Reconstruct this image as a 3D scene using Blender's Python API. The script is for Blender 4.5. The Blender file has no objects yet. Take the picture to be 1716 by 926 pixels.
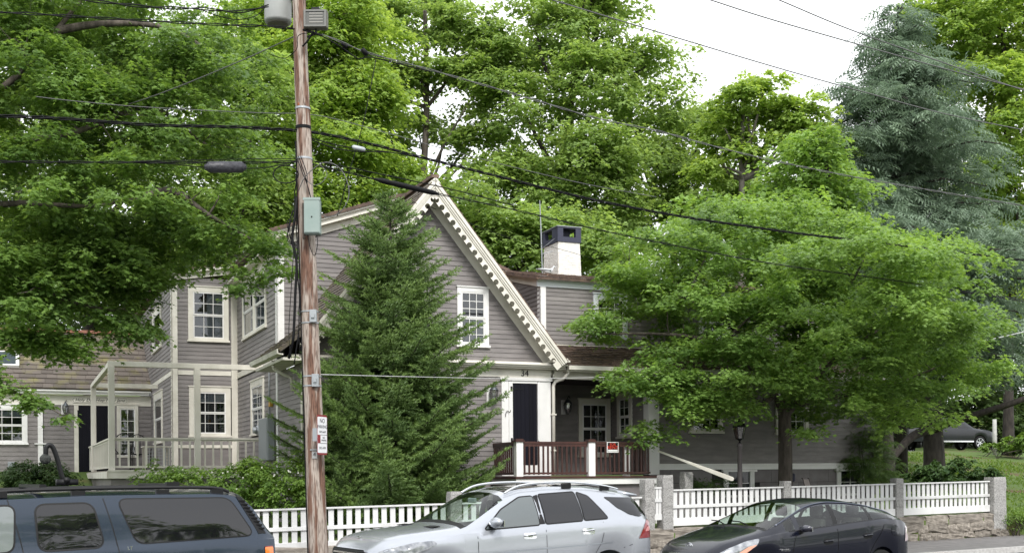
import bpy, bmesh, math, random
import numpy as np
from mathutils import Vector, Matrix
from mathutils.geometry import tessellate_polygon
random.seed(7); RNG = np.random.default_rng(11)
SC = bpy.context.scene
COL = SC.collection
R = math.radians
# ------------------------------------------------------------------ camera
EYE = 1.95; FPX = 1950.0; ROLL = R(0.4)
cam_d = bpy.data.cameras.new('camera'); cam = bpy.data.objects.new('camera', cam_d); COL.objects.link(cam)
cam_d.sensor_width = 36; cam_d.lens = 36 * FPX / 1716
cam_d.shift_y = (795 - 463) / 1716
cam_d.clip_start = 0.1; cam_d.clip_end = 2000
cam.location = (0, 0, EYE); cam.rotation_euler = (Matrix.Rotation(R(90), 3, 'X') @ Matrix.Rotation(-ROLL, 3, 'Z')).to_euler()
SC.camera = cam
# ------------------------------------------------------------------ world: bright overcast sky
w = bpy.data.worlds.new('World'); SC.world = w; w.use_nodes = True
nt = w.node_tree; nt.nodes.clear()
out = nt.nodes.new('ShaderNodeOutputWorld')
sky = nt.nodes.new('ShaderNodeTexSky'); sky.sky_type = 'NISHITA'; sky.sun_disc = False
sky.sun_elevation = R(46); sky.sun_rotation = R(168)
b1 = nt.nodes.new('ShaderNodeBackground'); b1.inputs[1].default_value = 0.05
nt.links.new(sky.outputs[0], b1.inputs[0])
cl = nt.nodes.new('ShaderNodeBackground'); cl.inputs[1].default_value = .90
tc = nt.nodes.new('ShaderNodeTexCoord'); no = nt.nodes.new('ShaderNodeTexNoise'); no.inputs['Scale'].default_value = 1.6; no.inputs['Detail'].default_value = 5
cr = nt.nodes.new('ShaderNodeValToRGB'); cr.color_ramp.elements[0].position = .3; cr.color_ramp.elements[0].color = (.80, .83, .87, 1)
cr.color_ramp.elements[1].position = .75; cr.color_ramp.elements[1].color = (1, 1, 1, 1)
nt.links.new(tc.outputs['Generated'], no.inputs['Vector']); nt.links.new(no.outputs[0], cr.inputs[0]); nt.links.new(cr.outputs[0], cl.inputs[0])
mx = nt.nodes.new('ShaderNodeMixShader'); mx.inputs[0].default_value = 0.88
nt.links.new(b1.outputs[0], mx.inputs[1]); nt.links.new(cl.outputs[0], mx.inputs[2]); nt.links.new(mx.outputs[0], out.inputs[0])
# ------------------------------------------------------------------ soft sun behind the cloud
sd = bpy.data.lights.new('sun', 'SUN'); sd.energy = 1.5; sd.angle = R(14); sd.color = (1, .97, .92)
sun = bpy.data.objects.new('sun', sd); COL.objects.link(sun)
_el, _az = R(46), R(168)      # high, from behind the viewer's right shoulder
_dir = Vector((math.sin(_az) * math.cos(_el), math.cos(_az) * math.cos(_el), math.sin(_el)))
sun.rotation_euler = _dir.to_track_quat('Z', 'Y').to_euler(); sun.location = (0, 0, 30)
SC.view_settings.view_transform = 'Standard'; SC.view_settings.look = 'None'
SC.view_settings.exposure = 1.22; SC.view_settings.gamma = 1
try:
    SC.cycles.max_bounces = 8; SC.cycles.diffuse_bounces = 3; SC.cycles.glossy_bounces = 3
    SC.cycles.transparent_max_bounces = 12; SC.cycles.transmission_bounces = 4
    SC.cycles.use_denoising = True; SC.cycles.caustics_reflective = False; SC.cycles.caustics_refractive = False
except Exception: pass
# ------------------------------------------------------------------ measuring frames
def de(px, py):
    dx = px - 858; dy = 795 - py
    return (dx * math.cos(ROLL) + dy * math.sin(ROLL)) / FPX, (-dx * math.sin(ROLL) + dy * math.cos(ROLL)) / FPX
def at(px, py, Y):
    a, b = de(px, py); return Vector((a * Y, Y, EYE + b * Y))
class Frame:
    def __init__(s, x, y, th):
        s.x, s.y, s.th = x, y, R(th); s.U = (math.cos(s.th), math.sin(s.th)); s.V = (-math.sin(s.th), math.cos(s.th))
    def w(s, u, v, z=0): return Vector((s.x + u * s.U[0] + v * s.V[0], s.y + u * s.U[1] + v * s.V[1], z))
    def inv(s, x, y): dx = x - s.x; dy = y - s.y; return dx * s.U[0] + dy * s.U[1], dx * s.V[0] + dy * s.V[1]
    def onv(s, px, py, v):
        a, b = de(px, py)
        u = (a * (s.y + v * s.V[1]) - (s.x + v * s.V[0])) / (s.U[0] - a * s.U[1])
        Y = s.y + u * s.U[1] + v * s.V[1]; return u, EYE + b * Y
HF = Frame(0.945, 28.5, 23)            # house
ST = Frame(3.50, 26.2, 29)             # street: s along, t away from the road
# ------------------------------------------------------------------ materials
MATS = {}
def mat(name, col, rough=.6, col2=None, scale=8., bump=0., bscale=None, metal=0., rnd=0., coat=0., spec=None, detail=4, stretch=None, lo=.35, hi=.65, coords='Object'):
    if name in MATS: return MATS[name]
    m = bpy.data.materials.new(name); m.use_nodes = True; MATS[name] = m
    n = m.node_tree; L = n.links; bs = n.nodes['Principled BSDF']
    bs.inputs['Roughness'].default_value = rough; bs.inputs['Metallic'].default_value = metal
    if coat: bs.inputs['Coat Weight'].default_value = coat; bs.inputs['Coat Roughness'].default_value = .04
    if spec is not None: bs.inputs['Specular IOR Level'].default_value = spec
    bs.inputs['Base Color'].default_value = (*col, 1)
    src = None
    t = n.nodes.new('ShaderNodeTexCoord'); vec = t.outputs[coords]
    if stretch:
        mp = n.nodes.new('ShaderNodeMapping'); mp.inputs['Scale'].default_value = stretch; L.new(vec, mp.inputs[0]); vec = mp.outputs[0]
    if col2:
        x = n.nodes.new('ShaderNodeTexNoise'); x.inputs['Scale'].default_value = scale; x.inputs['Detail'].default_value = detail; L.new(vec, x.inputs['Vector'])
        r = n.nodes.new('ShaderNodeValToRGB'); r.color_ramp.elements[0].position = lo; r.color_ramp.elements[1].position = hi
        r.color_ramp.elements[0].color = (*col, 1); r.color_ramp.elements[1].color = (*col2, 1)
        L.new(x.outputs[0], r.inputs[0]); src = r.outputs[0]
    if rnd:
        oi = n.nodes.new('ShaderNodeObjectInfo'); mr = n.nodes.new('ShaderNodeMapRange'); mr.inputs[3].default_value = 1 - rnd; mr.inputs[4].default_value = 1 + rnd
        L.new(oi.outputs['Random'], mr.inputs[0]); hs = n.nodes.new('ShaderNodeHueSaturation'); L.new(mr.outputs[0], hs.inputs['Value'])
        if src: L.new(src, hs.inputs['Color'])
        else: hs.inputs['Color'].default_value = (*col, 1)
        src = hs.outputs[0]
    if src: L.new(src, bs.inputs['Base Color'])
    if bump:
        x = n.nodes.new('ShaderNodeTexNoise'); x.inputs['Scale'].default_value = bscale or scale * 3; x.inputs['Detail'].default_value = 5; L.new(vec, x.inputs['Vector'])
        b = n.nodes.new('ShaderNodeBump'); b.inputs['Strength'].default_value = bump; b.inputs['Distance'].default_value = .02
        L.new(x.outputs[0], b.inputs['Height']); L.new(b.outputs[0], bs.inputs['Normal'])
    return m
def glassmat(name, tint, rough=.02, mixt=.75, trans=True, ior=1.45):
    if name in MATS: return MATS[name]
    m = bpy.data.materials.new(name); m.use_nodes = True; MATS[name] = m; n = m.node_tree; n.nodes.clear(); L = n.links
    o = n.nodes.new('ShaderNodeOutputMaterial'); g = n.nodes.new('ShaderNodeBsdfGlossy'); g.inputs['Roughness'].default_value = rough
    t = n.nodes.new('ShaderNodeBsdfTransparent'); t.inputs[0].default_value = (*tint, 1)
    f = n.nodes.new('ShaderNodeFresnel'); geo = n.nodes.new('ShaderNodeNewGeometry'); mi = n.nodes.new('ShaderNodeMix'); mi.inputs[2].default_value = ior; mi.inputs[3].default_value = 1 / ior
    L.new(geo.outputs['Backfacing'], mi.inputs[0]); L.new(mi.outputs[0], f.inputs[0])
    if mixt: 
        ma = n.nodes.new('ShaderNodeMath'); ma.operation = 'MULTIPLY_ADD'; ma.inputs[1].default_value = 1.; ma.inputs[2].default_value = mixt; ma.use_clamp = True
        L.new(f.outputs[0], ma.inputs[0]); fo = ma.outputs[0]
    else: fo = f.outputs[0]
    s = n.nodes.new('ShaderNodeMixShader'); L.new(fo, s.inputs[0]); L.new(t.outputs[0], s.inputs[1]); L.new(g.outputs[0], s.inputs[2]); L.new(s.outputs[0], o.inputs[0])
    return m
def leafmat(name, c_dark, c_light, trans=.35, rough=.5):
    """leaf colour varies leaf by leaf (attribute 'tone'), thin leaves pass light"""
    if name in MATS: return MATS[name]
    m = bpy.data.materials.new(name); m.use_nodes = True; MATS[name] = m; n = m.node_tree; n.nodes.clear(); L = n.links
    o = n.nodes.new('ShaderNodeOutputMaterial'); a = n.nodes.new('ShaderNodeAttribute'); a.attribute_name = 'tone'
    r = n.nodes.new('ShaderNodeValToRGB'); r.color_ramp.elements[0].color = (*c_dark, 1); r.color_ramp.elements[1].color = (*c_light, 1)
    L.new(a.outputs['Fac'], r.inputs[0])
    p = n.nodes.new('ShaderNodeBsdfPrincipled'); p.inputs['Roughness'].default_value = rough; p.inputs['Specular IOR Level'].default_value = .35
    L.new(r.outputs[0], p.inputs['Base Color'])
    tr = n.nodes.new('ShaderNodeBsdfTranslucent'); hs = n.nodes.new('ShaderNodeHueSaturation'); hs.inputs['Hue'].default_value = .485; hs.inputs['Saturation'].default_value = 1.15; hs.inputs['Value'].default_value = 1.5
    L.new(r.outputs[0], hs.inputs['Color']); L.new(hs.outputs[0], tr.inputs[0])
    s = n.nodes.new('ShaderNodeMixShader'); s.inputs[0].default_value = trans
    L.new(p.outputs[0], s.inputs[1]); L.new(tr.outputs[0], s.inputs[2]); L.new(s.outputs[0], o.inputs[0]); return m
# palette
SID = mat('siding_paint', (.178, .162, .160), .6, (.226, .207, .203), 2.2, .14, 60, rnd=.09, stretch=(1, 1, 4))
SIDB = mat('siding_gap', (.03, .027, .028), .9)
TRIM = mat('cream_trim', (.64, .61, .54), .5, (.76, .73, .66), 2.5, .06, 30, rnd=.03)
TRIMW = mat('white_trim', (.74, .73, .72), .5, (.80, .79, .78), 2.5, .05, 30, rnd=.03)
WEATH = mat('weathered_cream', (.60, .57, .50), .7, (.74, .71, .64), 3, .12, 30, rnd=.05, stretch=(1, 1, .3))
FOUND = mat('grey_masonry', (.17, .15, .155), .8, (.20, .185, .19), 5, .25, 40, rnd=.05)
BLACKD = mat('black_door_paint', (.004, .004, .009), .6, rnd=.2, spec=.2)
IRON = mat('black_iron', (.005, .005, .006), .55, spec=.25)
MAHOG = mat('mahogany_stain', (.040, .013, .010), .42, (.062, .021, .016), 6, .08, 40, rnd=.15, stretch=(1, 1, .2))
DARKIN = mat('room_shade', (.018, .018, .022), .7)
CURT = mat('pale_curtain', (.42, .42, .44), .8, (.52, .52, .53), 6, stretch=(1, 1, .05))
PANE = glassmat('window_glass', (.55, .58, .6), .01, .06)
SHING = mat('cedar_shingle', (.12, .088, .07), .85, (.235, .18, .15), 5, .5, 40, rnd=.28, stretch=(1, 1, .6))
SHMOSS = mat('mossy_shingle', (.125, .105, .092), .9, (.165, .15, .06), 2.2, .5, 40, rnd=.22, lo=.5, hi=.72)
SHRED = mat('brown_shingle', (.09, .062, .055), .85, (.18, .12, .09), 6, .5, 40, rnd=.25)
BRICKW = mat('white_brick', (.74, .71, .66), .7, (.82, .80, .77), 9, .2, 30)
NAVY = mat('navy_chimney_paint', (.03, .033, .06), .6)
GRAN = mat('granite', (.20, .195, .19), .8, (.42, .41, .40), 38, .6, 60, detail=3)
STONE = mat('field_stone', (.15, .13, .11), .9, (.33, .295, .255), 5, .8, 22, rnd=.16, detail=8)
STONEB = mat('wall_earth', (.05, .042, .035), 1., (.09, .075, .06), 6, .5, 20)
FENCE = mat('white_fence_paint', (.50, .50, .49), .6, (.66, .66, .66), 2.2, .08, 30, rnd=.06, lo=.30, hi=.46, stretch=(1, 1, .5))
ASPH = mat('asphalt', (.055, .055, .057), .9, (.085, .084, .085), 14, .4, 90, detail=8)
WALK = mat('sidewalk_asphalt', (.13, .125, .125), .9, (.19, .18, .18), 4, .3, 70, detail=8)
KERB = mat('granite_kerb', (.38, .37, .36), .8, (.5, .49, .48), 12, .3, 50)
GALV = mat('galvanised_metal', (.38, .40, .42), .45, metal=.7)
GREYP = mat('grey_paint', (.27, .29, .31), .5)
RUB = mat('black_rubber', (.005, .005, .006), .75, (.010, .010, .010), 10, spec=.2)
CHROME = mat('chrome', (.75, .76, .78), .12, metal=1.)
BARK = mat('maple_bark', (.045, .037, .03), .95, (.12, .10, .085), 9, .8, 22, stretch=(1, 1, .25), detail=8)
BARKG = mat('grey_bark', (.09, .08, .07), .95, (.16, .145, .125), 9, .6, 22, stretch=(1, 1, .3), detail=8)
BARKD = mat('dark_bark', (.022, .018, .016), .95, (.05, .042, .036), 9, .6, 22, stretch=(1, 1, .3))
# ------------------------------------------------------------------ object helpers
def tag(o, label=None, cat=None, group=None, kind=None):
    if label: o['label'] = label
    if cat: o['category'] = cat
    if group: o['group'] = group
    if kind: o['kind'] = kind
    return o
def empty(name, loc=(0, 0, 0), rz=0.):
    o = bpy.data.objects.new(name, None); o.empty_display_size = .2; COL.objects.link(o); o.location = loc; o.rotation_euler = (0, 0, rz); return o
def link(name, me, parent=None, loc=None, rot=None):
    o = bpy.data.objects.new(name, me); COL.objects.link(o)
    if parent: o.parent = parent
    if loc is not None: o.location = loc
    if rot is not None: o.rotation_euler = rot
    return o
def children(o): return [c for c in bpy.data.objects if c.parent == o]
def copy_tree(o, parent=None, kids=None):
    if kids is None:
        kids = {}
        for c in bpy.data.objects:
            if c.parent: kids.setdefault(c.parent.name, []).append(c)
    c = o.copy(); COL.objects.link(c)
    if parent: c.parent = parent
    for k in kids.get(o.name, []): copy_tree(k, c, kids)
    return c
class MB:
    """collects simple shapes; build() links them as one mesh object"""
    def __init__(s): s.v = []; s.f = []
    def add(s, vs, fs):
        b = len(s.v); s.v += [tuple(p) for p in vs]; s.f += [tuple(i + b for i in f) for f in fs]; return s
    def box(s, x0, x1, y0, y1, z0, z1):
        return s.hexa([(x0, y0, z0), (x1, y0, z0), (x1, y1, z0), (x0, y1, z0), (x0, y0, z1), (x1, y0, z1), (x1, y1, z1), (x0, y1, z1)])
    def hexa(s, p): return s.add(p, [(0, 3, 2, 1), (4, 5, 6, 7), (0, 1, 5, 4), (1, 2, 6, 5), (2, 3, 7, 6), (3, 0, 4, 7)])
    def tube(s, pts, rad, n=8, cap=True):
        pts = [Vector(p) for p in pts]; rad = [rad] * len(pts) if isinstance(rad, (int, float)) else rad
        b = len(s.v); up = None
        for i, p in enumerate(pts):
            d = (pts[min(i + 1, len(pts) - 1)] - pts[max(i - 1, 0)])
            d = d.normalized() if d.length > 1e-9 else Vector((0, 0, 1))
            if up is None: up = Vector((0, 0, 1)) if abs(d.z) < .9 else Vector((1, 0, 0))
            x = d.cross(up); x = x.normalized() if x.length > 1e-6 else Vector((1, 0, 0)); y = x.cross(d).normalized(); up = y
            for k in range(n):
                a = 2 * math.pi * k / n; s.v.append(tuple(p + x * (math.cos(a) * rad[i]) + y * (math.sin(a) * rad[i])))
        for i in range(len(pts) - 1):
            for k in range(n):
                k2 = (k + 1) % n; s.f.append((b + i * n + k, b + i * n + k2, b + (i + 1) * n + k2, b + (i + 1) * n + k))
        if cap: s.f.append(tuple(b + k for k in reversed(range(n)))); s.f.append(tuple(b + (len(pts) - 1) * n + k for k in range(n)))
        return s
    def lathe(s, prof, n=16, c=(0, 0, 0)):
        b = len(s.v)
        for r, z in prof:
            for k in range(n): a = 2 * math.pi * k / n; s.v.append((c[0] + r * math.cos(a), c[1] + r * math.sin(a), c[2] + z))
        for i in range(len(prof) - 1):
            for k in range(n): k2 = (k + 1) % n; s.f.append((b + i * n + k, b + i * n + k2, b + (i + 1) * n + k2, b + (i + 1) * n + k))
        s.f.append(tuple(b + k for k in reversed(range(n)))); s.f.append(tuple(b + (len(prof) - 1) * n + k for k in range(n))); return s
    def prism(s, poly, fn, d0, d1):
        """poly: 2D outline; fn(x, y, d) -> 3D"""
        n = len(poly); tri = tessellate_polygon([[Vector((p[0], p[1], 0)) for p in poly]])
        vs = [fn(p[0], p[1], d0) for p in poly] + [fn(p[0], p[1], d1) for p in poly]
        fs = [tuple(t) for t in tri] + [tuple(i + n for i in reversed(t)) for t in tri] + [(i, (i + 1) % n, (i + 1) % n + n, i + n) for i in range(n)]
        return s.add(vs, fs)
    def mesh(s, name, m=None, smooth=False, bevel=0):
        me = bpy.data.meshes.new(name); me.from_pydata(s.v, [], s.f)
        bm = bmesh.new(); bm.from_mesh(me); bmesh.ops.recalc_face_normals(bm, faces=bm.faces)
        if bevel: bmesh.ops.bevel(bm, geom=[e for e in bm.edges if e.is_manifold and e.calc_face_angle(0) > .5], offset=bevel, segments=1, affect='EDGES')
        bm.to_mesh(me); bm.free()
        if m: me.materials.append(m)
        if smooth: me.polygons.foreach_set('use_smooth', [True] * len(me.polygons))
        return me
    def build(s, name, m=None, parent=None, smooth=False, bevel=0, loc=None, rot=None):
        return link(name, s.mesh(name, m, smooth, bevel), parent, loc, rot)
def npmesh(name, V, F, m, tone=None, smooth=False):
    """V (n,3), F (k,3 or 4) numpy -> mesh"""
    me = bpy.data.meshes.new(name); k = F.shape[1]
    me.vertices.add(len(V)); me.vertices.foreach_set('co', V.astype(np.float32).ravel())
    me.loops.add(F.size); me.loops.foreach_set('vertex_index', F.astype(np.int32).ravel())
    me.polygons.add(len(F)); me.polygons.foreach_set('loop_start', np.arange(0, F.size, k, dtype=np.int32))
    try: me.polygons.foreach_set('loop_total', np.full(len(F), k, dtype=np.int32))
    except Exception: pass
    if smooth: me.polygons.foreach_set('use_smooth', np.ones(len(F), dtype=bool))
    me.update(calc_edges=True)
    if tone is not None:
        a = me.attributes.new('tone', 'FLOAT', 'POINT'); a.data.foreach_set('value', tone.astype(np.float32))
    me.materials.append(m); return me
def text_obj(name, body, size, m, parent, loc, rot, ext=.003, align='CENTER', sx=1., font=None, shear=0.):
    cu = bpy.data.curves.new(name, 'FONT'); cu.body = body; cu.size = size; cu.extrude = ext; cu.align_x = align; cu.align_y = 'CENTER'; cu.shear = shear
    o = bpy.data.objects.new('t', cu); COL.objects.link(o); bpy.context.view_layer.update()
    me = bpy.data.meshes.new_from_object(o.evaluated_get(bpy.context.evaluated_depsgraph_get())); me.name = name
    bpy.data.objects.remove(o); me.materials.clear(); me.materials.append(m)
    t = link(name, me, parent, loc, rot); t.scale = (sx, 1, 1); return t
def smooth_path(pts, n=8):
    pts = [Vector(p) for p in pts]; o = []
    for i in range(len(pts) - 1):
        p0 = pts[max(i - 1, 0)]; p1 = pts[i]; p2 = pts[i + 1]; p3 = pts[min(i + 2, len(pts) - 1)]
        for k in range(n):
            t = k / n; o.append(.5 * ((2 * p1) + (-p0 + p2) * t + (2 * p0 - 5 * p1 + 4 * p2 - p3) * t * t + (-p0 + 3 * p1 - 3 * p2 + p3) * t ** 3))
    o.append(pts[-1]); return o
# ================================================================== terrain, road, pavement
def zroad(s): return .008 * max(-60, min(60, s))
def fbase(s): return .74 + (.012 if s < 0 else .010) * s
def sstep(a, b, x): t = max(0., min(1., (x - a) / (b - a))); return t * t * (3 - 2 * t)
def zground(s, t):
    zr = zroad(s)
    if t < -.12: return zr - .06
    yard = fbase(max(-20, min(s, 11))) - .03 + .035 * min(t, 9)
    hill = zr + .10 + .118 * min(max(t, 0), 23) - .0 * t
    k = sstep(11.3, 13.0, s)
    z = yard * (1 - k) + hill * k
    if k < 1 and t > 8: z = z + (1 - k) * min(1.4, .13 * (t - 8)) * sstep(8, 20, t)
    if t > 30: z += min(9, .12 * (t - 30))
    if t > -.12 and t < .1 and k < 1: z = (1 - k) * (fbase(s) - .12) + k * z
    return z
sg = sorted(set([-160, -120, -90, -70, -50] + [x * 1. for x in range(-40, 61)] + [11.2, 11.35, 11.5, 11.75, 12.25, 12.5] + [70, 85, 100, 130, 170]))
tg = sorted(set([-80, -50, -30, -20, -10, -5, -3, -1, -.13, -.11, .05, .12, .5] + [x * 1. for x in range(1, 45)] + [50, 60, 70, 85, 110, 150, 200]))
gv = []; gf = []
for i, s in enumerate(sg):
    for j, t in enumerate(tg):
        p = ST.w(s, t); nz = (.06 * math.sin(s * 1.3) * math.cos(t * 1.1)) if t > .5 else 0
        gv.append((p.x, p.y, zground(s, t) + nz * .5))
for i in range(len(sg) - 1):
    for j in range(len(tg) - 1): a = i * len(tg) + j; gf.append((a, a + len(tg), a + len(tg) + 1, a + 1))
GRASS = mat('lawn_and_leaf_litter', (.075, .125, .022), 1., (.10, .062, .030), .6, .8, 9, detail=9, lo=.50, hi=.68)
gm = bpy.data.meshes.new('ground'); gm.from_pydata(gv, [], gf); gm.materials.append(GRASS)
gm.polygons.foreach_set('use_smooth', [True] * len(gf))
tag(link('ground', gm), kind='structure')
def strip(name, t0, t1, dz, thick, m, s0=-70, s1=90, step=4., base=zroad):
    b = MB(); k = int((s1 - s0) / step); vs = []; fs = []
    for i in range(k + 1):
        s = s0 + (s1 - s0) * i / k
        for t in (t0, t1):
            for z in (base(s) + dz, base(s) + dz - thick): p = ST.w(s, t, z); vs.append(tuple(p))
    for i in range(k):
        a = i * 4; c = a + 4
        fs += [(a, a + 2, c + 2, c), (a + 1, c + 1, c + 3, a + 3), (a, c, c + 1, a + 1), (a + 2, a + 3, c + 3, c + 2)]
    fs += [(0, 1, 3, 2), (k * 4, k * 4 + 2, k * 4 + 3, k * 4 + 1)]
    b.add(vs, fs); return tag(b.build(name, m), kind='structure')
TK = -3.05      # kerb line
strip('road', -14.5, TK - .15, 0, .2, ASPH)
strip('kerb', TK - .15, TK, .13, .3, KERB)
strip('pavement', TK, -.14, .125, .16, WALK)
strip('far_pavement', -24, -14.5, .12, .3, WALK)
MARK = mat('road_paint', (.6, .6, .58), .7, (.72, .72, .70), 12)
strip('road_marking', -5.62, -5.5, .004, .003, MARK)
# packed soil and dead leaves between pavement and lawn beyond the wall end
# ================================================================== stone retaining wall
def rock(w, h, d, seed, jit=.16):
    rr = random.Random(seed); bm = bmesh.new(); bmesh.ops.create_cube(bm, size=1)
    bmesh.ops.subdivide_edges(bm, edges=bm.edges[:], cuts=2, use_grid_fill=True)
    for v in bm.verts:
        c = v.co; m = max(abs(c.x), abs(c.y), abs(c.z)); l = c.length
        k = .35 * (m / l) + .65 if l > 1e-6 else 1
        v.co = Vector((c.x * k * w * 1.06, c.y * k * d, c.z * k * h * 1.06))
        v.co += Vector((rr.uniform(-1, 1) * min(w, .4), rr.uniform(-1, 1) * d * .8, rr.uniform(-1, 1) * h)) * jit * .55
    me = bpy.data.meshes.new('stone'); bm.to_mesh(me); bm.free(); me.materials.append(STONE); return me
rocks = [rock(1, 1, .34, k) for k in range(9)]
wall = empty('stone_retaining_wall', ST.w(0, 0, 0), ST.th)
tag(wall, 'low rough fieldstone retaining wall carrying the white picket fence along the pavement', 'wall')
core = MB(); cs0, cs1 = -14, 11.0; n = 24
vs = []; fs = []
for i in range(n + 1):
    s = cs0 + (cs1 - cs0) * i / n
    for (t, z) in ((-.02, zroad(s)), (-.02, fbase(s) - .03), (.28, fbase(s) - .03), (.28, zroad(s))): vs.append((s, t, z))
for i in range(n):
    a = i * 4
    for k in range(4): fs.append((a + k, a + (k + 1) % 4, a + 4 + (k + 1) % 4, a + 4 + k))
fs += [(0, 1, 2, 3), (n * 4, n * 4 + 3, n * 4 + 2, n * 4 + 1)]
core.add(vs, fs); core.build('wall_core', STONEB, wall)
rr = random.Random(3)
for s0, s1 in ((-14, 11.15),):
    s = s0
    while s < s1:
        wd = rr.uniform(.8, 1.5); wd = min(wd, s1 - s + .02); hgt = fbase(s) - zroad(s) - .14
        top = hgt * rr.uniform(.36, .46)
        o = link('stone', rocks[rr.randrange(9)], wall, (s + wd / 2, .02, fbase(s + wd / 2) - .02 - top / 2)); o.scale = (wd * 1.0, 1, top * 1.05); o.rotation_euler = (0, rr.uniform(-.02, .02), 0)
        s += wd
    for row in range(2):
        s = s0 + rr.uniform(0, .2)
        while s < s1 - .1:
            wd = rr.uniform(.32, .85); hgt = fbase(s) - zroad(s) - .14; hh = hgt * .62 / 2
            o = link('stone', rocks[rr.randrange(9)], wall, (s + wd / 2, rr.uniform(-.03, .02), zroad(s) + .12 + hh * (row + .5) + rr.uniform(-.02, .02)))
            o.scale = (wd * 1.02, 1.05, hh * rr.uniform(1.05, 1.25)); o.rotation_euler = (rr.uniform(-.05, .05), rr.uniform(-.12, .12), rr.uniform(-.08, .08))
            s += wd * .95
# ================================================================== granite posts
def granite_post(s, t, top, w, d, label, base=None, tilt=0, grp=None):
    b0 = (zroad(s) if base is None else base); h = top - b0
    bm = bmesh.new(); bmesh.ops.create_cube(bm, size=1)
    bmesh.ops.subdivide_edges(bm, edges=[e for e in bm.edges if abs(e.verts[0].co.z - e.verts[1].co.z) > .5], cuts=7)
    bmesh.ops.bevel(bm, geom=[e for e in bm.edges], offset=.04, segments=1, affect='EDGES')
    q = random.Random(int(s * 100))
    for v in bm.verts:
        v.co = Vector((v.co.x * w + q.uniform(-1, 1) * .008, v.co.y * d + q.uniform(-1, 1) * .008, (v.co.z + .5) * h + q.uniform(-1, 1) * .006))
    me = bpy.data.meshes.new('granite_post'); bm.to_mesh(me); bm.free(); me.materials.append(GRAN)
    o = link('granite_post', me, None, ST.w(s, t, b0), (0, tilt, ST.th)); return tag(o, label, 'post', grp)
gpg = 'granite posts of the fence line'
granite_post(-.58, -.02, 1.82, .26, .24, 'shorter granite post on the left side of the narrow white gate', .3, grp=gpg)
granite_post(-.06, .02, 1.92, .28, .26, 'taller granite post on the right side of the narrow white gate', .3, grp=gpg)
granite_post(3.5, .02, fbase(3.5) + .98, .22, .2, 'granite post capped at the foot of the maple trunk, above the black hatchback', .5, grp=gpg)
granite_post(7.25, .02, fbase(7.25) + .98, .25, .22, 'granite post in the fence between two picket panels, right of the black hatchback', .5, grp=gpg)
granite_post(10.95, .0, fbase(10.9) + .95, .50, .34, 'thick granite end post at the right end of the picket fence', .35, grp=gpg)
granite_post(-5.35, .0, 1.62, .25, .22, 'granite post in the left fence seen through the silver car windscreen', .3, grp=gpg)
# ================================================================== white picket fence sections
def pbox(b, s0, s1, t0, t1, za, zb, f):   # box along s following slope function f
    b.hexa([(s0, t0, f(s0) + za), (s1, t0, f(s1) + za), (s1, t1, f(s1) + za), (s0, t1, f(s0) + za), (s0, t0, f(s0) + zb), (s1, t0, f(s1) + zb), (s1, t1, f(s1) + zb), (s0, t1, f(s0) + zb)])
pick_me = MB().box(-.054, .054, -.012, .012, 0, .80).mesh('picket', FENCE, bevel=.003)
def fence(s0, s1, label, sp=.165, H=.80, tt=-.02):
    f = lambda s: fbase(s) + .03 if s > -.1 else fbase(s) - .11 + .012 * 0
    root = empty('picket_fence', ST.w(s0, tt, f(s0)), ST.th); tag(root, label, 'fence', 'white picket fence sections on the stone wall')
    g = lambda s: f(s + s0) - f(s0)
    for nm, za, zb, ta, tb in (('base_board', 0, .18, -.03, 0), ('middle_rail', .40, .475, -.035, -.005), ('top_rail', .79, .825, -.045, .035)):
        b = MB(); pbox(b, 0, s1 - s0, ta, tb, za, zb, g); b.build(nm, FENCE, root, bevel=.004)
    n = int((s1 - s0) / sp); d = (s1 - s0 - .02) / n
    for i in range(n):
        x = .01 + d * (i + .5); o = link('picket', pick_me, root, (x, .012, g(x) + 0.0)); o.rotation_euler = (0, random.uniform(-.008, .008), 0)
fence(-13.2, -5.5, 'long left picket fence section running behind the utility pole', .18)
fence(-5.2, -.74, 'picket fence section behind the silver car, partly seen through its windscreen', .18)
fence(.1, 3.38, 'picket fence section right of the gate, behind the bonnet of the black hatchback')
fence(3.62, 7.12, 'picket fence section behind the roof of the black hatchback')
fence(7.39, 10.68, 'rightmost picket fence section ending at the thick granite post')
g = empty('garden_gate', ST.w(-.44, -.02, .92), ST.th); tag(g, 'narrow white picket gate between two granite posts', 'gate')
for x in (.03, .125, .21): link('picket', MB().box(-.035, .035, -.012, .012, 0, .72).mesh('picket', FENCE), g, (x, 0, 0))
MB().box(0, .245, -.035, -.013, 0, .13).build('base_board', FENCE, g); MB().box(0, .245, -.035, -.013, .40, .48).build('middle_rail', FENCE, g); MB().box(0, .245, -.03, .03, .70, .735).build('top_rail', FENCE, g)
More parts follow.
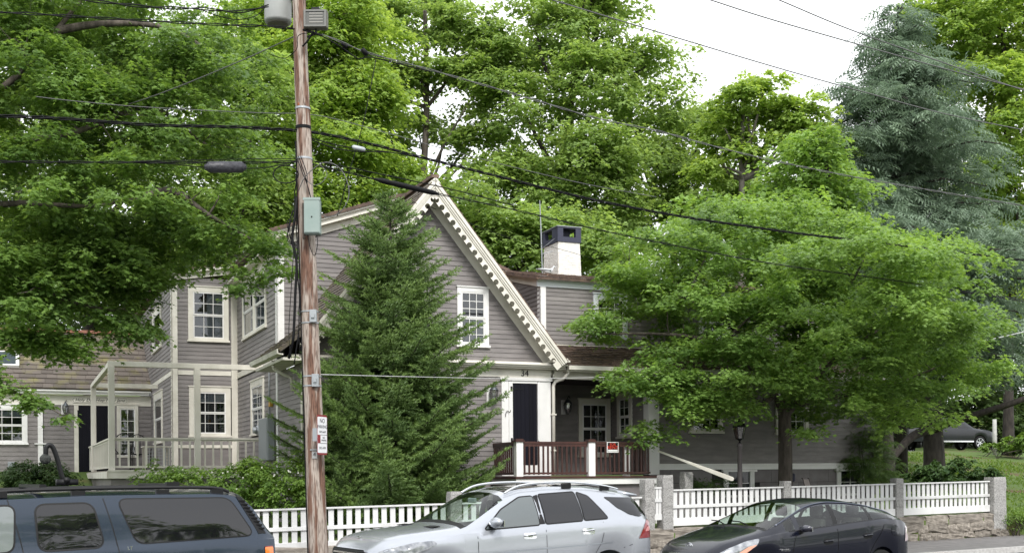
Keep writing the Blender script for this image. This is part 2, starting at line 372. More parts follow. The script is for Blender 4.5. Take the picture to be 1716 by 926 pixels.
# ================================================================== the house (local axes: u right along the front, v back, z up)
house = empty('house', (HF.x, HF.y, 0), HF.th)
tag(house, 'grey clapboard house number 34 with cream trim, scalloped steep gable and porch', 'house')
class WallF:
    """wall frame: a along the wall, n outward, z up -> house coordinates"""
    def __init__(s, o, a, n): s.o = Vector((*o, 0)); s.a = Vector((*a, 0)); s.n = Vector((*n, 0))
    def __call__(s, a, n, z): p = s.o + s.a * a + s.n * n; return (p.x, p.y, z)
    def box(s, b, a0, a1, n0, n1, z0, z1):
        return b.hexa([s(a0, n0, z0), s(a1, n0, z0), s(a1, n1, z0), s(a0, n1, z0), s(a0, n0, z1), s(a1, n0, z1), s(a1, n1, z1), s(a0, n1, z1)])
def B(F, *r):
    b = MB()
    for q in r: F.box(b, *q)
    return b
def clap(name, F, outline, z0, z1, openings=(), ex=.112, depth=.14, label=None):
    """outline(z) -> (a0, a1). Backing wall + one object per clapboard"""
    zs = [z0 + (z1 - z0) * i / 12 for i in range(13)]
    poly = [(outline(z)[0], z) for z in zs] + [(outline(z)[1], z) for z in reversed(zs)]
    b = MB(); b.prism(poly, lambda x, y, d: F(x, d, y), -depth, 0); wall = b.build(name, SIDB, house)
    if label: wall['label'] = label
    n = int(round((z1 - z0) / ex)); e = (z1 - z0) / n
    for i in range(n):
        za = z0 + i * e; zb = za + e; (la, ra), (lb, rb) = outline(za), outline(zb)
        segs = [(la, ra, lb, rb)]
        for (o0, o1, p0, p1) in openings:
            if p0 < (za + zb) / 2 < p1:
                nx = []
                for (l, r, l2, r2) in segs:
                    if o1 <= min(l, l2) or o0 >= max(r, r2): nx.append((l, r, l2, r2)); continue
                    if o0 > l: nx.append((l, o0, l2, o0))
                    if o1 < r: nx.append((o1, r, o1, r2))
                segs = nx
        for (l, r, l2, r2) in segs:
            if r - l < .03 or r2 - l2 < .0: continue
            cuts = [l]; x = l
            while r - x > 4.2: x += random.uniform(2.2, 3.6); cuts.append(x)
            cuts.append(r)
            for k in range(len(cuts) - 1):
                c0, c1 = cuts[k], cuts[k + 1]; t0 = l2 if k == 0 else c0; t1 = r2 if k == len(cuts) - 2 else c1
                c1 -= .002 if k < len(cuts) - 2 else 0; t1 -= .002 if k < len(cuts) - 2 else 0
                q = MB(); q.hexa([F(c0, .024, za + .003), F(c1, .024, za + .003), F(c1, .0, za + .003), F(c0, .0, za + .003),
                                  F(t0, .010, zb + .003), F(t1, .010, zb + .003), F(t1, .0, zb + .003), F(t0, .0, zb + .003)])
                q.build('clapboard', SID, wall)
    return wall
def window(F, a0, a1, z0, z1, cas=.11, cols=3, rows=2, M=None, curtain=None, upper_open=False, sashes=2, sill=True):
    M = M or TRIM
    b = B(F, (a0, a0 + cas, 0, .055, z0, z1), (a1 - cas, a1, 0, .055, z0, z1), (a0 + cas, a1 - cas, 0, .052, z1 - cas * 1.05, z1))
    F.box(b, a0 + cas, a1 - cas, 0, .052, z0, z0 + cas * .55)
    if sill: F.box(b, a0 - .03, a1 + .03, .0, .085, z0 - .035, z0 + .02)
    F.box(b, a0 - .02, a1 + .02, .0, .075, z1 + .001, z1 + .035)
    w = b.build('window', M, house, bevel=.004)
    i0, i1, j0, j1 = a0 + cas, a1 - cas, z0 + cas * .55, z1 - cas * 1.05
    B(F, (i0, i1, -.02, .002, j0, j1)).build('room_shade_sheet', DARKIN, w)  # thin near-black sheet stands in for the shade of the room behind
    if curtain == 'blind':
        bl = MB(); zz = j0 + .02
        while zz < j0 + (j1 - j0) * .5: F.box(bl, i0 + .03, i1 - .03, .004, .008, zz, zz + .018); zz += .028
        bl.build('blind', CURT, w)
    elif curtain == 'top': B(F, (i0 + .03, i1 - .03, .004, .008, j1 - (j1 - j0) * .22, j1)).build('blind', CURT, w)
    elif curtain == 'side': B(F, (i0 + .45 * (i1 - i0), i1 - .02, .004, .008, j0, j1)).build('curtain', CURT, w)
    elif curtain == 'full': B(F, (i0, i1, .004, .008, j0, j1)).build('curtain', CURT, w)
    mid = (j0 + j1) / 2 if sashes == 2 else None
    spans = [(j0, mid, .014), (mid, j1, .026)] if mid else [(j0, j1, .02)]
    for (q0, q1, n) in spans:
        s = .035
        sb = B(F, (i0, i0 + s, n - .004, n + .018, q0, q1), (i1 - s, i1, n - .004, n + .018, q0, q1), (i0 + s, i1 - s, n - .004, n + .018, q0, q0 + s), (i0 + s, i1 - s, n - .004, n + .018, q1 - s, q1))
        sb.build('sash', TRIMW, w)
        B(F, (i0 + s, i1 - s, n, n + .003, q0 + s, q1 - s)).build('pane', PANE, w)
        if cols:
            mb = MB()
            for c in range(1, cols): x = i0 + s + (i1 - i0 - 2 * s) * c / cols; F.box(mb, x - .008, x + .008, n + .0035, n + .014, q0 + s, q1 - s)
            for r in range(1, rows): z = q0 + s + (q1 - q0 - 2 * s) * r / rows; F.box(mb, i0 + s, i1 - s, n + .0035, n + .0135, z - .008, z + .008)
            mb.build('muntin', TRIMW, w)
    return w
GF = WallF((0, 0), (1, 0), (0, -1))                 # gable front, a = u
def front(v): return WallF((0, v), (1, 0), (0, -1))
def leftw(u): return WallF((u, 0), (0, 1), (-1, 0)) # wall facing left, a = v
# ---- main gable wall
GA = (-3.12, 8.30)
def gab(z):
    if z < 4.6: return (-6.1, 0.)
    h = (GA[1] - z) / (GA[1] - 4.6) * 3.0; return (GA[0] - h, GA[0] + h)
clap('gable_wall', GF, gab, 4.66, 8.24, [(-2.42, -1.62, 5.02, 6.40)])
clap('lower_front_wall', GF, lambda z: (-6.0, -.0), .85, 4.30, [(-1.30, .0, 1.5, 4.4)])
window(GF, -2.42, -1.62, 5.02, 6.40, .10, 3, 3, TRIMW, 'blind')
# cornice and frieze
B(GF, (-6.12, .02, .0, .035, 4.30, 4.50)).build('frieze_board', TRIM, house, bevel=.004)
cb = B(GF, (-6.5, .36, .0, .30, 4.585, 4.625), (-6.5, .33, .001, .26, 4.545, 4.584), (-6.5, .36, .0, .20, 4.505, 4.544), (-6.45, .34, .01, .22, 4.626, 4.66))
cb.build('cornice', TRIM, house, bevel=.006)
cap = B(GF, (-.12, .34, .06, .46, 4.66, 4.71), (-.06, .30, .1, .42, 4.71, 4.76)); cap.build('cornice_return', TRIM, house, bevel=.006)
# corner boards
B(GF, (-6.13, -5.98, .0, .04, .85, 4.3), (-6.13, -6.10, -.15, .04, .85, 4.3)).build('corner_board', TRIM, house)
# "34"
text_obj('house_number', '34', .21, IRON, house, (-.69, -.045, 4.40), (R(90), 0, 0), .006)
# door surround
DF = B(GF, (-1.30, -1.12, 0, .045, 1.92, 4.22), (-.30, .0, 0, .045, 1.92, 4.22), (-1.34, .03, 0, .075, 4.222, 4.297), (-1.12, -1.02, 0, .07, 1.92, 4.2), (-.36, -.30, 0, .07, 1.92, 4.2), (-1.02, -.36, 0, .06, 1.92, 2.18), (-1.02, -.36, 0, .05, 4.16, 4.22))
DF.build('door_surround', TRIMW, house, bevel=.004)
dr = B(GF, (-1.01, -.37, .0, .028, 2.18, 4.16)).build('front_door', BLACKD, house)
for i in range(6):
    x = -1.01 + .64 * i / 6; B(GF, (x + .003, x + .64 / 6 - .003, .0285, .040, 2.19, 4.15)).build('plank', BLACKD, dr)
for z in (2.78, 4.02):
    B(GF, (-1.06, -.72, .041, .048, z - .016, z + .016), (-1.08, -1.03, .05, .075, z - .06, z + .06)).build('strap_hinge', IRON, dr)
MB().tube([GF(-.35, .05, 2.68), GF(-.35, .09, 2.68), GF(-.35, .09, 2.78)], .012, 6).build('door_handle', IRON, dr)
hk = [GF(-1.21, .06, 3.35), GF(-1.205, .07, 3.42), GF(-1.17, .075, 3.49), GF(-1.12, .075, 3.46), GF(-1.09, .075, 3.47), GF(-1.08, .075, 3.51)]
MB().tube(smooth_path(hk, 4), .008, 6).build('shutter_dog', IRON, house)
# downspout at the right corner
def spout(F, a, z0, z1, n=.09, topcurve=None, M=None):
    pts = [F(a, n, z0), F(a, n, z1)]
    if topcurve: pts = [F(a, n, z0)] + [F(a, n, z1 - .25)] + topcurve
    p = MB().tube(pts, .042, 10).build('downspout', M or TRIM, house, True)
    for z in (z0 + .25 * (z1 - z0), z0 + .62 * (z1 - z0)):
        B(F, (a - .06, a + .06, .03, n + .05, z, z + .03)).build('clip', TRIM, p)
spout(GF, .045, 1.93, 4.3, .10, [GF(.045, .10, 4.12), GF(.10, .10, 4.22), GF(.30, .14, 4.30), GF(.40, .2, 4.42), GF(.42, .22, 4.56)])
# ---- roof of the steep gable
SL = math.atan2(8.76 - 4.66, 3.34)
def roofslab(ridge_u, ridge_z, eave_u, eave_z, v0, v1, name, th=.10, M=SHRED, course=.13, wd=.16, seed=1, limit=0, only=None):
    """roof plane between ridge and eave with courses of shingles; v0..v1 along the ridge. Plane built in (slope, v)"""
    b = MB(); vs = [(ridge_u, v0, ridge_z), (eave_u, v0, eave_z), (eave_u, v1, eave_z), (ridge_u, v1, ridge_z)]
    nrm = Vector((eave_z - ridge_z, 0, -(eave_u - ridge_u))).normalized()
    if nrm.z < 0: nrm = -nrm
    lo = [tuple(Vector(p) - nrm * th) for p in vs]
    b.hexa([lo[0], lo[1], lo[2], lo[3], vs[0], vs[1], vs[2], vs[3]]); r = b.build(name, M, house)
    L = math.hypot(eave_u - ridge_u, eave_z - ridge_z); d = Vector((eave_u - ridge_u, 0, eave_z - ridge_z)) / L
    q = random.Random(seed); n = int(L / course); sb = MB()
    for i in range(n):
        s1 = L - i * course + .03; s0 = s1 - course - .04; v = v0 + q.uniform(-.1, 0)
        while v < v1:
            w2 = wd * q.uniform(.6, 1.4); a, c = max(v, v0), min(v + w2 - .008, v1); dz = q.uniform(-.015, .015); t = q.uniform(.02, .034)
            if c - a > .02:
                P = lambda s, y, h: tuple(Vector((ridge_u, y, ridge_z)) + d * s + nrm * h)
                sb.hexa([P(s0, a, .001), P(s1 + dz, a, .004), P(s1 + dz, c, .004), P(s0, c, .001), P(s0, a, .006), P(s1 + dz, a, t), P(s1 + dz, c, t), P(s0, c, .006)])
            v += w2
    tag(sb.build('shingles', M, r), kind='stuff'); return r
UE, ZE = .24, 4.66
roofslab(GA[0], 8.80, UE, ZE + .02, -.52, 6.5, 'gable_roof_right', .06, seed=2)
# left slope with a flared eave
roofslab(GA[0], 8.80, -5.72, 5.52, -.52, 2.70, 'gable_roof_left', .06, M=SHMOSS, seed=3, course=.15)
roofslab(-5.66, 5.57, -6.75, 4.72, -.52, 2.75, 'gable_roof_flare', .06, M=SHMOSS, seed=4, course=.15)
def rake(ru, rz, eu, ez, name):
    """scalloped bargeboard down one side"""
    L = math.hypot(eu - ru, ez - rz); d = Vector(((eu - ru) / L, 0, (ez - rz) / L)); nn = Vector((d.z, 0, -d.x)); 
    if nn.z > 0: nn = -nn
    P = lambda x, y, dd: tuple(Vector((ru, -dd, rz)) + d * x + nn * y)
    r = MB().prism([(0, .02), (L, .02), (L, .09), (0, .09)], P, .46, .56).prism([(0, .091), (L, .091), (L, .14), (0, .14)], P, .46, .535).prism([(0, .141), (L, .141), (L, .175), (0, .175)], P, .46, .515).build('rake_board_' + name, TRIM, house)
    # scalloped strip
    top = .176; depth = .175; per = .212; n = int((L - .34) / per); pts = [(0.0, top), (L, top), (L, top + depth), (.32 + n * per - .02, top + depth)]
    x0 = .32
    for i in reversed(range(n)):
        cx = x0 + per * (i + .5) - .01; rad = .066; cy = top + depth - .066
        a0 = math.radians(50)
        for k in range(13):
            ang = math.radians(48) - math.radians(276) * k / 12
            pts.append((cx + rad * math.cos(ang), cy + rad * math.sin(ang)))
    pts += [(x0, top + depth), (0.2, top + depth), (.03, top + .03)]
    MB().prism(pts, P, .462, .490).build('scalloped_board', TRIM, r)
    # soffit and frieze
    MB().prism([(.1, .10), (L - .1, .10), (L - .1, .145), (.1, .145)], P, -.02, .455).build('soffit', TRIM, r)
    MB().prism([(.18, .146), (L - .06, .146), (L - .24, .335), (.42, .335)], P, -.0, .03).build('rake_frieze', TRIM, r)
    return r
rake(GA[0], 8.80, UE, ZE + .02, 'right'); rake(GA[0], 8.80, -6.3, 4.86, 'left')
MB().prism([(-.09, -.02), (.09, -.02), (.09, .05), (-.09, .05)], lambda x, y, d: (GA[0] + x, d, 8.82 + y), -.53, 6.4).build('ridge_cap', SHRED, house)
# left eave gutter with boxed end (weathered)
b = MB(); pr = [(0, 0), (-.13, .02), (-.15, .12), (-.12, .13), (-.11, .04), (-.0, .03)]
b.prism(pr, lambda x, y, d: (-6.66 + x, d, 4.60 + y), -.55, 2.72); b.build('gutter', WEATH, house)
B(leftw(-6.14), (-.45, 2.68, .0, .52, 4.50, 4.56)).build('eave_soffit', WEATH, house)
MB().tube([(-6.62, .8, 4.6), (-6.60, .8, 4.42), (-6.4, .78, 4.30), (-6.2, .76, 4.22), (-6.18, .76, 3.9)], .04, 8).build('gutter_elbow', WEATH, house, True)
# gable's own left wall
clap('gable_left_wall', leftw(-6.1), lambda z: (.02, 2.68), .85, 4.5)
# ---- main block upper front wall (behind the gable, sloped top)
def mtop(u): return 7.62 + .345 * (u + 6.1)
MF = front(2.72)
def mo(z):
    l = -6.07
    if z > 7.62: l = max(l, -6.1 + (z - 7.62) / .345)
    r = -3.0 if z > 8.3 else min(-3.0, GA[0] + .2)
    return (l, max(r, l + .01))
clap('upper_left_wall', MF, mo, 4.7, 8.6)
B(MF, (-6.13, -5.95, 0, .045, 4.8, 7.62), (-6.13, -6.10, -.15, .045, 2, 7.6)).build('corner_board', TRIMW, house)
SP = lambda x, y, d: MF(x, d, y)
MB().prism([(-6.3, mtop(-6.3) - .02), (-2.9, mtop(-2.9) - .02), (-2.9, mtop(-2.9) + .17), (-6.3, mtop(-6.3) + .17)], SP, .0, .06).build('sloping_frieze', TRIM, house)
MB().prism([(-6.25, mtop(-6.25) + .171), (-2.9, mtop(-2.9) + .171), (-2.9, mtop(-2.9) + .29), (-6.25, mtop(-6.25) + .29)], SP, .0, .24).prism([(-6.3, mtop(-6.3) + .291), (-2.9, mtop(-2.9) + .291), (-2.9, mtop(-2.9) + .35), (-6.3, mtop(-6.3) + .35)], SP, .0, .30).build('sloping_cornice', TRIM, house)
roofslab(-2.9, mtop(-2.9) + .40, -6.32, mtop(-6.32) + .40, 2.38, 9.0, 'main_roof_left', .06, seed=5)
roofslab(-3.3, mtop(-2.9) + .38, 3.2, 6.6, 3.8, 9.0, 'main_roof_back', .06, seed=15)
# ---- main block left wall (u = -6.1, v 2.7..8.4)
LF = leftw(-6.1)
clap('main_left_wall', LF, lambda z: (2.74, 8.4), 2.02, 7.6, [(4.0, 7.35, 5.78, 7.33), (4.39, 6.18, 3.07, 4.52), (2.7, 8.5, 4.80, 4.96)], ex=.125)
B(LF, (2.75, 8.39, 0, .035, 4.80, 4.96)).build('belt_board', WEATH, house)
B(LF, (2.3, 8.39, 0, .3, 7.52, 7.58), (2.75, 8.39, 0, .035, 7.36, 7.52)).build('eave_trim', TRIM, house)
window(LF, 4.0, 5.62, 5.80, 7.30, .13, 0, 0, WEATH, 'full'); window(LF, 5.64, 7.35, 5.80, 7.30, .13, 0, 0, WEATH, 'side')
window(LF, 4.39, 6.18, 3.08, 4.52, .15, 2, 2, WEATH, 'side')
mt = B(LF, (3.0, 4.15, .03, .22, 2.35, 3.42)).build('electric_panel', GREYP, house, bevel=.02)
B(LF, (3.05, 4.10, .221, .23, 2.4, 3.37)).build('cover', GREYP, mt)
me_ = MB(); 
me_.tube([LF(4.5, .03, 3.15), LF(4.5, .2, 3.15)], [.13, .13], 14); me_.tube([LF(4.5, .2, 3.15), LF(4.5, .3, 3.15)], [.10, .08], 14)
me_.build('electric_meter', GALV, house, True)
B(LF, (3.25, 3.45, .03, .10, 3.70, 3.85)).build('yellow_label', mat('amber_tag', (.5, .28, .03), .5), house)
MB().tube([LF(3.6, .05, 3.4), LF(3.6, .05, 4.7)], .02, 6).build('conduit', GREYP, house)
# ---- bump (two-storey wing) front wall
BF = front(8.4)
clap('bay_front_wall', BF, lambda z: (-7.82, -6.28), 2.87, 7.65, [(-7.50, -6.34, 5.85, 7.42), (-7.49, -6.30, 3.11, 4.54), (-7.9, -6, 4.86, 5.0)], ex=.118)
B(BF, (-7.97, -7.80, 0, .04, 2.0, 7.62), (-7.97, -7.94, -.14, .04, 2, 7.62)).build('corner_board', TRIM, house)
B(BF, (-6.29, -6.02, .0, .06, 2.0, 7.65)).build('corner_board', WEATH, house)
B(BF, (-7.79, -6.30, 0, .036, 4.87, 5.0)).build('belt_board', TRIM, house)
B(BF, (-7.79, -6.0, 0, .05, 2.78, 2.87)).build('panel_cap', WEATH, house)
B(BF, (-7.79, -6.0, -.1, .02, 2.02, 2.779)).build('deck_side_panel', SID, house)
window(BF, -7.50, -6.36, 5.86, 7.40, .14, 3, 2, TRIM, 'side'); window(BF, -7.49, -6.32, 3.12, 4.53, .14, 3, 2, TRIM, 'top')
BT = lambda x, y, d: BF(x, d, y); bt = lambda u: 7.55 + .16 * (u + 7.9)
MB().prism([(-8.0, bt(-8.0)), (-6.0, bt(-6)), (-6, bt(-6) + .16), (-8.0, bt(-8.0) + .16)], BT, .0, .07).prism([(-8.05, bt(-8.05) + .161), (-6.0, bt(-6) + .161), (-6, bt(-6) + .24), (-8.05, bt(-8.05) + .24)], BT, .0, .2).build('sloping_cornice', TRIM, house)
roofslab(-6.0, bt(-6) + .28, -8.1, bt(-8.1) + .28, 8.2, 17.8, 'bay_roof', .06, seed=6)
BL = leftw(-7.95)
clap('bay_left_wall', BL, lambda z: (8.42, 17.6), 2.02, 7.6, [(10.75, 13.12, 5.90, 7.2), (10.6, 12.85, 3.0, 4.58), (8, 14, 4.84, 4.97)], ex=.125)
B(BL, (8.42, 14, 0, .036, 4.84, 4.97)).build('belt_board', TRIM, house)
window(BL, 10.78, 13.1, 5.92, 7.2, .16, 0, 0, TRIM); window(BL, 10.6, 12.85, 3.02, 4.58, .18, 0, 0, TRIM, 'top')
# ---- low left wing with mossy roof
WF = front(14.0)
clap('left_wing_wall', WF, lambda z: (-17.5, -7.95), 1.3, 4.28, [(-13.2, -11.72, 3.05, 4.3), (-10.32, -9.2, 1.9, 4.3), (-9.04, -8.37, 3.0, 4.32), (-11.42, -11.25, 1.2, 4.4)], ex=.135)
B(WF, (-17.5, -7.97, 0, .04, 4.28, 4.60)).build('frieze_board', TRIM, house)
B(WF, (-17.5, -8.05, .0, .22, 4.62, 4.70), (-17.5, -8.0, .1, .28, 4.701, 4.76)).build('gutter', TRIMW, house)
window(WF, -13.2, -11.72, 3.04, 4.26, .13, 4, 2, TRIMW, 'top'); window(WF, -9.04, -8.37, 2.6, 4.30, .10, 2, 4, TRIM, None, sashes=1, sill=False)
B(WF, (-11.42, -11.27, .0, .06, 1.3, 4.30)).build('pilaster', TRIMW, house)
B(WF, (-11.52, -11.17, .02, .09, 3.02, 3.06)).build('pilaster_band', TRIMW, house)
wd_ = B(WF, (-10.20, -9.30, .0, .03, 1.95, 4.26)).build('side_door', BLACKD, house)
for i in range(7):
    x = -10.20 + .9 * i / 7; B(WF, (x + .004, x + .9 / 7 - .004, .031, .042, 1.95, 4.25)).build('plank', BLACKD, wd_)
B(WF, (-10.34, -10.21, 0, .06, 1.95, 4.27), (-9.29, -9.17, 0, .06, 1.95, 4.27)).build('door_frame', TRIM, house)
B(WF, (-10.24, -10.19, .062, .09, 3.88, 4.12)).build('hinge', IRON, wd_)
sg_ = MB()
def roundrect(cx, cy, w_, h_, r_, n=6):
    o = []
    for (sx, sy, a0) in ((1, 1, 0), (-1, 1, 90), (-1, -1, 180), (1, -1, 270)):
        for k in range(n + 1): a = math.radians(a0 + 90 * k / n); o.append((cx + sx * (w_ / 2 - r_) + r_ * math.cos(a), cy + sy * (h_ / 2 - r_) + r_ * math.sin(a)))
    return o
snb = tag(sg_.prism(roundrect(-9.55, 4.45, 1.72, .19, .09), lambda x, y, d: tuple(HF.w(*WF(x, d, y))), .045, .062).build('name_sign', TRIM), 'long rounded cream name board in script above the left wing door', 'sign')
snb2 = MB().prism(roundrect(-9.55, 4.45, 1.66, .15, .075), lambda x, y, d: tuple(HF.w(*WF(x, d, y))), .0625, .064).build('border', mat('sign_line', (.10, .08, .07), .6), snb)
MB().prism(roundrect(-9.55, 4.45, 1.64, .13, .065), lambda x, y, d: tuple(HF.w(*WF(x, d, y))), .0645, .066).build('face', TRIM, snb)
tp = HF.w(*WF(-9.55, .068, 4.45)); text_obj('lettering', 'Holy Day Hop New Jane', .135, IRON, snb, tp, (R(90), 0, HF.th), .002, sx=1.12, shear=.3)
# roof of left wing: shingles singly, coming down towards the viewer
def frontroof(name, u0, u1, ve, ze, vr, zr, M, course, wd, seed, single=False, umax=None, mb_th=.06):
    L = math.hypot(vr - ve, zr - ze); d = Vector((0, vr - ve, zr - ze)) / L; nn = Vector((0, -d.z, d.y))
    P = lambda s, u, h: tuple(Vector((u, ve, ze)) + d * s + nn * h)
    r = MB().hexa([P(0, u0, -mb_th), P(0, u1, -mb_th), P(L, u1, -mb_th), P(L, u0, -mb_th), P(0, u0, 0), P(0, u1, 0), P(L, u1, 0), P(L, u0, 0)]).build(name, M, house)
    q = random.Random(seed); n = int(L / course); sb = MB(); cnt = 0
    for i in range(n):
        u = u1 + q.uniform(0, wd * .6)
        while u > u0:
            w2 = wd * q.uniform(.6, 1.35); a, c = max(u - w2 + .012, u0), min(u, u1); dz = q.uniform(-.02, .02); t = q.uniform(.025, .045)
            if c - a > .03:
                s0 = i * course + dz; s1 = (i + 1) * course + .03
                H = [P(s0, a, .004), P(s0, c, .004), P(s1, c, .001), P(s1, a, .001), P(s0, a, t), P(s0, c, t), P(s1, c, .007), P(s1, a, .007)]
                if single and cnt < 298 and a > (umax or u0): MB().hexa(H).build('shingle', M, r); cnt += 1
                else: sb.hexa(H)
            u -= w2
    if sb.v: tag(sb.build('shingles', M, r), kind='stuff')
    return r, P
frontroof('left_wing_roof', -18, -7.9, 13.70, 4.78, 16.95, 6.95, SHMOSS, .30, .36, 8, True, -12.9)
B(WallF((0, 16.9), (1, 0), (0, -1)), (-18, -7.96, -.1, .12, 6.93, 7.03)).build('ridge_board', mat('terracotta_ridge', (.30, .13, .09), .8, (.22, .10, .07), 5), house)
# skylight at far left of that roof
sk = MB(); 
Pk = lambda s, u, h: tuple(Vector((u, 13.70, 4.78)) + Vector((0, .8316, .5553)) * s + Vector((0, -.5553, .8316)) * h)
sk.hexa([Pk(1.25, -13.6, .0), Pk(1.25, -11.95, .0), Pk(2.2, -11.95, .0), Pk(2.2, -13.6, .0), Pk(1.25, -13.6, .12), Pk(1.25, -11.95, .12), Pk(2.2, -11.95, .12), Pk(2.2, -13.6, .12)])
s_ = sk.build('skylight', TRIMW, house)
MB().hexa([Pk(1.32, -13.5, .121), Pk(1.32, -12.05, .121), Pk(2.12, -12.05, .121), Pk(2.12, -13.5, .121), Pk(1.32, -13.5, .13), Pk(1.32, -12.05, .13), Pk(2.12, -12.05, .13), Pk(2.12, -13.5, .13)]).build('pane', mat('skylight_glass', (.05, .06, .08), .05), s_)
# ---- right wing: porch recess, lower wall, low roof, shed dormer
clap('recess_back_wall', front(2.0), lambda z: (.0, 2.75), 1.93, 4.32, [(1.74, 2.76, 2.4, 3.96)])
window(front(2.0), 1.74, 2.70, 2.44, 3.95, .12, 3, 2, TRIM, None)
clap('recess_side_wall', leftw(2.75), lambda z: (.02, 1.98), 1.93, 4.32, [(.80, 1.62, 2.9, 4.1)])
window(leftw(2.75), .82, 1.60, 2.92, 4.06, .12, 2, 2, TRIM)
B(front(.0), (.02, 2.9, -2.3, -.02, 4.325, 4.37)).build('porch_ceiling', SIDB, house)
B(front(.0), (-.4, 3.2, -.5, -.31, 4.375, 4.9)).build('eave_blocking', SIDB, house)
B(front(.0), (-.02, .4, -.25, -.06, 4.25, 4.62)).build('eave_blocking', TRIM, house)
B(front(.0), (.06, 2.9, .0, .05, 4.29, 4.40), (.1, 9.95, .0, .04, 4.401, 4.52)).build('frieze_board', WEATH, house)
RF = front(0.0)
clap('right_wing_wall', RF, lambda z: (3.03, 9.9), 2.20, 4.40, [(3.92, 4.97, 3.0, 4.3), (6.6, 7.7, 2.95, 4.3)], ex=.112)
B(RF, (2.72, 3.03, -.2, .06, 1.93, 4.29)).build('corner_board', TRIMW, house)
B(RF, (3.031, 9.95, 0, .05, 2.05, 2.20), (3.031, 9.95, 0, .075, 2.175, 2.205)).build('water_table', TRIMW, house)
window(RF, 3.94, 4.95, 3.02, 4.28, .11, 3, 2, TRIM); window(RF, 6.62, 7.68, 3.0, 4.28, .11, 3, 2, TRIM, 'top')
fb = B(RF, (2.76, 9.9, -.3, -.02, .3, 2.05)).build('foundation', SIDB, house)
for row in range(5):
    z = .35 + row * .34; u = 2.78 + (.25 if row % 2 else 0)
    while u < 9.8:
        u2 = min(u + .62, 9.9)
        if not (4.86 < (u + u2) / 2 < 6.0 and z > 1.2): B(RF, (u, u2 - .008, -.02, -.0, z, z + .332)).build('block', FOUND, fb)
        u = u2
for (a, c) in ((4.98, 5.92), (8.62, 9.55)):
    w = B(RF, (a, a + .13, 0, .05, 1.3, 1.99), (c - .13, c, 0, .05, 1.3, 1.99), (a - .06, c + .06, 0, .09, 1.99, 2.045), (a + .13, c - .13, .0, .03, 1.32, 1.38)).build('basement_window', TRIMW, house)
    B(RF, (a + .13, c - .13, -.01, .002, 1.38, 1.99)).build('pane', mat('basement_glass', (.02, .022, .028), .06), w)
    B(RF, ((a + c) / 2 - .012, (a + c) / 2 + .012, .003, .02, 1.38, 1.99), (a + .13, c - .13, .003, .018, 1.68, 1.70)).build('muntin', TRIMW, w)
frontroof('right_wing_roof', .30, 10.1, -.28, 4.60, 1.32, 5.32, SHRED, .15, .17, 9)
B(front(-.28), (.34, 10.1, .0, .11, 4.50, 4.60), (.34, 10.1, -.25, .0, 4.46, 4.50)).build('gutter', TRIM, house)
DFm = front(1.2)
clap('dormer_wall', DFm, lambda z: (.42, 9.4), 5.30, 6.74, [(1.80, 2.82, 5.48, 6.66), (5, 6, 5.48, 6.66)])
window(DFm, 1.80, 2.80, 5.50, 6.64, .11, 3, 2, mat('bluish_white_trim', (.70, .73, .77), .5), 'blind'); window(DFm, 5.0, 6.0, 5.5, 6.64, .11, 3, 2, TRIMW)
B(DFm, (.28, .44, -.0, .045, 5.22, 6.74), (.28, .30, -.14, .045, 5.22, 6.74)).build('corner_board', TRIMW, house)
BLW = MATS['bluish_white_trim']
B(DFm, (.20, 9.6, 0, .05, 6.745, 6.90), (.2, 9.6, .0, .14, 6.901, 6.95), (.2, 9.6, .0, .18, 6.951, 7.0)).build('dormer_frieze', BLW, house)
B(DFm, (.28, 9.4, 0, .05, 5.22, 5.29)).build('dormer_base_board', TRIM, house)
CH = leftw(.3); ct = lambda v: 6.74 + .23 * (v - 1.2)
def cho(z): return (1.2 + max(0, (z - 6.74) / .23), 5.0)
clap('dormer_left_wall', CH, cho, 5.2, 7.4)
CP = lambda x, y, d: CH(x, d, y)
MB().prism([(1.2, ct(1.2)), (5.0, ct(5)), (5.0, ct(5) + .17), (1.2, ct(1.2) + .17)], CP, 0, .05).prism([(1.05, ct(1.05) + .171), (5, ct(5) + .171), (5, ct(5) + .26), (1.05, ct(1.05) + .26)], CP, 0, .12).build('cheek_frieze', TRIM, house)
clap('wing_end_wall', WallF((9.9, 0), (0, 1), (1, 0)), lambda z: (0, 5), 2.2, 5.2, depth=.1)
frontroof('dormer_roof', .12, 9.7, .98, 6.96, 4.3, 7.66, SHRED, .12, .15, 10)
# ---- chimney
cb_ = MB(); c0, c1, v0_, v1_ = 1.93, 2.66, 3.55, 4.55
cb_.hexa([(c0, v0_, 7.2), (c1, v0_, 7.2), (c1, v1_, 7.2), (c0, v1_, 7.2), (c0 + .02, v0_ + .02, 8.46), (c1 - .05, v0_ + .02, 8.46), (c1 - .05, v1_ - .02, 8.46), (c0 + .02, v1_ - .02, 8.46)])
chim = cb_.build('chimney', BRICKW, house)
bb = MB()
for i in range(20):
    z = 7.2 + i * .063; f = (z - 7.2) / 1.26; L0 = c0 + .02 * f; R0 = c1 - .05 * f; V0 = v0_ + .02 * f; V1 = v1_ - .02 * f; q = random.Random(i)
    u = L0 - (.1 if i % 2 else 0)
    while u < R0: a, c = max(u, L0), min(u + .2, R0); o = q.uniform(.004, .012); bb.box(a + .004, c - .004, V0 - o, V0 + .01, z, z + .055) if c - a > .03 else 0; u += .205
    v = V0 - (.1 if i % 2 else 0)
    while v < V1: a, c = max(v, V0), min(v + .2, V1); o = q.uniform(.004, .012); bb.box(L0 - o, L0 + .01, a + .004, c - .004, z, z + .055) if c - a > .03 else 0; v += .205
tag(bb.build('bricks', BRICKW, chim), kind='stuff')
cc = MB(); a0, a1, b0, b1 = c0 - .02, c1 - .02, v0_ - .02, v1_ + .02
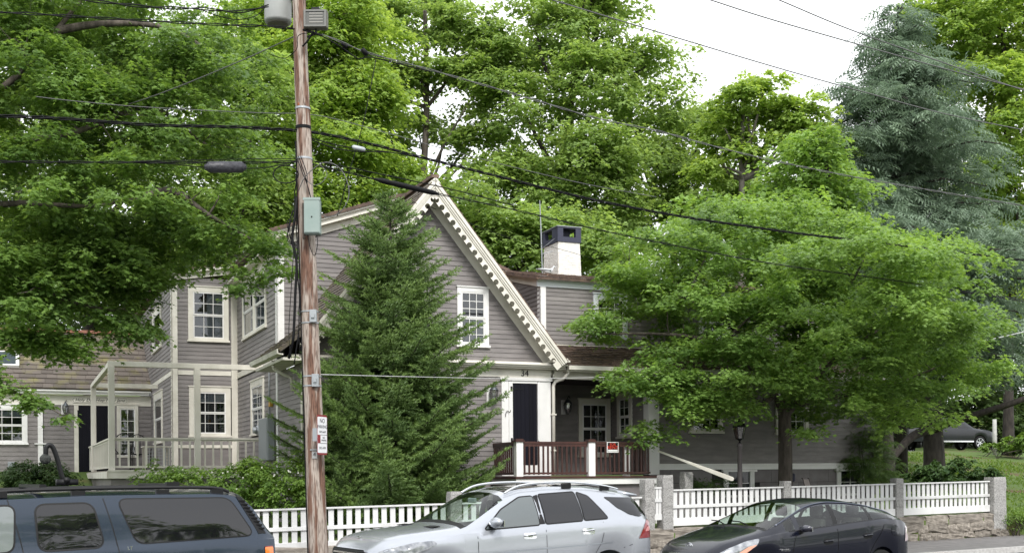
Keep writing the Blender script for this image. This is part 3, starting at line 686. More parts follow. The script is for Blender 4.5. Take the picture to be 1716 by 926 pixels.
cc.box(a0, a1, b0, b1, 8.46, 8.60); cc.box(a0, a1, b0, b1, 8.84, 8.88)
for (x0, x1, y0, y1) in ((a0, a0 + .17, b0, b0 + .12), (a1 - .17, a1, b0, b0 + .12), (a0, a0 + .12, b1 - .17, b1), (a1 - .12, a1, b1 - .17, b1)): cc.box(x0, x1, y0, y1, 8.60, 8.84)
cc.box(a0, a0 + .1, b0 + .1, b0 + .38, 8.6, 8.84); cc.box(a0 + .2, a1 - .2, v0_ + .3, v0_ + .5, 8.60, 8.84)
cc.build('chimney_cap', NAVY, chim); MB().box(a0 - .02, a1 + .02, b0 - .02, b1 + .02, 8.881, 8.90).build('cap_slab', GALV, chim)
# ---- wall lanterns
def wall_lantern(F, a, z, sc=1.):
    L = B(F, (a - .07 * sc, a + .05 * sc, .03, .05, z - .04, z + .34 * sc)).build('wall_lantern', TRIMW, house)
    P = lambda x, n, y: F(a + .06 + x * sc, .19 + n * sc, z + y * sc)
    MB().tube(smooth_path([F(a, .05, z + .2 * sc), F(a, .12, z + .22 * sc), P(0, 0, .40), P(.03, 0, .44), P(.06, 0, .38)], 5), .010 * sc, 6).build('bracket', IRON, L)
    c = P(0, 0, 0)
    MB().lathe([(.02, .36), (.05 * sc, .34 * sc), (.11 * sc, .26 * sc), (.115 * sc, .245 * sc)], 12, (c[0], c[1], c[2])).build('hood', mat('lantern_metal', (.10, .11, .12), .4, metal=.6), L, True)
    MB().lathe([(.11 * sc, .244 * sc), (.10 * sc, .12 * sc), (.06 * sc, 0), (.02 * sc, -.01)], 8, c).build('glass', glassmat('lantern_glass', (.75, .75, .75), .15, .25), L)
    rb = MB()
    for k in range(8):
        an = math.pi / 4 * k; q = [(c[0] + r_ * math.cos(an), c[1] + r_ * math.sin(an), c[2] + z_) for r_, z_ in ((.113 * sc, .245 * sc), (.103 * sc, .12 * sc), (.062 * sc, 0), (.01, -.04))]; rb.tube(q, .005, 4)
    rb.build('cage', MATS['lantern_metal'], L)
wall_lantern(GF, -1.62, 3.72); wall_lantern(front(2.0), 1.30, 3.58); wall_lantern(WF, -10.66, 4.02, .9)
# ---- front porch
PF = front(-1.5)
dk = B(PF, (-1.62, 2.16, -1.45, .12, 1.86, 1.905)).build('porch_floor', MAHOG, house)
B(front(0), (.03, 2.72, -1.9, -.05, 1.86, 1.904)).build('porch_floor', MAHOG, house)
B(PF, (-1.60, 2.14, .055, .09, 1.72, 1.855), (-1.60, -1.57, -1.45, .054, 1.72, 1.855), (2.11, 2.14, -1.45, .054, 1.72, 1.855)).build('porch_fascia', TRIMW, house)
B(PF, (-1.55, 2.05, -1.44, .0, .6, 1.72)).build('porch_base', FOUND, house)
B(PF, (2.051, 2.13, -.1, .05, .6, 1.719)).build('porch_corner_post', TRIMW, house)
for u in (-1.50, .34):
    p = B(PF, (u - .085, u + .085, -.085, .085, 1.906, 2.70)).build('porch_post', TRIMW, house, bevel=.005)
    B(PF, (u - .115, u + .115, -.115, .115, 2.701, 2.735), (u - .09, u + .09, -.09, .09, 2.736, 2.77)).build('post_cap', MAHOG, p)
bal = MB().box(-.018, .018, -.018, .018, 0, .70).mesh('baluster', MAHOG)
def railing(F, a0, a1, n=0.):
    r = B(F, (a0, a1, n - .035, n + .035, 2.665, 2.71), (a0, a1, n - .02, n + .02, 2.60, 2.664), (a0, a1, n - .022, n + .022, 1.96, 2.005)).build('porch_railing', MAHOG, house)
    k = max(2, int((a1 - a0) / .118))
    for i in range(k): link('baluster', bal, r, F(a0 + (a1 - a0) * (i + .5) / k, n, 1.95))
railing(PF, -1.41, .25); railing(PF, .43, 1.86); railing(WallF((-1.50, 0), (0, 1), (-1, 0)), -1.41, -.02); railing(WallF((1.92, 0), (0, 1), (1, 0)), -1.5, -.6)
B(PF, (1.28, 1.42, -.18, -.06, 1.906, 2.60)).build('white_newel', TRIMW, house)
# steps down to the right and a broad white hand rail
st = MB()
for i in range(6): st.box(2.17 + i * .28, 2.17 + (i + 1) * .28, -1.7, -.5, .5, 1.75 - i * .17)
st.build('porch_steps', FOUND, house)
hr = MB(); A = Vector((2.12, -1.55, 2.50)); Bq = Vector((3.46, -2.75, 1.80)); D = (Bq - A).normalized(); up = Vector((0, 0, 1)); sd_ = D.cross(up).normalized(); n2 = sd_.cross(D)
ws = [(0, .030), (.3, .036), (.62, .06), (.9, .075), (.98, .07), (1.0, .04)]; vs = []; fs = []
for t, wd in ws:
    p = A.lerp(Bq, t)
    for (x, y) in ((-1, -1), (1, -1), (1, 1), (-1, 1)): vs.append(tuple(p + n2 * (x * wd * .72) + sd_ * (y * .035)))
for i in range(len(ws) - 1):
    for k in range(4): fs.append((i * 4 + k, i * 4 + (k + 1) % 4, i * 4 + 4 + (k + 1) % 4, i * 4 + 4 + k))
fs += [(0, 1, 2, 3), (len(vs) - 1, len(vs) - 2, len(vs) - 3, len(vs) - 4)]
hr.add(vs, fs).build('hand_rail', WEATH, house, bevel=.008)
# ---- deck with pergola on the left
DKV = 4.5; KF = front(DKV); DK = mat('deck_boards', (.20, .17, .14), .8, (.28, .25, .21), 6, .2, stretch=(.2, 1, 1), rnd=.1)
fl = B(WallF((0, 0), (1, 0), (0, 1)), (-9.95, -6.16, 4.42, 13.95, 2.06, 2.10)).build('deck_floor', DK, house)
for i in range(60):
    v = 4.42 + i * .158; B(WallF((0, 0), (1, 0), (0, 1)), (-9.97, -6.15, v, v + .15, 2.101, 2.125)).build('deck_board', DK, fl)
B(KF, (-9.95, -5.6, .08, .12, 1.93, 2.10), (-9.97, -5.6, .05, .14, 2.101, 2.14)).build('deck_fascia', WEATH, house)
B(leftw(-9.95), (4.42, 13.9, 0, .04, 1.93, 2.10)).build('deck_fascia', WEATH, house)
B(KF, (-9.9, -5.6, -.1, .0, .8, 1.93)).build('deck_skirt', SID, house); B(leftw(-9.9), (4.6, 13.9, -.1, .0, .8, 1.93)).build('deck_skirt', SID, house)
for (u, v) in ((-9.87, 4.5), (-7.80, 4.5), (-9.87, 11.9)):
    F = front(v); B(F, (u - .075, u + .075, -.075, .075, 2.126, 4.70)).build('pergola_post', WEATH, house, bevel=.005)
B(KF, (-9.95, -5.72, -.06, .06, 4.70, 4.83)).build('pergola_beam', WEATH, house, bevel=.005)
B(leftw(-9.87), (4.57, 12.3, -.06, .06, 4.705, 4.83)).build('pergola_beam', WEATH, house, bevel=.005)
B(front(11.9), (-9.81, -7.96, -.05, .05, 4.71, 4.84)).build('pergola_beam', WEATH, house, bevel=.005)
bal2 = MB().box(-.022, .022, -.022, .022, 0, .70).mesh('baluster', WEATH)
def railing2(F, a0, a1, sp=.2):
    r = B(F, (a0, a1, -.05, .05, 2.905, 2.945), (a0, a1, -.02, .02, 2.86, 2.904), (a0, a1, -.02, .02, 2.19, 2.24)).build('deck_railing', WEATH, house)
    k = int((a1 - a0) / sp)
    for i in range(k): link('baluster', bal2, r, F(a0 + (a1 - a0) * (i + .5) / k, 0, 2.2))
railing2(KF, -9.79, -7.88); railing2(KF, -7.72, -5.65); railing2(leftw(-9.87), 4.58, 11.8, .17); railing2(leftw(-9.87), 12.0, 13.9, .17)
# ================================================================== vegetation
def unit(a): return a / np.maximum(np.linalg.norm(a, axis=-1, keepdims=True), 1e-9)
def leaf_template(kind):
    if kind == 'maple':      # five lobed blade with a fold and drooping tips, stalk end at origin
        ang = np.radians([-150, -112, -78, -52, -22, 0, 22, 52, 78, 112, 150]); r = np.array([.42, .58, .36, .86, .46, 1.0, .46, .86, .36, .58, .42])
        P = np.stack([np.cos(ang) * r + .25, np.sin(ang) * r, -.16 * (np.abs(np.sin(ang)) * r) ** 1.2 - .10 * r ** 2], 1)
        V = np.vstack([[[0.1, 0, .04]], P]); F = np.array([[0, i, i + 1] for i in range(1, 11)]); return V * .5, F
    if kind == 'maple_far':
        V = np.array([[-.35, 0, 0], [.0, -.5, -.08], [.25, -.2, 0], [.62, 0, -.12], [.25, .2, 0], [.0, .5, -.08]]); F = np.array([[0, 1, 2], [0, 2, 4], [2, 3, 4], [0, 4, 5]]); return V, F
    if kind == 'oval':
        V = np.array([[-.5, 0, 0], [-.1, -.26, .05], [.5, 0, -.08], [-.1, .26, .05]]); F = np.array([[0, 1, 2], [0, 2, 3]]); return V, F
    if kind == 'brush':      # twig with needles round it
        V = []; F = []
        for i in range(13):
            x = i / 13; a = i * 2.4; c, s = math.cos(a), math.sin(a); r = .36 * (1 - .35 * x)
            b = len(V); V += [[x - .05, -.045 * s, .045 * c], [x + .07, .045 * s, -.045 * c], [x + .22, r * c, r * s]]; F.append([b, b + 1, b + 2])
        b = len(V); V += [[-.1, -.02, 0], [-.1, .02, 0], [1.1, 0, 0]]; F.append([b, b + 1, b + 2])
        return np.array(V), np.array(F)
    if kind == 'tuft':       # flat drooping cedar spray
        V = []; F = []
        for i in range(8):
            x = i / 8; sd = 1 if i % 2 else -1; l = .34 * (1 - .5 * x); z = -.12 * x * x
            b = len(V); V += [[x - .04, 0, z], [x + .10, 0, z], [x + .22, sd * l, z - .10]]; F.append([b, b + 1, b + 2])
        return np.array(V), np.array(F)
def place(kind, pos, xdir, nrm, size, rng=RNG):
    """instances of one small leaf, baked to arrays. xdir = pointing direction, nrm = blade normal"""
    V, F = leaf_template(kind); n = len(pos)
    x = unit(xdir); z = unit(nrm - (nrm * x).sum(-1, keepdims=True) * x); y = np.cross(z, x)
    M = np.stack([x, y, z], 1)                                   # n,3(axis),3
    VV = np.einsum('ka,nab->nkb', V, M) * size[:, None, None] + pos[:, None, :]
    FF = F[None] + (np.arange(n) * len(V))[:, None, None]
    return VV.reshape(-1, 3), FF.reshape(-1, F.shape[1]), len(V)
def rand_unit(n, rng=RNG): return unit(rng.normal(size=(n, 3)))
def make_crown(name, lobes, nleaf, size, m, parent, kind='maple', bough=.9, spray=.34, sprays=9, boughs=None, flat=.38, seed=1, shell=.62, tone_by=.5, droop=.35, keep=None, origin=(0, 0, 0), low=-.55):
    """lobes: (centre xyz, radii xyz, weight). Leaves sit in flattened sprays that hang off boughs near the crown's skin."""
    rng = np.random.default_rng(seed); C = np.array([l[0] for l in lobes], float); Rr = np.array([l[1] for l in lobes], float)
    W = np.array([(l[2] if len(l) > 2 else 1.) * (r[0] * r[1] * r[2]) ** (2 / 3) for l, r in zip(lobes, Rr)]); W /= W.sum()
    nb = boughs or max(20, int(nleaf / 420)); li = rng.choice(len(lobes), nb, p=W)
    d = rand_unit(nb, rng); d[:, 2] = np.where(d[:, 2] < low, -d[:, 2], d[:, 2])
    rad = shell + (1.02 - shell) * rng.random(nb) ** .7
    bc = C[li] + d * Rr[li] * rad[:, None]; bdir = unit(d * np.array([1, 1, .35])); btone = rng.random(nb)
    ns = nb * sprays; bi = np.repeat(np.arange(nb), sprays)
    off = rand_unit(ns, rng) * (rng.random(ns) ** .5)[:, None] * bough * rng.uniform(.6, 1.2, ns)[:, None]; off[:, 2] *= flat * 1.35
    out = (off * bdir[bi]).sum(-1); sc_ = bc[bi] + off; sc_[:, 2] -= droop * np.maximum(out, 0) ** 1.3 * .6
    sdir = unit(bdir[bi] + .6 * off / bough + rng.normal(size=(ns, 3)) * .25)
    stone = np.clip(btone[bi] * .6 + rng.random(ns) * .4 + .25 * off[:, 2] / (bough * flat), 0, 1)
    si = rng.integers(0, ns, nleaf)
    l = rand_unit(nleaf, rng) * (rng.random(nleaf) ** .45)[:, None] * spray * rng.uniform(.7, 1.4, nleaf)[:, None]
    l[:, 2] *= .28; rr_ = np.hypot(l[:, 0], l[:, 1]); l[:, 2] -= rr_ ** 2 / spray * .55
    pos = sc_[si] + l
    hd = unit(np.stack([l[:, 0], l[:, 1], -.0 * l[:, 0]], 1) + sdir[si] * .35 * spray + rng.normal(size=(nleaf, 3)) * .10 * spray)
    hd[:, 2] -= .25 + .5 * rng.random(nleaf); nrm = np.stack([hd[:, 0] * .45, hd[:, 1] * .45, np.ones(nleaf)], 1) + rng.normal(size=(nleaf, 3)) * .38
    sz = size * rng.uniform(.6, 1.25, nleaf)
    if keep is not None:
        kmask = keep(pos); pos, hd, nrm, sz, si = pos[kmask], hd[kmask], nrm[kmask], sz[kmask], si[kmask]
    tone = np.clip(stone[si] * .75 + rng.random(len(pos)) * .35 - .05, 0, 1)
    V, F, k = place(kind, pos, hd, nrm, sz, rng)
    V = V - np.array(origin)
    o = link(name, npmesh(name, V, F, m, np.repeat(tone, k)), parent); return o, sc_
def limb_path(a, b, rng, sag=.0, bend=.12, n=5):
    a = np.array(a, float); b = np.array(b, float); L = np.linalg.norm(b - a); P = []
    off = rng.normal(size=3) * bend * L * .5
    for i in range(n + 1):
        t = i / n; p = a * (1 - t) + b * t + off * math.sin(math.pi * t) + np.array([0, 0, 1]) * (.18 * L * math.sin(math.pi * t * .9)) * (1 if sag == 0 else sag)
        P.append(p + rng.normal(size=3) * .015 * L)
    return P
def limbs(name, base, forks, tips, m, parent, r0=.16, seed=1, ntips=70, twig=.010):
    """forks: limb polylines (list of points) starting on the trunk; tips joined to the nearest limb point"""
    rng = np.random.default_rng(seed); b = MB(); pts = []; rad = []
    o = np.array(base)
    for f in forks:
        P = smooth_path(f, 4); n = len(P); rf = r0 * .62
        R_ = [rf * (1 - .82 * i / (n - 1)) for i in range(n)]; b.tube([tuple(np.array(p) - o) for p in P], R_, 7)
        pts += [np.array(p) for p in P[2:]]; rad += R_[2:]
    pts = np.array(pts); sel = tips[rng.choice(len(tips), min(ntips, len(tips)), replace=False)]
    for t in sel:
        d = np.linalg.norm(pts - t, axis=1) + .6 * np.maximum(0, pts[:, 2] - t[2]); i = int(d.argmin())
        if d[i] < .15: continue
        P = limb_path(pts[i], t, rng, bend=.16); n = len(P); ra = min(rad[i] * .6, .012 + .016 * d[i])
        b.tube([tuple(p - o) for p in P], [ra * (1 - .8 * k / (n - 1)) for k in range(n)], 5, False)
        if rng.random() < .6:
            pts = np.vstack([pts, P[2], P[3]]); rad += [ra * .6, ra * .5]
    return b.build(name, m, parent, True)
def trunk(pts, r0, r1, m, parent, base, flare=1.35, n=12, name='trunk'):
    P = smooth_path(pts, 5); k = len(P); rs = [r0 + (r1 - r0) * i / (k - 1) for i in range(k)]; rs[0] *= flare; rs[1] *= 1 + (flare - 1) * .4
    b = MB(); b.tube([tuple(Vector(p) - Vector(base)) for p in P], rs, n); me = b.mesh('trunk', m, True)
    return link(name, me, parent)
LF_NEAR = leafmat('maple_leaf', (.062, .12, .034), (.24, .375, .095), .48, .42)
LF_YARD = leafmat('yard_maple_leaf', (.085, .160, .042), (.285, .44, .11), .46, .45)
LF_TALL = leafmat('tall_tree_leaf', (.14, .22, .065), (.34, .47, .14), .48)
LF_YEL = leafmat('yellow_green_leaf', (.17, .27, .06), (.37, .50, .13), .5)
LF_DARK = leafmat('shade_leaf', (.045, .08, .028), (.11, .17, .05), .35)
LF_SPR = leafmat('spruce_needle', (.055, .11, .038), (.21, .31, .095), .32, .5)
LF_CED = leafmat('cedar_needle', (.09, .135, .095), (.25, .335, .225), .3, .6)
LF_HED = leafmat('shrub_leaf', (.075, .15, .030), (.19, .30, .06), .35)
LF_BOX = leafmat('box_leaf', (.018, .045, .012), (.055, .10, .022), .2)
LF_RHO = leafmat('evergreen_shrub_leaf', (.025, .06, .018), (.075, .135, .034), .25)
def G(x, y): s, t = ST.inv(x, y); return zground(s, t)
def tree(name, label, base, tr, r0, r1, forks, lobes, nleaf, size, lm, bm, kind='maple', grp=None, cat='tree', ntips=70, seed=1, lr=None, **kw):
    root = empty(name, base); tag(root, label, cat, grp)
    o, tips = make_crown('crown', lobes, nleaf, size, lm, root, kind, seed=seed, origin=base, **kw)
    trunk(tr, r0, r1, bm, root, base)
    limbs('limbs', base, forks, tips, bm, root, lr or r0, seed, ntips)
    return root
def A(px, py, Y): return tuple(at(px, py, Y))
def lobe(px, py, Y, rx, rz, ry=None, w=1.):
    """ellipsoid measured in photograph pixels at depth Y"""
    k = Y / FPX; c = at(px, py, Y); return ((c.x, c.y, c.z), (rx * k, (ry if ry else rx * k * .85), rz * k), w)
# ---- near maple at the upper left
bx = -13.0; by = 21.5; bz = G(bx, by); Y = 22.0
top = [A(-250, 330, 21.5), A(-200, 60, 21.5), A(-120, -250, 21.5)]
deck_shade_lobes = [((-11.5, 27.5, 11.6), (3.6, 4.0, 2.1), .8), ((-8.6, 31.0, 12.4), (3.0, 3.6, 2.0), .8)]  # extra crown lobes added above the deck to shade the left walls
near = deck_shade_lobes + [lobe(60, 140, 21.6, 110, 90), lobe(40, 300, 21, 95, 110), lobe(60, 470, 22.0, 120, 105, 2.0, 1.3), lobe(190, 200, 22, 110, 95), lobe(220, 330, 21.6, 125, 95), lobe(165, 465, 22.5, 95, 85, 1.8, 1.3),
        lobe(330, 250, 23, 95, 95), lobe(330, 345, 22.5, 100, 55), lobe(395, 405, 22.6, 55, 35, 1.0), lobe(110, 30, 22.5, 140, 80), lobe(250, 80, 23, 130, 65), lobe(330, 135, 23, 85, 60), lobe(420, 330, 23.2, 60, 75, 1.1),
        lobe(245, 430, 23, 55, 35, 1.2), lobe(420, 462, 22.6, 40, 10, .4, 1.3), lobe(195, 480, 22.8, 55, 42, 1.2, 1.4), lobe(455, 430, 22.2, 20, 40, .5, 1.1), lobe(110, 590, 22, 80, 22, .9, 1.8), lobe(50, 570, 22, 60, 35, .9, 1.4), lobe(185, 535, 22.4, 45, 26, .8, 1.4), lobe(395, 400, 23, 60, 30, 1.0, 1.2), lobe(20, 590, 22, 45, 22, .7, 1.2), lobe(-90, 250, 22, 150, 260, 3.0), lobe(60, -60, 23, 200, 100, 3), lobe(448, 492, 22.3, 16, 18, .3, 1.2), lobe(330, 470, 22.6, 40, 10, .3, 1.3), lobe(15, 40, 21.5, 70, 60, 1.5), lobe(110, 560, 22, 75, 32, 1.2, 1.2), lobe(440, 250, 23.5, 50, 45, .9), lobe(90, 520, 22.6, 110, 60, 1.4, 1.3), lobe(30, 480, 21.4, 80, 80, 1.2, 1.2), lobe(150, 420, 23, 120, 80, 1.6, 1.1), lobe(250, 400, 23.2, 80, 45, 1.2, 1.1), lobe(140, 290, 23.4, 140, 90, 1.6, 1), lobe(50, 200, 23.4, 120, 90, 1.6, 1)]
forks = [[A(-200, 330, 21.5), A(-60, 345, 21.5), A(40, 340, 21.2), A(150, 345, 21.3), A(240, 330, 21.6)], [A(240, 330, 21.6), A(290, 320, 21.8), A(350, 360, 22), A(420, 400, 22.3)], [A(-190, 200, 21.5), A(0, 150, 22), A(120, 20, 22.5), A(190, -60, 23)],
         [A(60, 60, 22.3), A(170, 40, 22.6), A(290, 50, 23), A(380, 110, 23.3)], [A(-180, 250, 21.5), A(0, 240, 21.2), A(130, 220, 21.5), A(250, 180, 22.4), A(340, 240, 23)], [A(-200, 360, 21.5), A(-20, 440, 21.8), A(100, 500, 22), A(190, 520, 22.4)]]
tree('maple_tree', 'large near maple overhanging the upper left in front of the left wing roof', (bx, by, bz), [(bx, by, bz)] + top, .38, .2, forks, near, 150000, .15, LF_NEAR, BARK, grp=None, lr=.15, ntips=230, seed=21, bough=.62, spray=.30, sprays=9, boughs=500, shell=.4)
# low foreground branch of the same maple at the far left
br = [lobe(10, 660, 19.5, 30, 26, .5), lobe(60, 672, 19.6, 34, 20, .45, 1.3), lobe(98, 690, 19.7, 14, 9, .25, 1.6), lobe(-30, 640, 19.5, 50, 50, .7)]
rootb = [o for o in bpy.data.objects if o.name == 'maple_tree'][0]
o, tp_ = make_crown('low_branch_leaves', br, 1700, .15, LF_NEAR, rootb, seed=5, bough=.26, spray=.2, sprays=5, boughs=24, origin=(bx, by, bz), shell=.1)
limbs('low_branch', (bx, by, bz), [[A(-230, 500, 21), A(-90, 580, 20), A(-10, 640, 19.6), A(60, 672, 19.6), A(105, 695, 19.7)]], tp_, BARK, rootb, .07, 3, 18)
# ---- yard maple on the right
Yt = 29.3; bx, by = A(1316, 812, Yt)[0], Yt; bz = G(bx, by); base = (bx, by, bz)
L2 = [lobe(1180, 440, 29, 170, 75, 2.6, 1.1), lobe(1080, 530, 28.6, 100, 62, 1.8, 1.2), lobe(1300, 430, 29.5, 190, 70, 3, 1), lobe(1455, 470, 29, 150, 75, 2.6, 1.1), lobe(1560, 440, 29.2, 75, 55, 1.6, 1), lobe(1590, 560, 28.8, 85, 75, 1.6, 1.2),
      lobe(1480, 590, 28.2, 140, 80, 2.4, 1.2), lobe(1330, 570, 27.8, 150, 85, 2.2, 1.1), lobe(1200, 620, 28, 130, 60, 2.0, 1.2), lobe(1400, 680, 28, 120, 42, 1.8, 1.1), lobe(1520, 670, 28.4, 95, 40, 1.6, 1.1), lobe(1110, 655, 27.6, 62, 40, 1.1, 1.2), lobe(1050, 640, 27.4, 55, 20, .7, 1.4),
      lobe(1000, 560, 28.5, 55, 28, .9, 1.4), lobe(1640, 625, 28.6, 50, 26, .8, 1.3), lobe(1240, 690, 28.2, 85, 26, 1.2, 1.0), lobe(1250, 380, 30, 120, 30, 2, .9), lobe(1620, 400, 29.4, 24, 18, .6, 1.0), lobe(1340, 660, 30.6, 150, 60, 1.5, .6), lobe(1090, 725, 27.4, 22, 16, .4, 1.6), lobe(1430, 400, 30, 90, 34, 1.6, 1), lobe(1400, 610, 29.5, 130, 60, 1.6, 1.0), lobe(1430, 690, 29.6, 110, 40, 1.2, 1.1), lobe(1250, 560, 29.5, 120, 60, 1.6, .9), lobe(1190, 500, 30, 110, 60, 1.4, .9), lobe(1440, 520, 30.5, 130, 70, 1.4, .9), lobe(1340, 500, 28.2, 100, 50, 1.2, .9), lobe(1450, 440, 25, 110, 60, 1.6, 1.1), lobe(1560, 470, 25.5, 85, 60, 1.4, 1.1), lobe(1385, 425, 24.4, 60, 40, 1.2, 1.2), lobe(1500, 530, 25.5, 120, 60, 1.5, 1.0), lobe(1330, 460, 25.5, 70, 45, 1.2), lobe(1180, 520, 27.6, 75, 48, 1.2, 1.2), lobe(1070, 480, 28.2, 70, 34, 1.1, 1.2), lobe(1140, 590, 27.8, 70, 30, 1, 1.2), lobe(1180, 680, 27.8, 90, 32, 1, 1.3), lobe(1280, 660, 28, 80, 40, 1, 1.1), lobe(1440, 715, 28, 90, 26, 1, 1.2), lobe(1120, 690, 27.6, 45, 26, .7, 1.4), lobe(1530, 700, 28, 50, 26, .8, 1.2), lobe(1650, 600, 28.6, 40, 30, .8, 1.2), lobe(1590, 650, 28.6, 60, 30, 1, 1.2)]
fk = [[A(1312, 700, Yt), A(1290, 640, 29.2), A(1240, 560, 29), A(1150, 500, 28.8), A(1060, 470, 28.8)], [A(1316, 690, Yt), A(1330, 600, 29.2), A(1330, 500, 29.3), A(1310, 400, 29.6)], [A(1318, 695, Yt), A(1380, 620, 29), A(1460, 560, 28.8), A(1560, 510, 29)],
      [A(1300, 660, Yt), A(1250, 690, 28.4), A(1180, 660, 28), A(1080, 640, 27.6)], [A(1322, 680, Yt), A(1420, 660, 28.6), A(1510, 640, 28.4), A(1600, 600, 28.6)], [A(1300, 650, 29.2), A(1210, 580, 28.4), A(1120, 560, 28.2), A(1000, 560, 28.4)], [A(1330, 600, 29.2), A(1400, 520, 29.6), A(1450, 430, 29.8)]]
tree('maple_tree', 'broad green maple with a single trunk behind the right fence, covering the wing', base, [base, A(1316, 760, Yt), A(1315, 700, Yt), A(1318, 660, Yt)], .19, .15, fk, L2, 132000, .15, LF_YARD, BARK, lr=.14, ntips=240, seed=33, bough=.72, spray=.30, sprays=9, boughs=430, flat=.34, shell=.6, low=-.35)
# ---- tall trees behind the house
def bg(label, px, Yb, trs, lobes, n, lm, size=.2, seed=1, r0=.28, bm=BARKD, kind='maple_far', forks=None, ntips=60, name='deciduous_tree', grp='tall trees behind the house', **kw):
    bx = A(px, 790, Yb)[0]; bz = G(bx, Yb) - .2; base = (bx, Yb, bz); roots = [base] + [A(*t, Yb) for t in trs]
    lobes = [(l[0], tuple(r * .93 for r in l[1]), l[2]) for l in lobes]
    fk = forks or []
    if not fk:
        rng = random.Random(seed); ntr = len(roots)
        for i, l in enumerate(lobes):
            c = l[0]; k = min(range(1, ntr), key=lambda j: abs(roots[j][2] - (c[2] - 2.5))); s = roots[k]
            fk.append([s, tuple((s[j] * .5 + c[j] * .5) + (rng.uniform(-.3, .3)) - (.0 if j != 2 else .3) for j in range(3)), c])
    kw.setdefault('bough', 1.35); kw.setdefault('spray', .62); kw.setdefault('sprays', 8); kw.setdefault('boughs', int(n / 300)); kw.setdefault('shell', .6); n = int(n * .85)
    return tree(name, label, base, roots, r0, r0 * .35, fk, lobes, n, size, lm, bm, kind, grp, ntips=ntips, seed=seed, **kw)
bg('bright green tree directly behind the utility pole, above the sloping cornice', 470, 44, [(470, 500), (480, 250), (500, 60)],
   [lobe(430, 130, 44, 80, 80), lobe(440, 260, 43, 90, 80), lobe(560, 120, 44, 85, 100), lobe(560, 260, 43, 95, 75), lobe(520, 350, 43, 120, 60), lobe(580, 20, 44, 70, 60), lobe(400, 350, 43, 80, 60), lobe(620, 350, 43, 60, 45), lobe(500, 30, 45, 60, 60), lobe(610, 200, 44, 55, 80), lobe(560, 190, 45, 90, 90), lobe(640, 290, 45, 60, 50), lobe(450, 60, 46, 90, 70), lobe(600, 80, 46, 80, 70)], 78000, LF_YEL, seed=41)
bg('open tall maple with dark bare limbs showing against the sky above the gable peak', 715, 50, [(712, 420), (708, 330), (715, 180), (712, 20)],
   [lobe(690, 50, 50, 75, 60), lobe(650, 130, 50, 55, 50), lobe(770, 60, 50, 60, 70), lobe(740, 130, 50, 55, 45), lobe(800, 150, 49, 50, 55), lobe(640, 215, 49, 45, 40), lobe(790, 255, 49, 55, 40), lobe(700, 10, 52, 70, 40), lobe(700, 215, 51, 30, 30, 1, .5), lobe(660, 270, 51, 45, 45), lobe(745, 205, 51, 35, 45, 1, .5), lobe(720, 300, 52, 60, 30, 1, .8), lobe(800, 210, 51, 50, 50)], 34000, LF_TALL, seed=42, ntips=170, lr=.16, bough=1.0, spray=.5, r0=.24, bm=BARK)
bg('tall dense maple rising left of the white sky gap, behind the chimney', 950, 50, [(950, 420), (940, 300), (960, 150), (980, 0)],
   [lobe(900, 60, 50, 95, 80), lobe(1010, 40, 50, 60, 70), lobe(1000, 150, 49, 95, 75), lobe(880, 190, 49, 90, 75), lobe(1085, 110, 50, 48, 42), lobe(960, 265, 48, 110, 60), lobe(860, 330, 48, 110, 65), lobe(1070, 70, 50, 26, 40, 1), lobe(1110, 190, 50, 28, 50, 1.4), lobe(1000, -20, 50, 50, 50), lobe(980, 350, 48, 90, 60), lobe(820, 110, 50, 55, 70), lobe(1055, 255, 49, 40, 28)], 68000, LF_TALL, seed=43, ntips=110)
bg('dark leafy tree low behind the right roof slope of the gable', 800, 42, [(800, 500), (800, 350)],
   [lobe(800, 400, 42, 75, 60), lobe(870, 410, 42, 80, 55), lobe(770, 330, 42, 55, 45), lobe(1010, 420, 43, 90, 45), lobe(940, 385, 44, 60, 40)], 22000, LF_TALL, seed=44)
bg('mid green maple below the sky gap, behind the twisted cable', 1130, 54, [(1130, 500), (1130, 330)],
   [lobe(1080, 290, 54, 85, 60), lobe(1160, 250, 54, 55, 55), lobe(1180, 330, 53, 95, 60), lobe(1090, 370, 53, 110, 50), lobe(1190, 210, 54, 40, 35, 1.2), lobe(1260, 330, 52, 80, 50)], 36000, LF_TALL, seed=45)
bg('sparse yellow-green tree with pale trunk standing right of the sky gap', 1243, 46, [(1243, 500), (1243, 300), (1245, 190)],
   [lobe(1250, 170, 46, 50, 36, 1.3), lobe(1215, 215, 46, 38, 42, 1.2), lobe(1300, 190, 46, 40, 38, 1.2), lobe(1290, 250, 46, 55, 35, 1.3), lobe(1215, 280, 46, 50, 32, 1.3), lobe(1330, 240, 46, 45, 35, 1.2), lobe(1210, 235, 47, 50, 40, 1.2), lobe(1340, 200, 46, 40, 35, 1.2), lobe(1265, 215, 47, 60, 40, 1.2), lobe(1385, 250, 47, 45, 40, 1.2), lobe(1280, 150, 46, 35, 22, 1)], 19000, LF_YEL, seed=46, bm=BARKG, r0=.2, bough=.8, spray=.42, ntips=90)
bg('bright maple clump between the pale trunk and the blue-green cedar', 1370, 38, [(1370, 500), (1375, 330)],
   [lobe(1360, 290, 38, 60, 45), lobe(1330, 340, 38, 80, 45), lobe(1400, 330, 38, 45, 40), lobe(1290, 370, 37, 80, 35), lobe(1200, 370, 36, 70, 35), lobe(1380, 250, 38, 35, 25, 1)], 17000, LF_YARD, seed=47, size=.18)
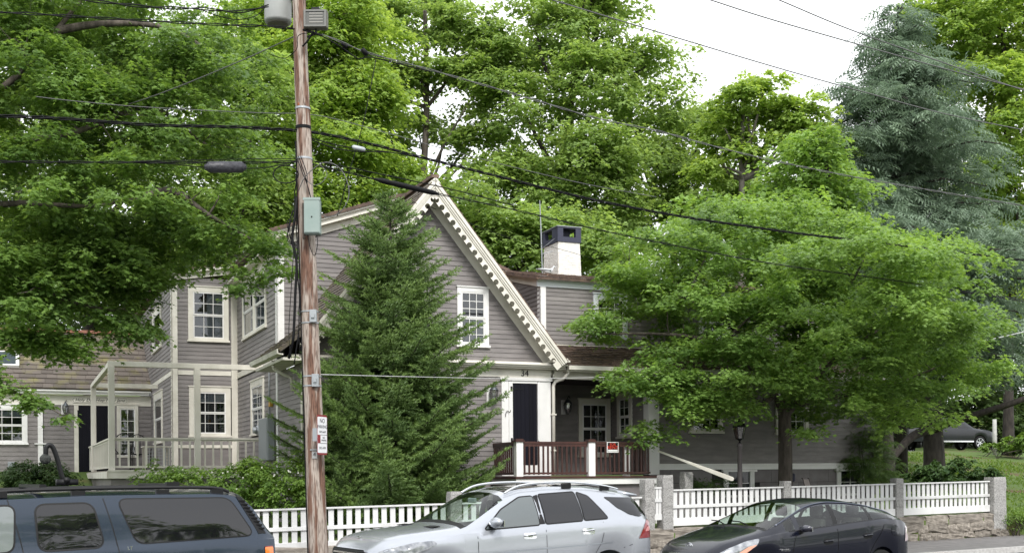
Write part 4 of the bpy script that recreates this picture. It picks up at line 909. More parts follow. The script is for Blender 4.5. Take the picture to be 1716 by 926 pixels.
bg('huge yellow-green maple filling the upper right corner behind the cedar', 1690, 62, [(1690, 500), (1690, 250), (1680, 50)],
   [lobe(1590, 60, 62, 85, 70), lobe(1680, 40, 61, 95, 100), lobe(1660, 180, 60, 110, 85), lobe(1700, 300, 60, 90, 90), lobe(1560, 140, 63, 75, 60), lobe(1770, 150, 61, 110, 150), lobe(1560, 30, 62, 40, 35, 1.4), lobe(1690, 400, 61, 70, 60), lobe(1620, 260, 62, 80, 70), lobe(1640, 350, 62, 80, 60), lobe(1560, 230, 63, 60, 60), lobe(1700, 480, 62, 90, 60), lobe(1500, 300, 63, 70, 60)], 90000, LF_YEL, seed=48, size=.24)
bg('leafy tree behind the near maple at the upper left edge', 150, 46, [(150, 400), (150, 150)],
   [lobe(100, 100, 46, 160, 140), lobe(260, 200, 46, 140, 120), lobe(60, 300, 46, 140, 120), lobe(230, 380, 45, 150, 110), lobe(370, 250, 46, 70, 90), lobe(60, 450, 44, 120, 90)], 42000, LF_TALL, seed=49)
bg('bright yellow-green treetop at the extreme upper left corner', 30, 55, [(30, 400), (30, 150)], [lobe(30, 20, 55, 60, 50), lobe(-20, 120, 55, 90, 90), lobe(90, 400, 50, 90, 70)], 12000, LF_YEL, seed=50)
bg('mass of bright green foliage seen between the near maple and the pole', 380, 40, [(380, 500), (380, 300)],
   [lobe(350, 120, 40, 90, 60), lobe(430, 180, 40, 80, 80), lobe(300, 300, 40, 120, 90), lobe(420, 330, 40, 80, 60), lobe(330, 400, 40, 100, 60)], 30000, LF_TALL, seed=53, size=.17)
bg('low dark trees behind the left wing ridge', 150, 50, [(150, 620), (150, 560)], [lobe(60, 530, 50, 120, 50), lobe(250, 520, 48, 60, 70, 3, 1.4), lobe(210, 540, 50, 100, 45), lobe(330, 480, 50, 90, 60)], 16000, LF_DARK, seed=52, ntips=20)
# understory beyond the parked vehicles on the rise
woods = []
for i, (px, py, Yd, rx, rz) in enumerate([(1460, 700, 84, 70, 60), (1540, 670, 86, 75, 70), (1630, 680, 84, 75, 60), (1700, 690, 82, 80, 60), (1780, 650, 82, 80, 100), (1480, 560, 88, 100, 100), (1600, 520, 88, 100, 110), (1700, 540, 86, 90, 110), (1380, 560, 86, 100, 140), (1250, 500, 84, 140, 130), (1800, 450, 86, 100, 200), (1000, 500, 80, 200, 110), (700, 450, 80, 220, 120), (300, 480, 80, 260, 150), (-50, 450, 80, 220, 200), (1650, 430, 88, 140, 90), (1740, 560, 80, 70, 90), (1690, 620, 78, 90, 60), (1600, 600, 78, 80, 70), (1480, 640, 78, 80, 60), (1620, 700, 80, 90, 40), (1710, 715, 80, 70, 35), (1530, 710, 80, 80, 35)]):
    woods.append(lobe(px, py, Yd, rx, rz))
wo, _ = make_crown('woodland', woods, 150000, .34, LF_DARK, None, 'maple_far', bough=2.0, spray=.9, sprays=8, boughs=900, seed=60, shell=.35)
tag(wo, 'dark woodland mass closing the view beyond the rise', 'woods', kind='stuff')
# ---- conifers
def spruce(name, label, base, H, Rmax, lm, seed, nw, per, twl, droop, yscale=1., kind='brush', prof=None, low=.06, bm=BARKD, step=.085, side=.36, sidestep=.12, upturn=.2, jit=.14, crownname='crown', grp=None, sz=1., tr=None, rise=.55):
    rng = np.random.default_rng(seed); root = empty(name, base); tag(root, label, 'tree', grp); P = []; D = []; N = []; T = []; S = []; wood = MB()
    prof = prof or (lambda f: (1 - f) ** .85)
    for w_ in range(nw):
        f = low + (1 - low) * (w_ + rng.uniform(-.3, .3)) / nw; f = min(max(f, low * .5), .985); z = H * f; k = max(4, int(per * (.5 + .5 * (1 - f)))); a0 = rng.random() * 6.28
        for j in range(k):
            a = a0 + 6.283 * j / k + rng.normal() * .18; L = Rmax * prof(f) * rng.uniform(1 - jit * 1.6, 1 + jit) + .05
            dirh = np.array([math.cos(a), math.sin(a) * yscale, 0]); tone = rng.random(); zj = rng.normal() * H * .012
            slope = rise * f + droop * (1 - f)       # upper branches rise, lower ones sag
            n = max(3, int(L / step)); pl = []
            for i in range(n + 1):
                t = i / n; p = dirh * L * t + np.array([0, 0, z + zj + L * (slope * t - (.30 * (1 - f)) * math.sin(t * 3.14) * .5 + upturn * t * t * .5)]); pl.append(p)
            wood.tube([tuple(p) for p in pl[::max(1, n // 5)]], [max(.006, .018 * L * (1 - .8 * i / 6)) for i in range(len(pl[::max(1, n // 5)]))], 4, False)
            lat = np.array([-dirh[1], dirh[0], 0]); lat /= np.linalg.norm(lat) + 1e-9
            for i in range(1, n + 1):
                t = i / n; p = pl[i]; ax = pl[i] - pl[i - 1]; ax /= np.linalg.norm(ax) + 1e-9
                P.append(p); D.append(ax); N.append((0, 0, 1)); T.append(tone * .6 + .5 * t); S.append(twl)
                if t > .18 and rng.random() < step / sidestep * 1.6:
                    for sd in (-1, 1):
                        SL = side * L * (1.08 - t) * rng.uniform(.6, 1.1) + .10; m_ = max(1, int(SL / (twl * .62))); q = p.copy(); dd = unit(lat * sd + ax * rng.uniform(.5, .9) + np.array([0, 0, -.18 + .2 * t]) + rng.normal(size=3) * .08)
                        for e in range(m_):
                            P.append(q.copy()); D.append(dd + rng.normal(size=3) * .10); N.append((0, 0, 1)); T.append(tone * .6 + .35 * t + .35 * e / m_); S.append(twl * rng.uniform(.8, 1.15))
                            if e and rng.random() < .7: P.append(q.copy()); D.append(dd + lat * rng.normal() * .8 + ax * .5); N.append((0, 0, 1)); T.append(tone); S.append(twl * .8)
                            q = q + dd * twl * .62; dd = dd + np.array([0, 0, -.05 if kind == 'brush' else -.14])
    P = np.array(P); T = np.clip(np.array(T) * .7 + rng.random(len(T)) * .35, 0, 1)
    V, F, k = place(kind, P, np.array(D), np.array(N) + rng.normal(size=(len(P), 3)) * .25, np.array(S) * sz, rng)
    link(crownname, npmesh('crown', V, F, lm, np.repeat(T, k)), root); wood.build('branches', bm, root, True)
    MB().tube(tr or [(0, 0, -.1), (0, 0, H * .5), (0, 0, H * .97)], [Rmax * .062, Rmax * .04, .012] if not tr else [r * 1. for r in np.linspace(Rmax * .07, .03, len(tr))], 10).build('trunk', bm, root, True)
    return root
sx, sy = A(657, 800, 25.35)[0], 25.35; sz0 = G(sx, sy)
spruce('spruce_tree', 'dense green spruce standing in front of the gable, right of the utility pole', (sx, sy, sz0), at(0, 328, 25.35).z - sz0, 2.3, LF_SPR, 71, 38, 16, .19, -.04, rise=.32, yscale=.72, prof=lambda f: float(np.interp(f, [0, .05, .16, .36, .45, .55, .74, .84, .93, 1], [.86, .97, 1.0, .88, .74, .64, .50, .34, .13, .02])), low=.02, step=.13, side=.44, sidestep=.14, upturn=.18, jit=.27)
cx_, cy_ = A(1508, 770, 48)[0], 48.; cz_ = G(cx_, cy_)
def cedar(name, label, base, H, prof, nb, n, seed, lm, low=.2, trunk_r=.32, padr=1.25, origin_top=True):
    rng = np.random.default_rng(seed); root = empty(name, base); tag(root, label, 'tree'); wood = MB(); pads = []; bv = np.array(base)
    for i in range(nb):
        f = low + (1 - low) * (i + .5) / nb; z = H * f; a = i * 2.4 + rng.normal() * .3; L = prof(f) * rng.uniform(.68, 1.22) + .25; d = np.array([math.cos(a), math.sin(a), 0]); P = []
        for k in range(7): t = k / 6; P.append(d * L * t + np.array([0, 0, z + L * (.30 * t - .34 * t * t)]) + rng.normal(size=3) * .05)
        wood.tube([tuple(p) for p in P], [max(.02, (.05 + .012 * L) * (1 - .85 * k / 6)) for k in range(7)], 5, False)
        m_ = max(1, int(L / (padr * .62)))
        for k in range(m_):
            t = (k + .75) / (m_ + .35); p = d * L * t + np.array([0, 0, z + L * (.30 * t - .34 * t * t) + .12]); r = padr * rng.uniform(.65, 1.1) * (1 - .35 * abs(t - .55)) * min(1, .35 + L / 4)
            lat = np.array([-d[1], d[0], 0]) * rng.normal() * .35 * r; pads.append((tuple(bv + p + lat), (r, r, .30 * r + .12), 1.))
    make_crown('crown', pads, n, .62, lm, root, 'tuft', seed=seed, origin=base, bough=.5, spray=.36, sprays=5, boughs=len(pads) * 6, flat=.3, shell=.2, droop=.9, low=-.3)
    wood.build('branches', BARKD, root, True); MB().tube([(0, 0, -.2), (.05, 0, H * .4), (0, 0, H * .8), (.05, 0, H * .985)], [trunk_r, trunk_r * .7, trunk_r * .3, .02], 10).build('trunk', BARKD, root, True); return root
cH = at(0, 20, 48).z - cz_
cedar('cedar_tree', 'large grey-green cedar with layered drooping boughs right of the sky gap', (cx_, cy_, cz_), cH, lambda f: float(np.interp(f, [0, .3, .5, .62, .76, .88, .95, 1], [4.2, 4.6, 4.5, 4.0, 3.0, 1.7, .8, .12])), 80, 25000, 72, LF_CED, low=.22)
cx2, cy2 = A(1566, 775, 45)[0], 45.; cz2 = G(cx2, cy2)
c2 = cedar('cedar_tree', 'lower dark cedar with thick trunk and sweeping limb in front of the parked pickup', (cx2, cy2, cz2), 9.6, lambda f: 4.8 - 1.2 * f, 30, 9000, 73, LF_CED, low=.40)
lw = MB(); rel = lambda p: tuple(Vector(p) - Vector((cx2, cy2, cz2)))
lw.tube([(0, 0, -.3), (.0, 0, .6), (-.05, 0, 2.2), (.0, 0, 4)], [.62, .42, .36, .3], 12)
lw.tube(smooth_path([rel(A(1560, 722, 45)), rel(A(1590, 708, 44)), rel(A(1640, 693, 43)), rel(A(1716, 668, 42)), rel(A(1780, 640, 42))], 5), [.17 - .004 * i for i in range(21)], 8)
lw.tube(smooth_path([rel(A(1560, 718, 45)), rel(A(1530, 730, 44.5)), rel(A(1505, 755, 44)), rel(A(1490, 775, 43.5))], 5), [.2 - .006 * i for i in range(16)], 8)
lw.build('main_limbs', BARKD, c2, True)
tt = empty('tree_stem', (*A(1488, 790, 40)[:2], G(*A(1488, 790, 40)[:2]))); tag(tt, 'thin dark bare trunk just right of the house corner', 'tree')
MB().tube([(0, 0, -.2), (.05, 0, 1.2), (-.05, 0, 3.2), (.2, .1, 6)], [.24, .2, .17, .1], 9).build('trunk', BARKD, tt, True)
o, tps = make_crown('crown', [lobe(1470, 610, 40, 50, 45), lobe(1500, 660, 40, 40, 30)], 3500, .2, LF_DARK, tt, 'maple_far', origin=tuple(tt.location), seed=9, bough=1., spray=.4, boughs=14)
# ---- shrubs and hedges
def shrub(name, label, pts, n, size, lm, kind='oval', seed=1, grp=None, cat='shrub', bough=.3, spray=.16, shell=.55, base=None, stems=14, **kw):
    lb = [lobe(*p) for p in pts]; cx = sum(l[0][0] for l in lb) / len(lb); cy = sum(l[0][1] for l in lb) / len(lb); b0 = (cx, cy, G(cx, cy))
    root = empty(name, b0); tag(root, label, cat, grp)
    o, tips = make_crown('foliage', lb, n, size, lm, root, kind, seed=seed, origin=b0, bough=bough, spray=spray, sprays=6, boughs=max(24, n // 130), shell=shell, flat=.6, low=-.8, **kw)
    rng = np.random.default_rng(seed); st_ = MB()
    for i in range(stems):
        l = lb[i % len(lb)][0]; t = tips[rng.integers(len(tips))] - np.array(b0); x = l[0] - cx + rng.normal() * .1; y = l[1] - cy + rng.normal() * .1
        st_.tube([(x, y, G(l[0], l[1]) - b0[2] - .05), ((x + t[0]) / 2 * .5 + x * .5, (y + t[1]) / 2 * .5 + y * .5, t[2] * .5), tuple(t)], [.02, .014, .006], 5, False)
    st_.build('stems', BARK, root, True); return root
shrub('flowering_shrub', 'light green leafy shrub mass with small white blooms in front of the deck', [(265, 800, 25.2, 35, 22, .6), (320, 812, 25, 50, 30, .8), (400, 805, 24.8, 55, 34, .8), (455, 815, 24.6, 60, 42, .9), (490, 830, 24.4, 45, 40, .8), (350, 835, 24.6, 80, 25, .8), (440, 790, 25, 26, 18, .5), (505, 790, 25, 25, 25, .5), (270, 830, 25, 50, 22, .7)], 17000, .085, LF_HED, seed=80)
blo = MB(); q = random.Random(4)
fs_ = [o for o in bpy.data.objects if o.name == 'flowering_shrub'][0]
for i in range(36):
    p = Vector(A(q.uniform(240, 520), q.uniform(782, 822), 24.3 + q.uniform(-.2, .5))) - fs_.location; r_ = .013
    for k in range(4): a = k * 1.57 + q.random(); blo.add([tuple(p), tuple(p + Vector((math.cos(a) * r_ * 1.6, -.01, math.sin(a) * r_ * 1.6))), tuple(p + Vector((math.cos(a + .9) * r_ * 1.6, -.012, math.sin(a + .9) * r_ * 1.6)))], [(0, 1, 2)])
bl_ = blo.build('blossoms', mat('white_petal', (.75, .75, .68), .7), fs_); tag(bl_, kind='stuff')
shrub('clipped_hedge', 'dark clipped box hedge below the left wing wall, behind the dark SUV', [(40, 800, 34, 32, 22, .6), (80, 798, 34, 32, 20, .6), (110, 800, 34, 16, 18, .5), (60, 812, 34, 45, 18, .6)], 15000, .075, LF_BOX, seed=81, cat='hedge', shell=.8)
shrub('clipped_hedge', 'small dark clipped hedge beside the granite step post behind the fence', [(1150, 815, 28.6, 26, 10, .4), (1185, 812, 28.6, 30, 12, .45), (1208, 816, 28.7, 18, 9, .4)], 3500, .055, LF_BOX, seed=82, cat='hedge', shell=.8)
shrub('evergreen_shrub', 'rhododendron mound behind the fence below the parked pickup', [(1560, 797, 38, 30, 20, .9), (1600, 790, 38, 42, 25, 1.0), (1645, 800, 37.5, 30, 17, .8), (1540, 805, 38, 25, 14, .8), (1580, 812, 37, 60, 12, .8)], 7000, .14, LF_RHO, seed=83)
shrub('roadside_shrub', 'bright green weeds and saplings right of the parked pickup beside the white pole', [(1668, 748, 60, 22, 12, 1.), (1700, 745, 60, 26, 14, 1.), (1650, 752, 61, 14, 8, .8), (1730, 742, 60, 30, 16, 1)], 3500, .2, LF_HED, seed=84)
shrub('roadside_shrub', 'patch of fresh green plants at the foot of the slope beyond the end post', [(1700, 868, 31.5, 20, 8, .3), (1720, 862, 32, 22, 9, .3)], 1400, .07, LF_HED, seed=85, shell=.3)
shrub('evergreen_shrub', 'loose ragged evergreen bush at the right corner of the house', [(1450, 795, 32.2, 44, 22, .8), (1440, 760, 32.2, 28, 28, .6), (1462, 728, 32.2, 24, 24, .5), (1480, 775, 32.2, 26, 24, .6), (1450, 705, 32.2, 14, 14, .3), (1420, 785, 32.2, 20, 20, .5)], 9000, .12, leafmat('young_conifer', (.05, .10, .028), (.15, .24, .055), .25), seed=86, kind='tuft')
# ---- grass tufts on the lawn
q = np.random.default_rng(90); n = 26000; s_ = q.uniform(11.4, 34, n); t_ = q.uniform(.1, 22, n) ** 1.; 
pos = np.array([[*ST.w(a, b)[:2], zground(a, b)] for a, b in zip(s_, t_)]); 
pn = np.sin(pos[:, 0] * .9) * np.cos(pos[:, 1] * .7) + q.normal(size=n) * .5; pos = pos[pn > -.35]; n = len(pos)
dirs = q.normal(size=(n, 3)) * .35 + np.array([0, 0, 1]); V, F, k = place('oval', pos + np.array([0, 0, .02]), dirs, q.normal(size=(n, 3)), q.uniform(.08, .2, n), q)
gr = link('lawn_grass', npmesh('lawn_grass', V, F, leafmat('grass_blade', (.08, .15, .03), (.17, .25, .05), .4), np.repeat(q.random(n), k))); tag(gr, 'rough grass on the slope right of the house', 'grass', kind='stuff')

# ---- trees across the street behind the viewer (they show as reflections in the car windows)
opp = []
q = random.Random(17)
for i in range(18):
    p = ST.w(-62 + i * 7.4 + q.uniform(-2, 2), -33 + q.uniform(-3, 2)); h = q.uniform(4.2, 6.8); opp.append(((p.x, p.y, h * .95), (q.uniform(3.0, 4.6), q.uniform(2.6, 3.6), h)))
oo, _ = make_crown('roadside_woods', opp, 60000, .42, LF_TALL, None, 'maple_far', bough=1.8, spray=.9, sprays=8, boughs=420, seed=61, shell=.5)
tag(oo, 'row of trees on the far side of the street behind the viewer', 'woods', kind='stuff')
# ================================================================== vehicles (local: x from nose to tail, y away from the viewer's side 0..W, z up)
def paint(name, col, col2=None, metal=.3, rough=.32):
    m = mat(name, col, rough, metal=metal, coat=.7, spec=.35); m.node_tree.nodes['Principled BSDF'].inputs['Coat IOR'].default_value = 1.38; return m
CARGLASS = mat('tinted_car_glass', (.006, .006, .008), .03, spec=.7)
CLRG = glassmat('clear_car_glass', (.80, .90, .84), .01, .02)
CLRD = glassmat('smoked_car_glass', (.72, .80, .76), .01, .03)
PLAST = mat('black_plastic', (.008, .008, .009), .5, spec=.3)
SEATM = mat('car_seat', (.035, .033, .03), .8)
LENS = mat('lamp_lens', (.42, .43, .45), .12, (.16, .17, .19), 11, metal=.5, coat=1)
REDL = mat('red_lens', (.20, .006, .008), .12, coat=1)
ORGL = mat('amber_lens', (.75, .19, .02), .15, coat=1)
TYRE = mat('tyre_rubber', (.010, .010, .010), .85, spec=.25)
RIM = mat('alloy_rim', (.55, .56, .58), .25, metal=.9)
class Car:
    def __init__(s, name, label, body, L, W, curves, wheels, rw, sill=.34, bulge=.05, pos=None, yaw=31, grp=None, cat='car', zoff=0):
        s.L, s.W, s.c, s.wh, s.rw, s.sill, s.body, s.bulge = L, W, curves, wheels, rw, sill, body, bulge
        px, Y = pos; P = at(px, 795, Y); t = math.radians(yaw)
        ox = P.x - L * math.cos(t); oy = P.y - L * math.sin(t)
        s.root = empty(name, (ox, oy, zroad(ST.inv(P.x, P.y)[0]) + zoff), t); tag(s.root, label, cat, grp)
        s.cell_objs = {}
    def cv(s, k, x):
        P = s.c[k]; xs = [p[0] for p in P]; ys = [p[1] for p in P]; h = .05
        return float(np.mean([np.interp(x + d, xs, ys) for d in (-h, -h / 2, 0, h / 2, h)]))
    def zs(s, x):
        z = s.sill
        for c in s.wh:
            r = s.rw + .055; d = abs(x - c)
            if d < r: z = max(z, s.rw + math.sqrt(r * r - d * d) - .0)
        return z
    def sec(s, x):
        hw = s.cv('hw', x); hr = s.cv('hr', x); zb = s.cv('zb', x); zr = s.cv('zr', x); zc = s.cv('zc', x); z0 = min(s.zs(x), zb - .03)
        g = s.cv('sh', x) if 'sh' in s.c else 0
        rows = [(0, hw - .05, z0)]
        for t, o in ((.3, .012), (.62, 0), (.86, .012)): rows.append((0, hw - o, z0 + (zb - z0) * t))
        rows.append((0, hw - .038, zb))
        gh = zr - zb
        for t in (.06, .35, .66, .90): 
            y = (hw - .05) + (hr - hw + .05) * (.35 * t + .65 * t ** 1.9); rows.append((g * t, y, zb + gh * t))
        rows.append((g, hr - .012 * 0, zr)); 
        for q, f in ((.82, .55), (.45, .9), (0, 1.)): rows.append((g, hr * q, zr + (zc - zr) * f))
        return rows    # 13 rows
    def Y(s, x, z):
        """half width of the near side at (x, z)"""
        r = s.sec(x); zz = [p[2] for p in r[:10]]; yy = [p[1] for p in r[:10]]; return float(np.interp(z, zz, yy))
    def stations(s, extra=(), step=.09):
        xs = list(np.arange(0, s.L + 1e-6, step)) + [s.L] + list(extra)
        for c in s.wh:
            r = s.rw + .055; xs += [c + r * k for k in (-1.0, -.985, -.95, -.87, -.75, -.6, -.4, -.2, 0, .2, .4, .6, .75, .87, .95, .985, 1.0)]
        xs = sorted(xs); o = [xs[0]]
        for x in xs[1:]:
            if x - o[-1] > .0035: o.append(x)
        return [min(x, s.L) for x in o]
    def shell(s, classify, mats, extra=()):
        """classify(xm, row, side) -> class name or None. Rows 0..11"""
        X = s.stations(extra); S = [s.sec(x) for x in X]; M = len(S[0]); parts = {}
        for side in (-1, 1):
            for i in range(len(X) - 1):
                for j in range(M - 1):
                    k = classify((X[i] + X[i + 1]) / 2, j, side)
                    if not k: continue
                    q = []
                    for (a, b) in ((i, j), (i + 1, j), (i + 1, j + 1), (i, j + 1)):
                        dx, y, z = S[a][b]; y_ = s.W / 2 + side * y; q.append((round(X[a] + dx, 4), round(y_, 4), round(z, 4)))
                    parts.setdefault(k, []).append(q if side > 0 else q[::-1])
        # close nose and tail
        for x, kk in ((X[0], 0), (X[-1], -1)):
            r = S[kk]
            for j in range(M - 1):
                q = [(x + r[j][0], s.W / 2 - r[j][1], r[j][2]), (x + r[j][0], s.W / 2 + r[j][1], r[j][2]), (x + r[j + 1][0], s.W / 2 + r[j + 1][1], r[j + 1][2]), (x + r[j + 1][0], s.W / 2 - r[j + 1][1], r[j + 1][2])]
                parts.setdefault('body', []).append(q)
        for k, quads in parts.items():
            V = {}; F = []
            for q in quads:
                f = []
                for p in q:
                    p = (round(p[0], 4), round(p[1], 4), round(p[2], 4)); f.append(V.setdefault(p, len(V)))
                f2 = []
                for v in f:
                    if v not in f2: f2.append(v)
                if len(f2) > 2: F.append(tuple(f2))
            b = MB(); b.v = list(V.keys()); b.f = F
            me = b.mesh(k, mats[k], True)
            try: me.set_sharp_from_angle(angle=math.radians(38))
            except Exception: pass
            s.cell_objs[k] = link(k, me, s.root)
        return s
    def patch(s, name, poly, m, off=.004, near=True, both=True, parent=None, rings=5, thick=0):
        """rounded outline in side view (x, z) laid onto the flank"""
        cx = sum(p[0] for p in poly) / len(poly); cz = sum(p[1] for p in poly) / len(poly); res = None
        for side in ((-1, 1) if both is True else (both,) if both else (-1,)):
            vs = []; fs = []; n = len(poly)
            for r in range(rings + 1):
                f = r / rings
                for (x, z) in poly:
                    xx = cx + (x - cx) * f; zz = cz + (z - cz) * f; vs.append((xx, s.W / 2 + side * (s.Y(xx, zz) + off), zz))
                    if r == 0: break
            for k in range(n): fs.append((0, 1 + k, 1 + (k + 1) % n))
            for r in range(1, rings):
                a = 1 + (r - 1) * n; b = a + n
                for k in range(n): fs.append((a + k, b + k, b + (k + 1) % n, a + (k + 1) % n))
            b = MB().add(vs, fs); res = b.build(name, m, parent or s.root, True)
        return res
    def band(s, name, path, w, m, off=.004, side=-1, parent=None):
        """thin flat line laid along a path on the flank"""
        vs = []; fs = []
        for i, (x, z) in enumerate(path):
            a = path[max(i - 1, 0)]; b = path[min(i + 1, len(path) - 1)]; d = Vector((b[0] - a[0], b[1] - a[1])).normalized(); n = Vector((-d.y, d.x)) * w / 2
            for k in (-1, 1): xx = x + n.x * k; zz = z + n.y * k; vs.append((xx, s.W / 2 + side * (s.Y(xx, zz) + off), zz))
        for i in range(len(path) - 1): fs.append((2 * i, 2 * i + 2, 2 * i + 3, 2 * i + 1))
        return MB().add(vs, fs).build(name, m, parent or s.root)
    def wheel(s, x, near=True, spokes=5, rr=None, tw=.22):
        r = s.rw; rr = rr or r * .68
        for side in (-1, 1):
            y0 = s.W / 2 + side * (s.cv('hw', x) - .035)
            o = link('wheel', None, s.root, (x, y0, r)); o.name = 'wheel'
            b = MB(); prof = [(rr * .98, .01), (rr, 0), (r * .93, .0), (r, .035), (r, tw - .035), (r * .93, tw), (rr, tw)]; n = 32; vs = []; fs = []
            for (q, d) in prof:
                for k in range(n): a = 6.2832 * k / n; vs.append((q * math.cos(a), -side * d, q * math.sin(a)))
            for i in range(len(prof) - 1):
                for k in range(n): fs.append((i * n + k, i * n + (k + 1) % n, (i + 1) * n + (k + 1) % n, (i + 1) * n + k))
            b.add(vs, fs).build('tyre', TYRE, o, True)
            rb = MB(); 
            def ring(r0, r1, d0, d1):
                vs = []; fs = []
                for (q, d) in ((r0, d0), (r1, d0), (r1, d1), (r0, d1)):
                    for k in range(n): a = 6.2832 * k / n; vs.append((q * math.cos(a), -side * d, q * math.sin(a)))
                for i in range(4):
                    for k in range(n): fs.append((i * n + k, i * n + (k + 1) % n, ((i + 1) % 4) * n + (k + 1) % n, ((i + 1) % 4) * n + k))
                rb.add(vs, fs)
            ring(rr * .9, rr, .004, .12); ring(0.001, rr * .2, .02, .09)
            for k in range(spokes):
                a = 6.2832 * k / spokes + .3; c, s_ = math.cos(a), math.sin(a); w0, w1 = rr * .10, rr * .15
                P = lambda u, v, d: (u * c - v * s_, -side * d, u * s_ + v * c)
                rb.hexa([P(rr * .1, -w0, .03), P(rr * .94, -w1, .012), P(rr * .94, -w1, .06), P(rr * .1, -w0, .08), P(rr * .1, w0, .03), P(rr * .94, w1, .012), P(rr * .94, w1, .06), P(rr * .1, w0, .08)])
            rb.build('rim', RIM, o)
            MB().tube([(0, -side * .13, 0), (0, -side * .15, 0)], rr * .9, 20).build('brake_disc', PLAST, o)
def rr_poly(pts, r=.05, n=5):
    """rounded polygon"""
    o = []; k = len(pts)
    for i in range(k):
        p = Vector(pts[i]); a = Vector(pts[i - 1]); b = Vector(pts[(i + 1) % k]); da = (a - p); db = (b - p); rad = min(r, da.length * .45, db.length * .45); s0 = p + da.normalized() * rad; s1 = p + db.normalized() * rad
        for j in range(n + 1): t = j / n; q = s0 * (1 - t) ** 2 + p * 2 * t * (1 - t) + s1 * t * t; o.append((q.x, q.y))
    # densify
    d = []
    for i in range(len(o)):
        a = o[i]; b = o[(i + 1) % len(o)]; L = math.hypot(b[0] - a[0], b[1] - a[1]); m_ = max(1, int(L / .10))
        for j in range(m_): d.append((a[0] + (b[0] - a[0]) * j / m_, a[1] + (b[1] - a[1]) * j / m_))
    return d
def grow(poly, g):
    cx = sum(p[0] for p in poly) / len(poly); cz = sum(p[1] for p in poly) / len(poly); o = []; n = len(poly)
    for i in range(n):
        a = Vector(poly[i - 1]); b = Vector(poly[(i + 1) % n]); d = (b - a).normalized(); nn = Vector((d.y, -d.x)); p = Vector(poly[i])
        if nn.dot(p - Vector((cx, cz))) < 0: nn = -nn
        q = p + nn * g; o.append((q.x, q.y))
    return o
def seats(c, rows, z=.55, w=.5, h=.62):
    for x in rows:
        for y in (c.W * .27, c.W * .73):
            o = MB().box(x - .25, x + .22, y - w / 2, y + w / 2, z - .1, z + .08).hexa([(x + .14, y - w / 2, z + .05), (x + .28, y - w / 2, z + .05), (x + .28, y + w / 2, z + .05), (x + .14, y + w / 2, z + .05), (x + .28, y - w * .42, z + h), (x + .38, y - w * .42, z + h), (x + .38, y + w * .42, z + h), (x + .28, y + w * .42, z + h)]).box(x + .29, x + .39, y - .12, y + .12, z + h + .03, z + h + .20)
            o.build('seat', SEATM, c.root, bevel=.03)
def side_window(c, poly, g=.02, m=CARGLASS, rim=PLAST, far=False):
    if far:
        for k in (-1, 1): c.patch('window', poly, m, .007, both=k)
        return
    w = c.patch('window', grow(poly, g), rim, .005, both=False); c.patch('pane', poly, m, .009, both=False, parent=w)
def mirror_near(c, x, z, m, sz=(.13, .22, .15), cap=None, out=.03):
    y = c.W / 2 - c.Y(x, z) - out; r = MB(); bm_ = []
    vs = []; fs = []; n = 10
    for i in range(7):
        t = i / 6; k = math.sin(math.pi * min(max(t, .06), .94)) ** .45
        for j in range(n): a = 6.2832 * j / n; vs.append((x + sz[0] * (.5 * k * math.cos(a)), y - sz[1] * t, z + sz[2] * .5 * k * math.sin(a) * (1 - .15 * t) + .02 * t))
    for i in range(6):
        for j in range(n): fs.append((i * n + j, i * n + (j + 1) % n, (i + 1) * n + (j + 1) % n, (i + 1) * n + j))
    fs += [tuple(range(n)), tuple(6 * n + j for j in reversed(range(n)))]
    o = MB().add(vs, fs).build('door_mirror', m, c.root, True)
    MB().box(x - .04, x + .04, y - .02, y + out + .06, z - .07, z - .02).build('mirror_foot', PLAST, o)
    MB().box(x + sz[0] * .42, x + sz[0] * .52, y - sz[1] * .9, y - sz[1] * .1, z - sz[2] * .3, z + sz[2] * .3).build('mirror_glass', CHROME, o)
    return o
def handle(c, x, z, m=CHROME, w=.2):
    p = c.patch('handle_recess', rr_poly([(x - w * .55, z - .045), (x + w * .55, z - .045), (x + w * .55, z + .045), (x - w * .55, z + .045)], .04), PLAST if m is not CHROME else m, .002, both=False, rings=2)
    y = c.W / 2 - c.Y(x, z) - .012
    MB().tube(smooth_path([(x - w * .5, y + .012, z + .005), (x - w * .3, y - .018, z + .012), (x + w * .3, y - .018, z + .022), (x + w * .5, y + .012, z + .02)], 4), .014, 8).build('door_handle', m, c.root, True)
# ---------------------------------------------------------------- dark blue-grey SUV (near left)
SUVP = paint('slate_blue_paint', (.030, .042, .062), metal=.55, rough=.26)
suv = Car('parked_car', 'long slate-blue SUV with roof rack and tinted rear windows at the lower left', SUVP, 5.57, 2.0,
  dict(hw=[(0, .72), (.06, .82), (.25, .93), (.6, .985), (2, 1.0), (4.9, 1.0), (5.35, .985), (5.5, .95), (5.57, .88)],
       hr=[(0, .66), (.3, .84), (1.5, .92), (1.75, .90), (2.3, .85), (3, .84), (5.0, .84), (5.35, .82), (5.57, .80)],
       zb=[(0, .95), (.3, 1.02), (1.45, 1.13), (1.8, 1.22), (3.0, 1.26), (4.2, 1.30), (5.57, 1.32)],
       zr=[(0, 1.0), (.3, 1.06), (1.5, 1.17), (1.62, 1.22), (2.28, 1.77), (2.5, 1.815), (3.5, 1.85), (4.8, 1.85), (5.1, 1.83), (5.3, 1.72), (5.45, 1.50), (5.57, 1.34)],
       zc=[(0, 1.02), (.3, 1.10), (1.5, 1.22), (1.62, 1.27), (2.28, 1.83), (2.5, 1.87), (3.5, 1.905), (4.9, 1.905), (5.25, 1.88), (5.4, 1.62), (5.57, 1.36)]),
  [.95, 4.27], .38, .42, pos=(466, 13.5), yaw=31, grp='cars standing along the kerb')
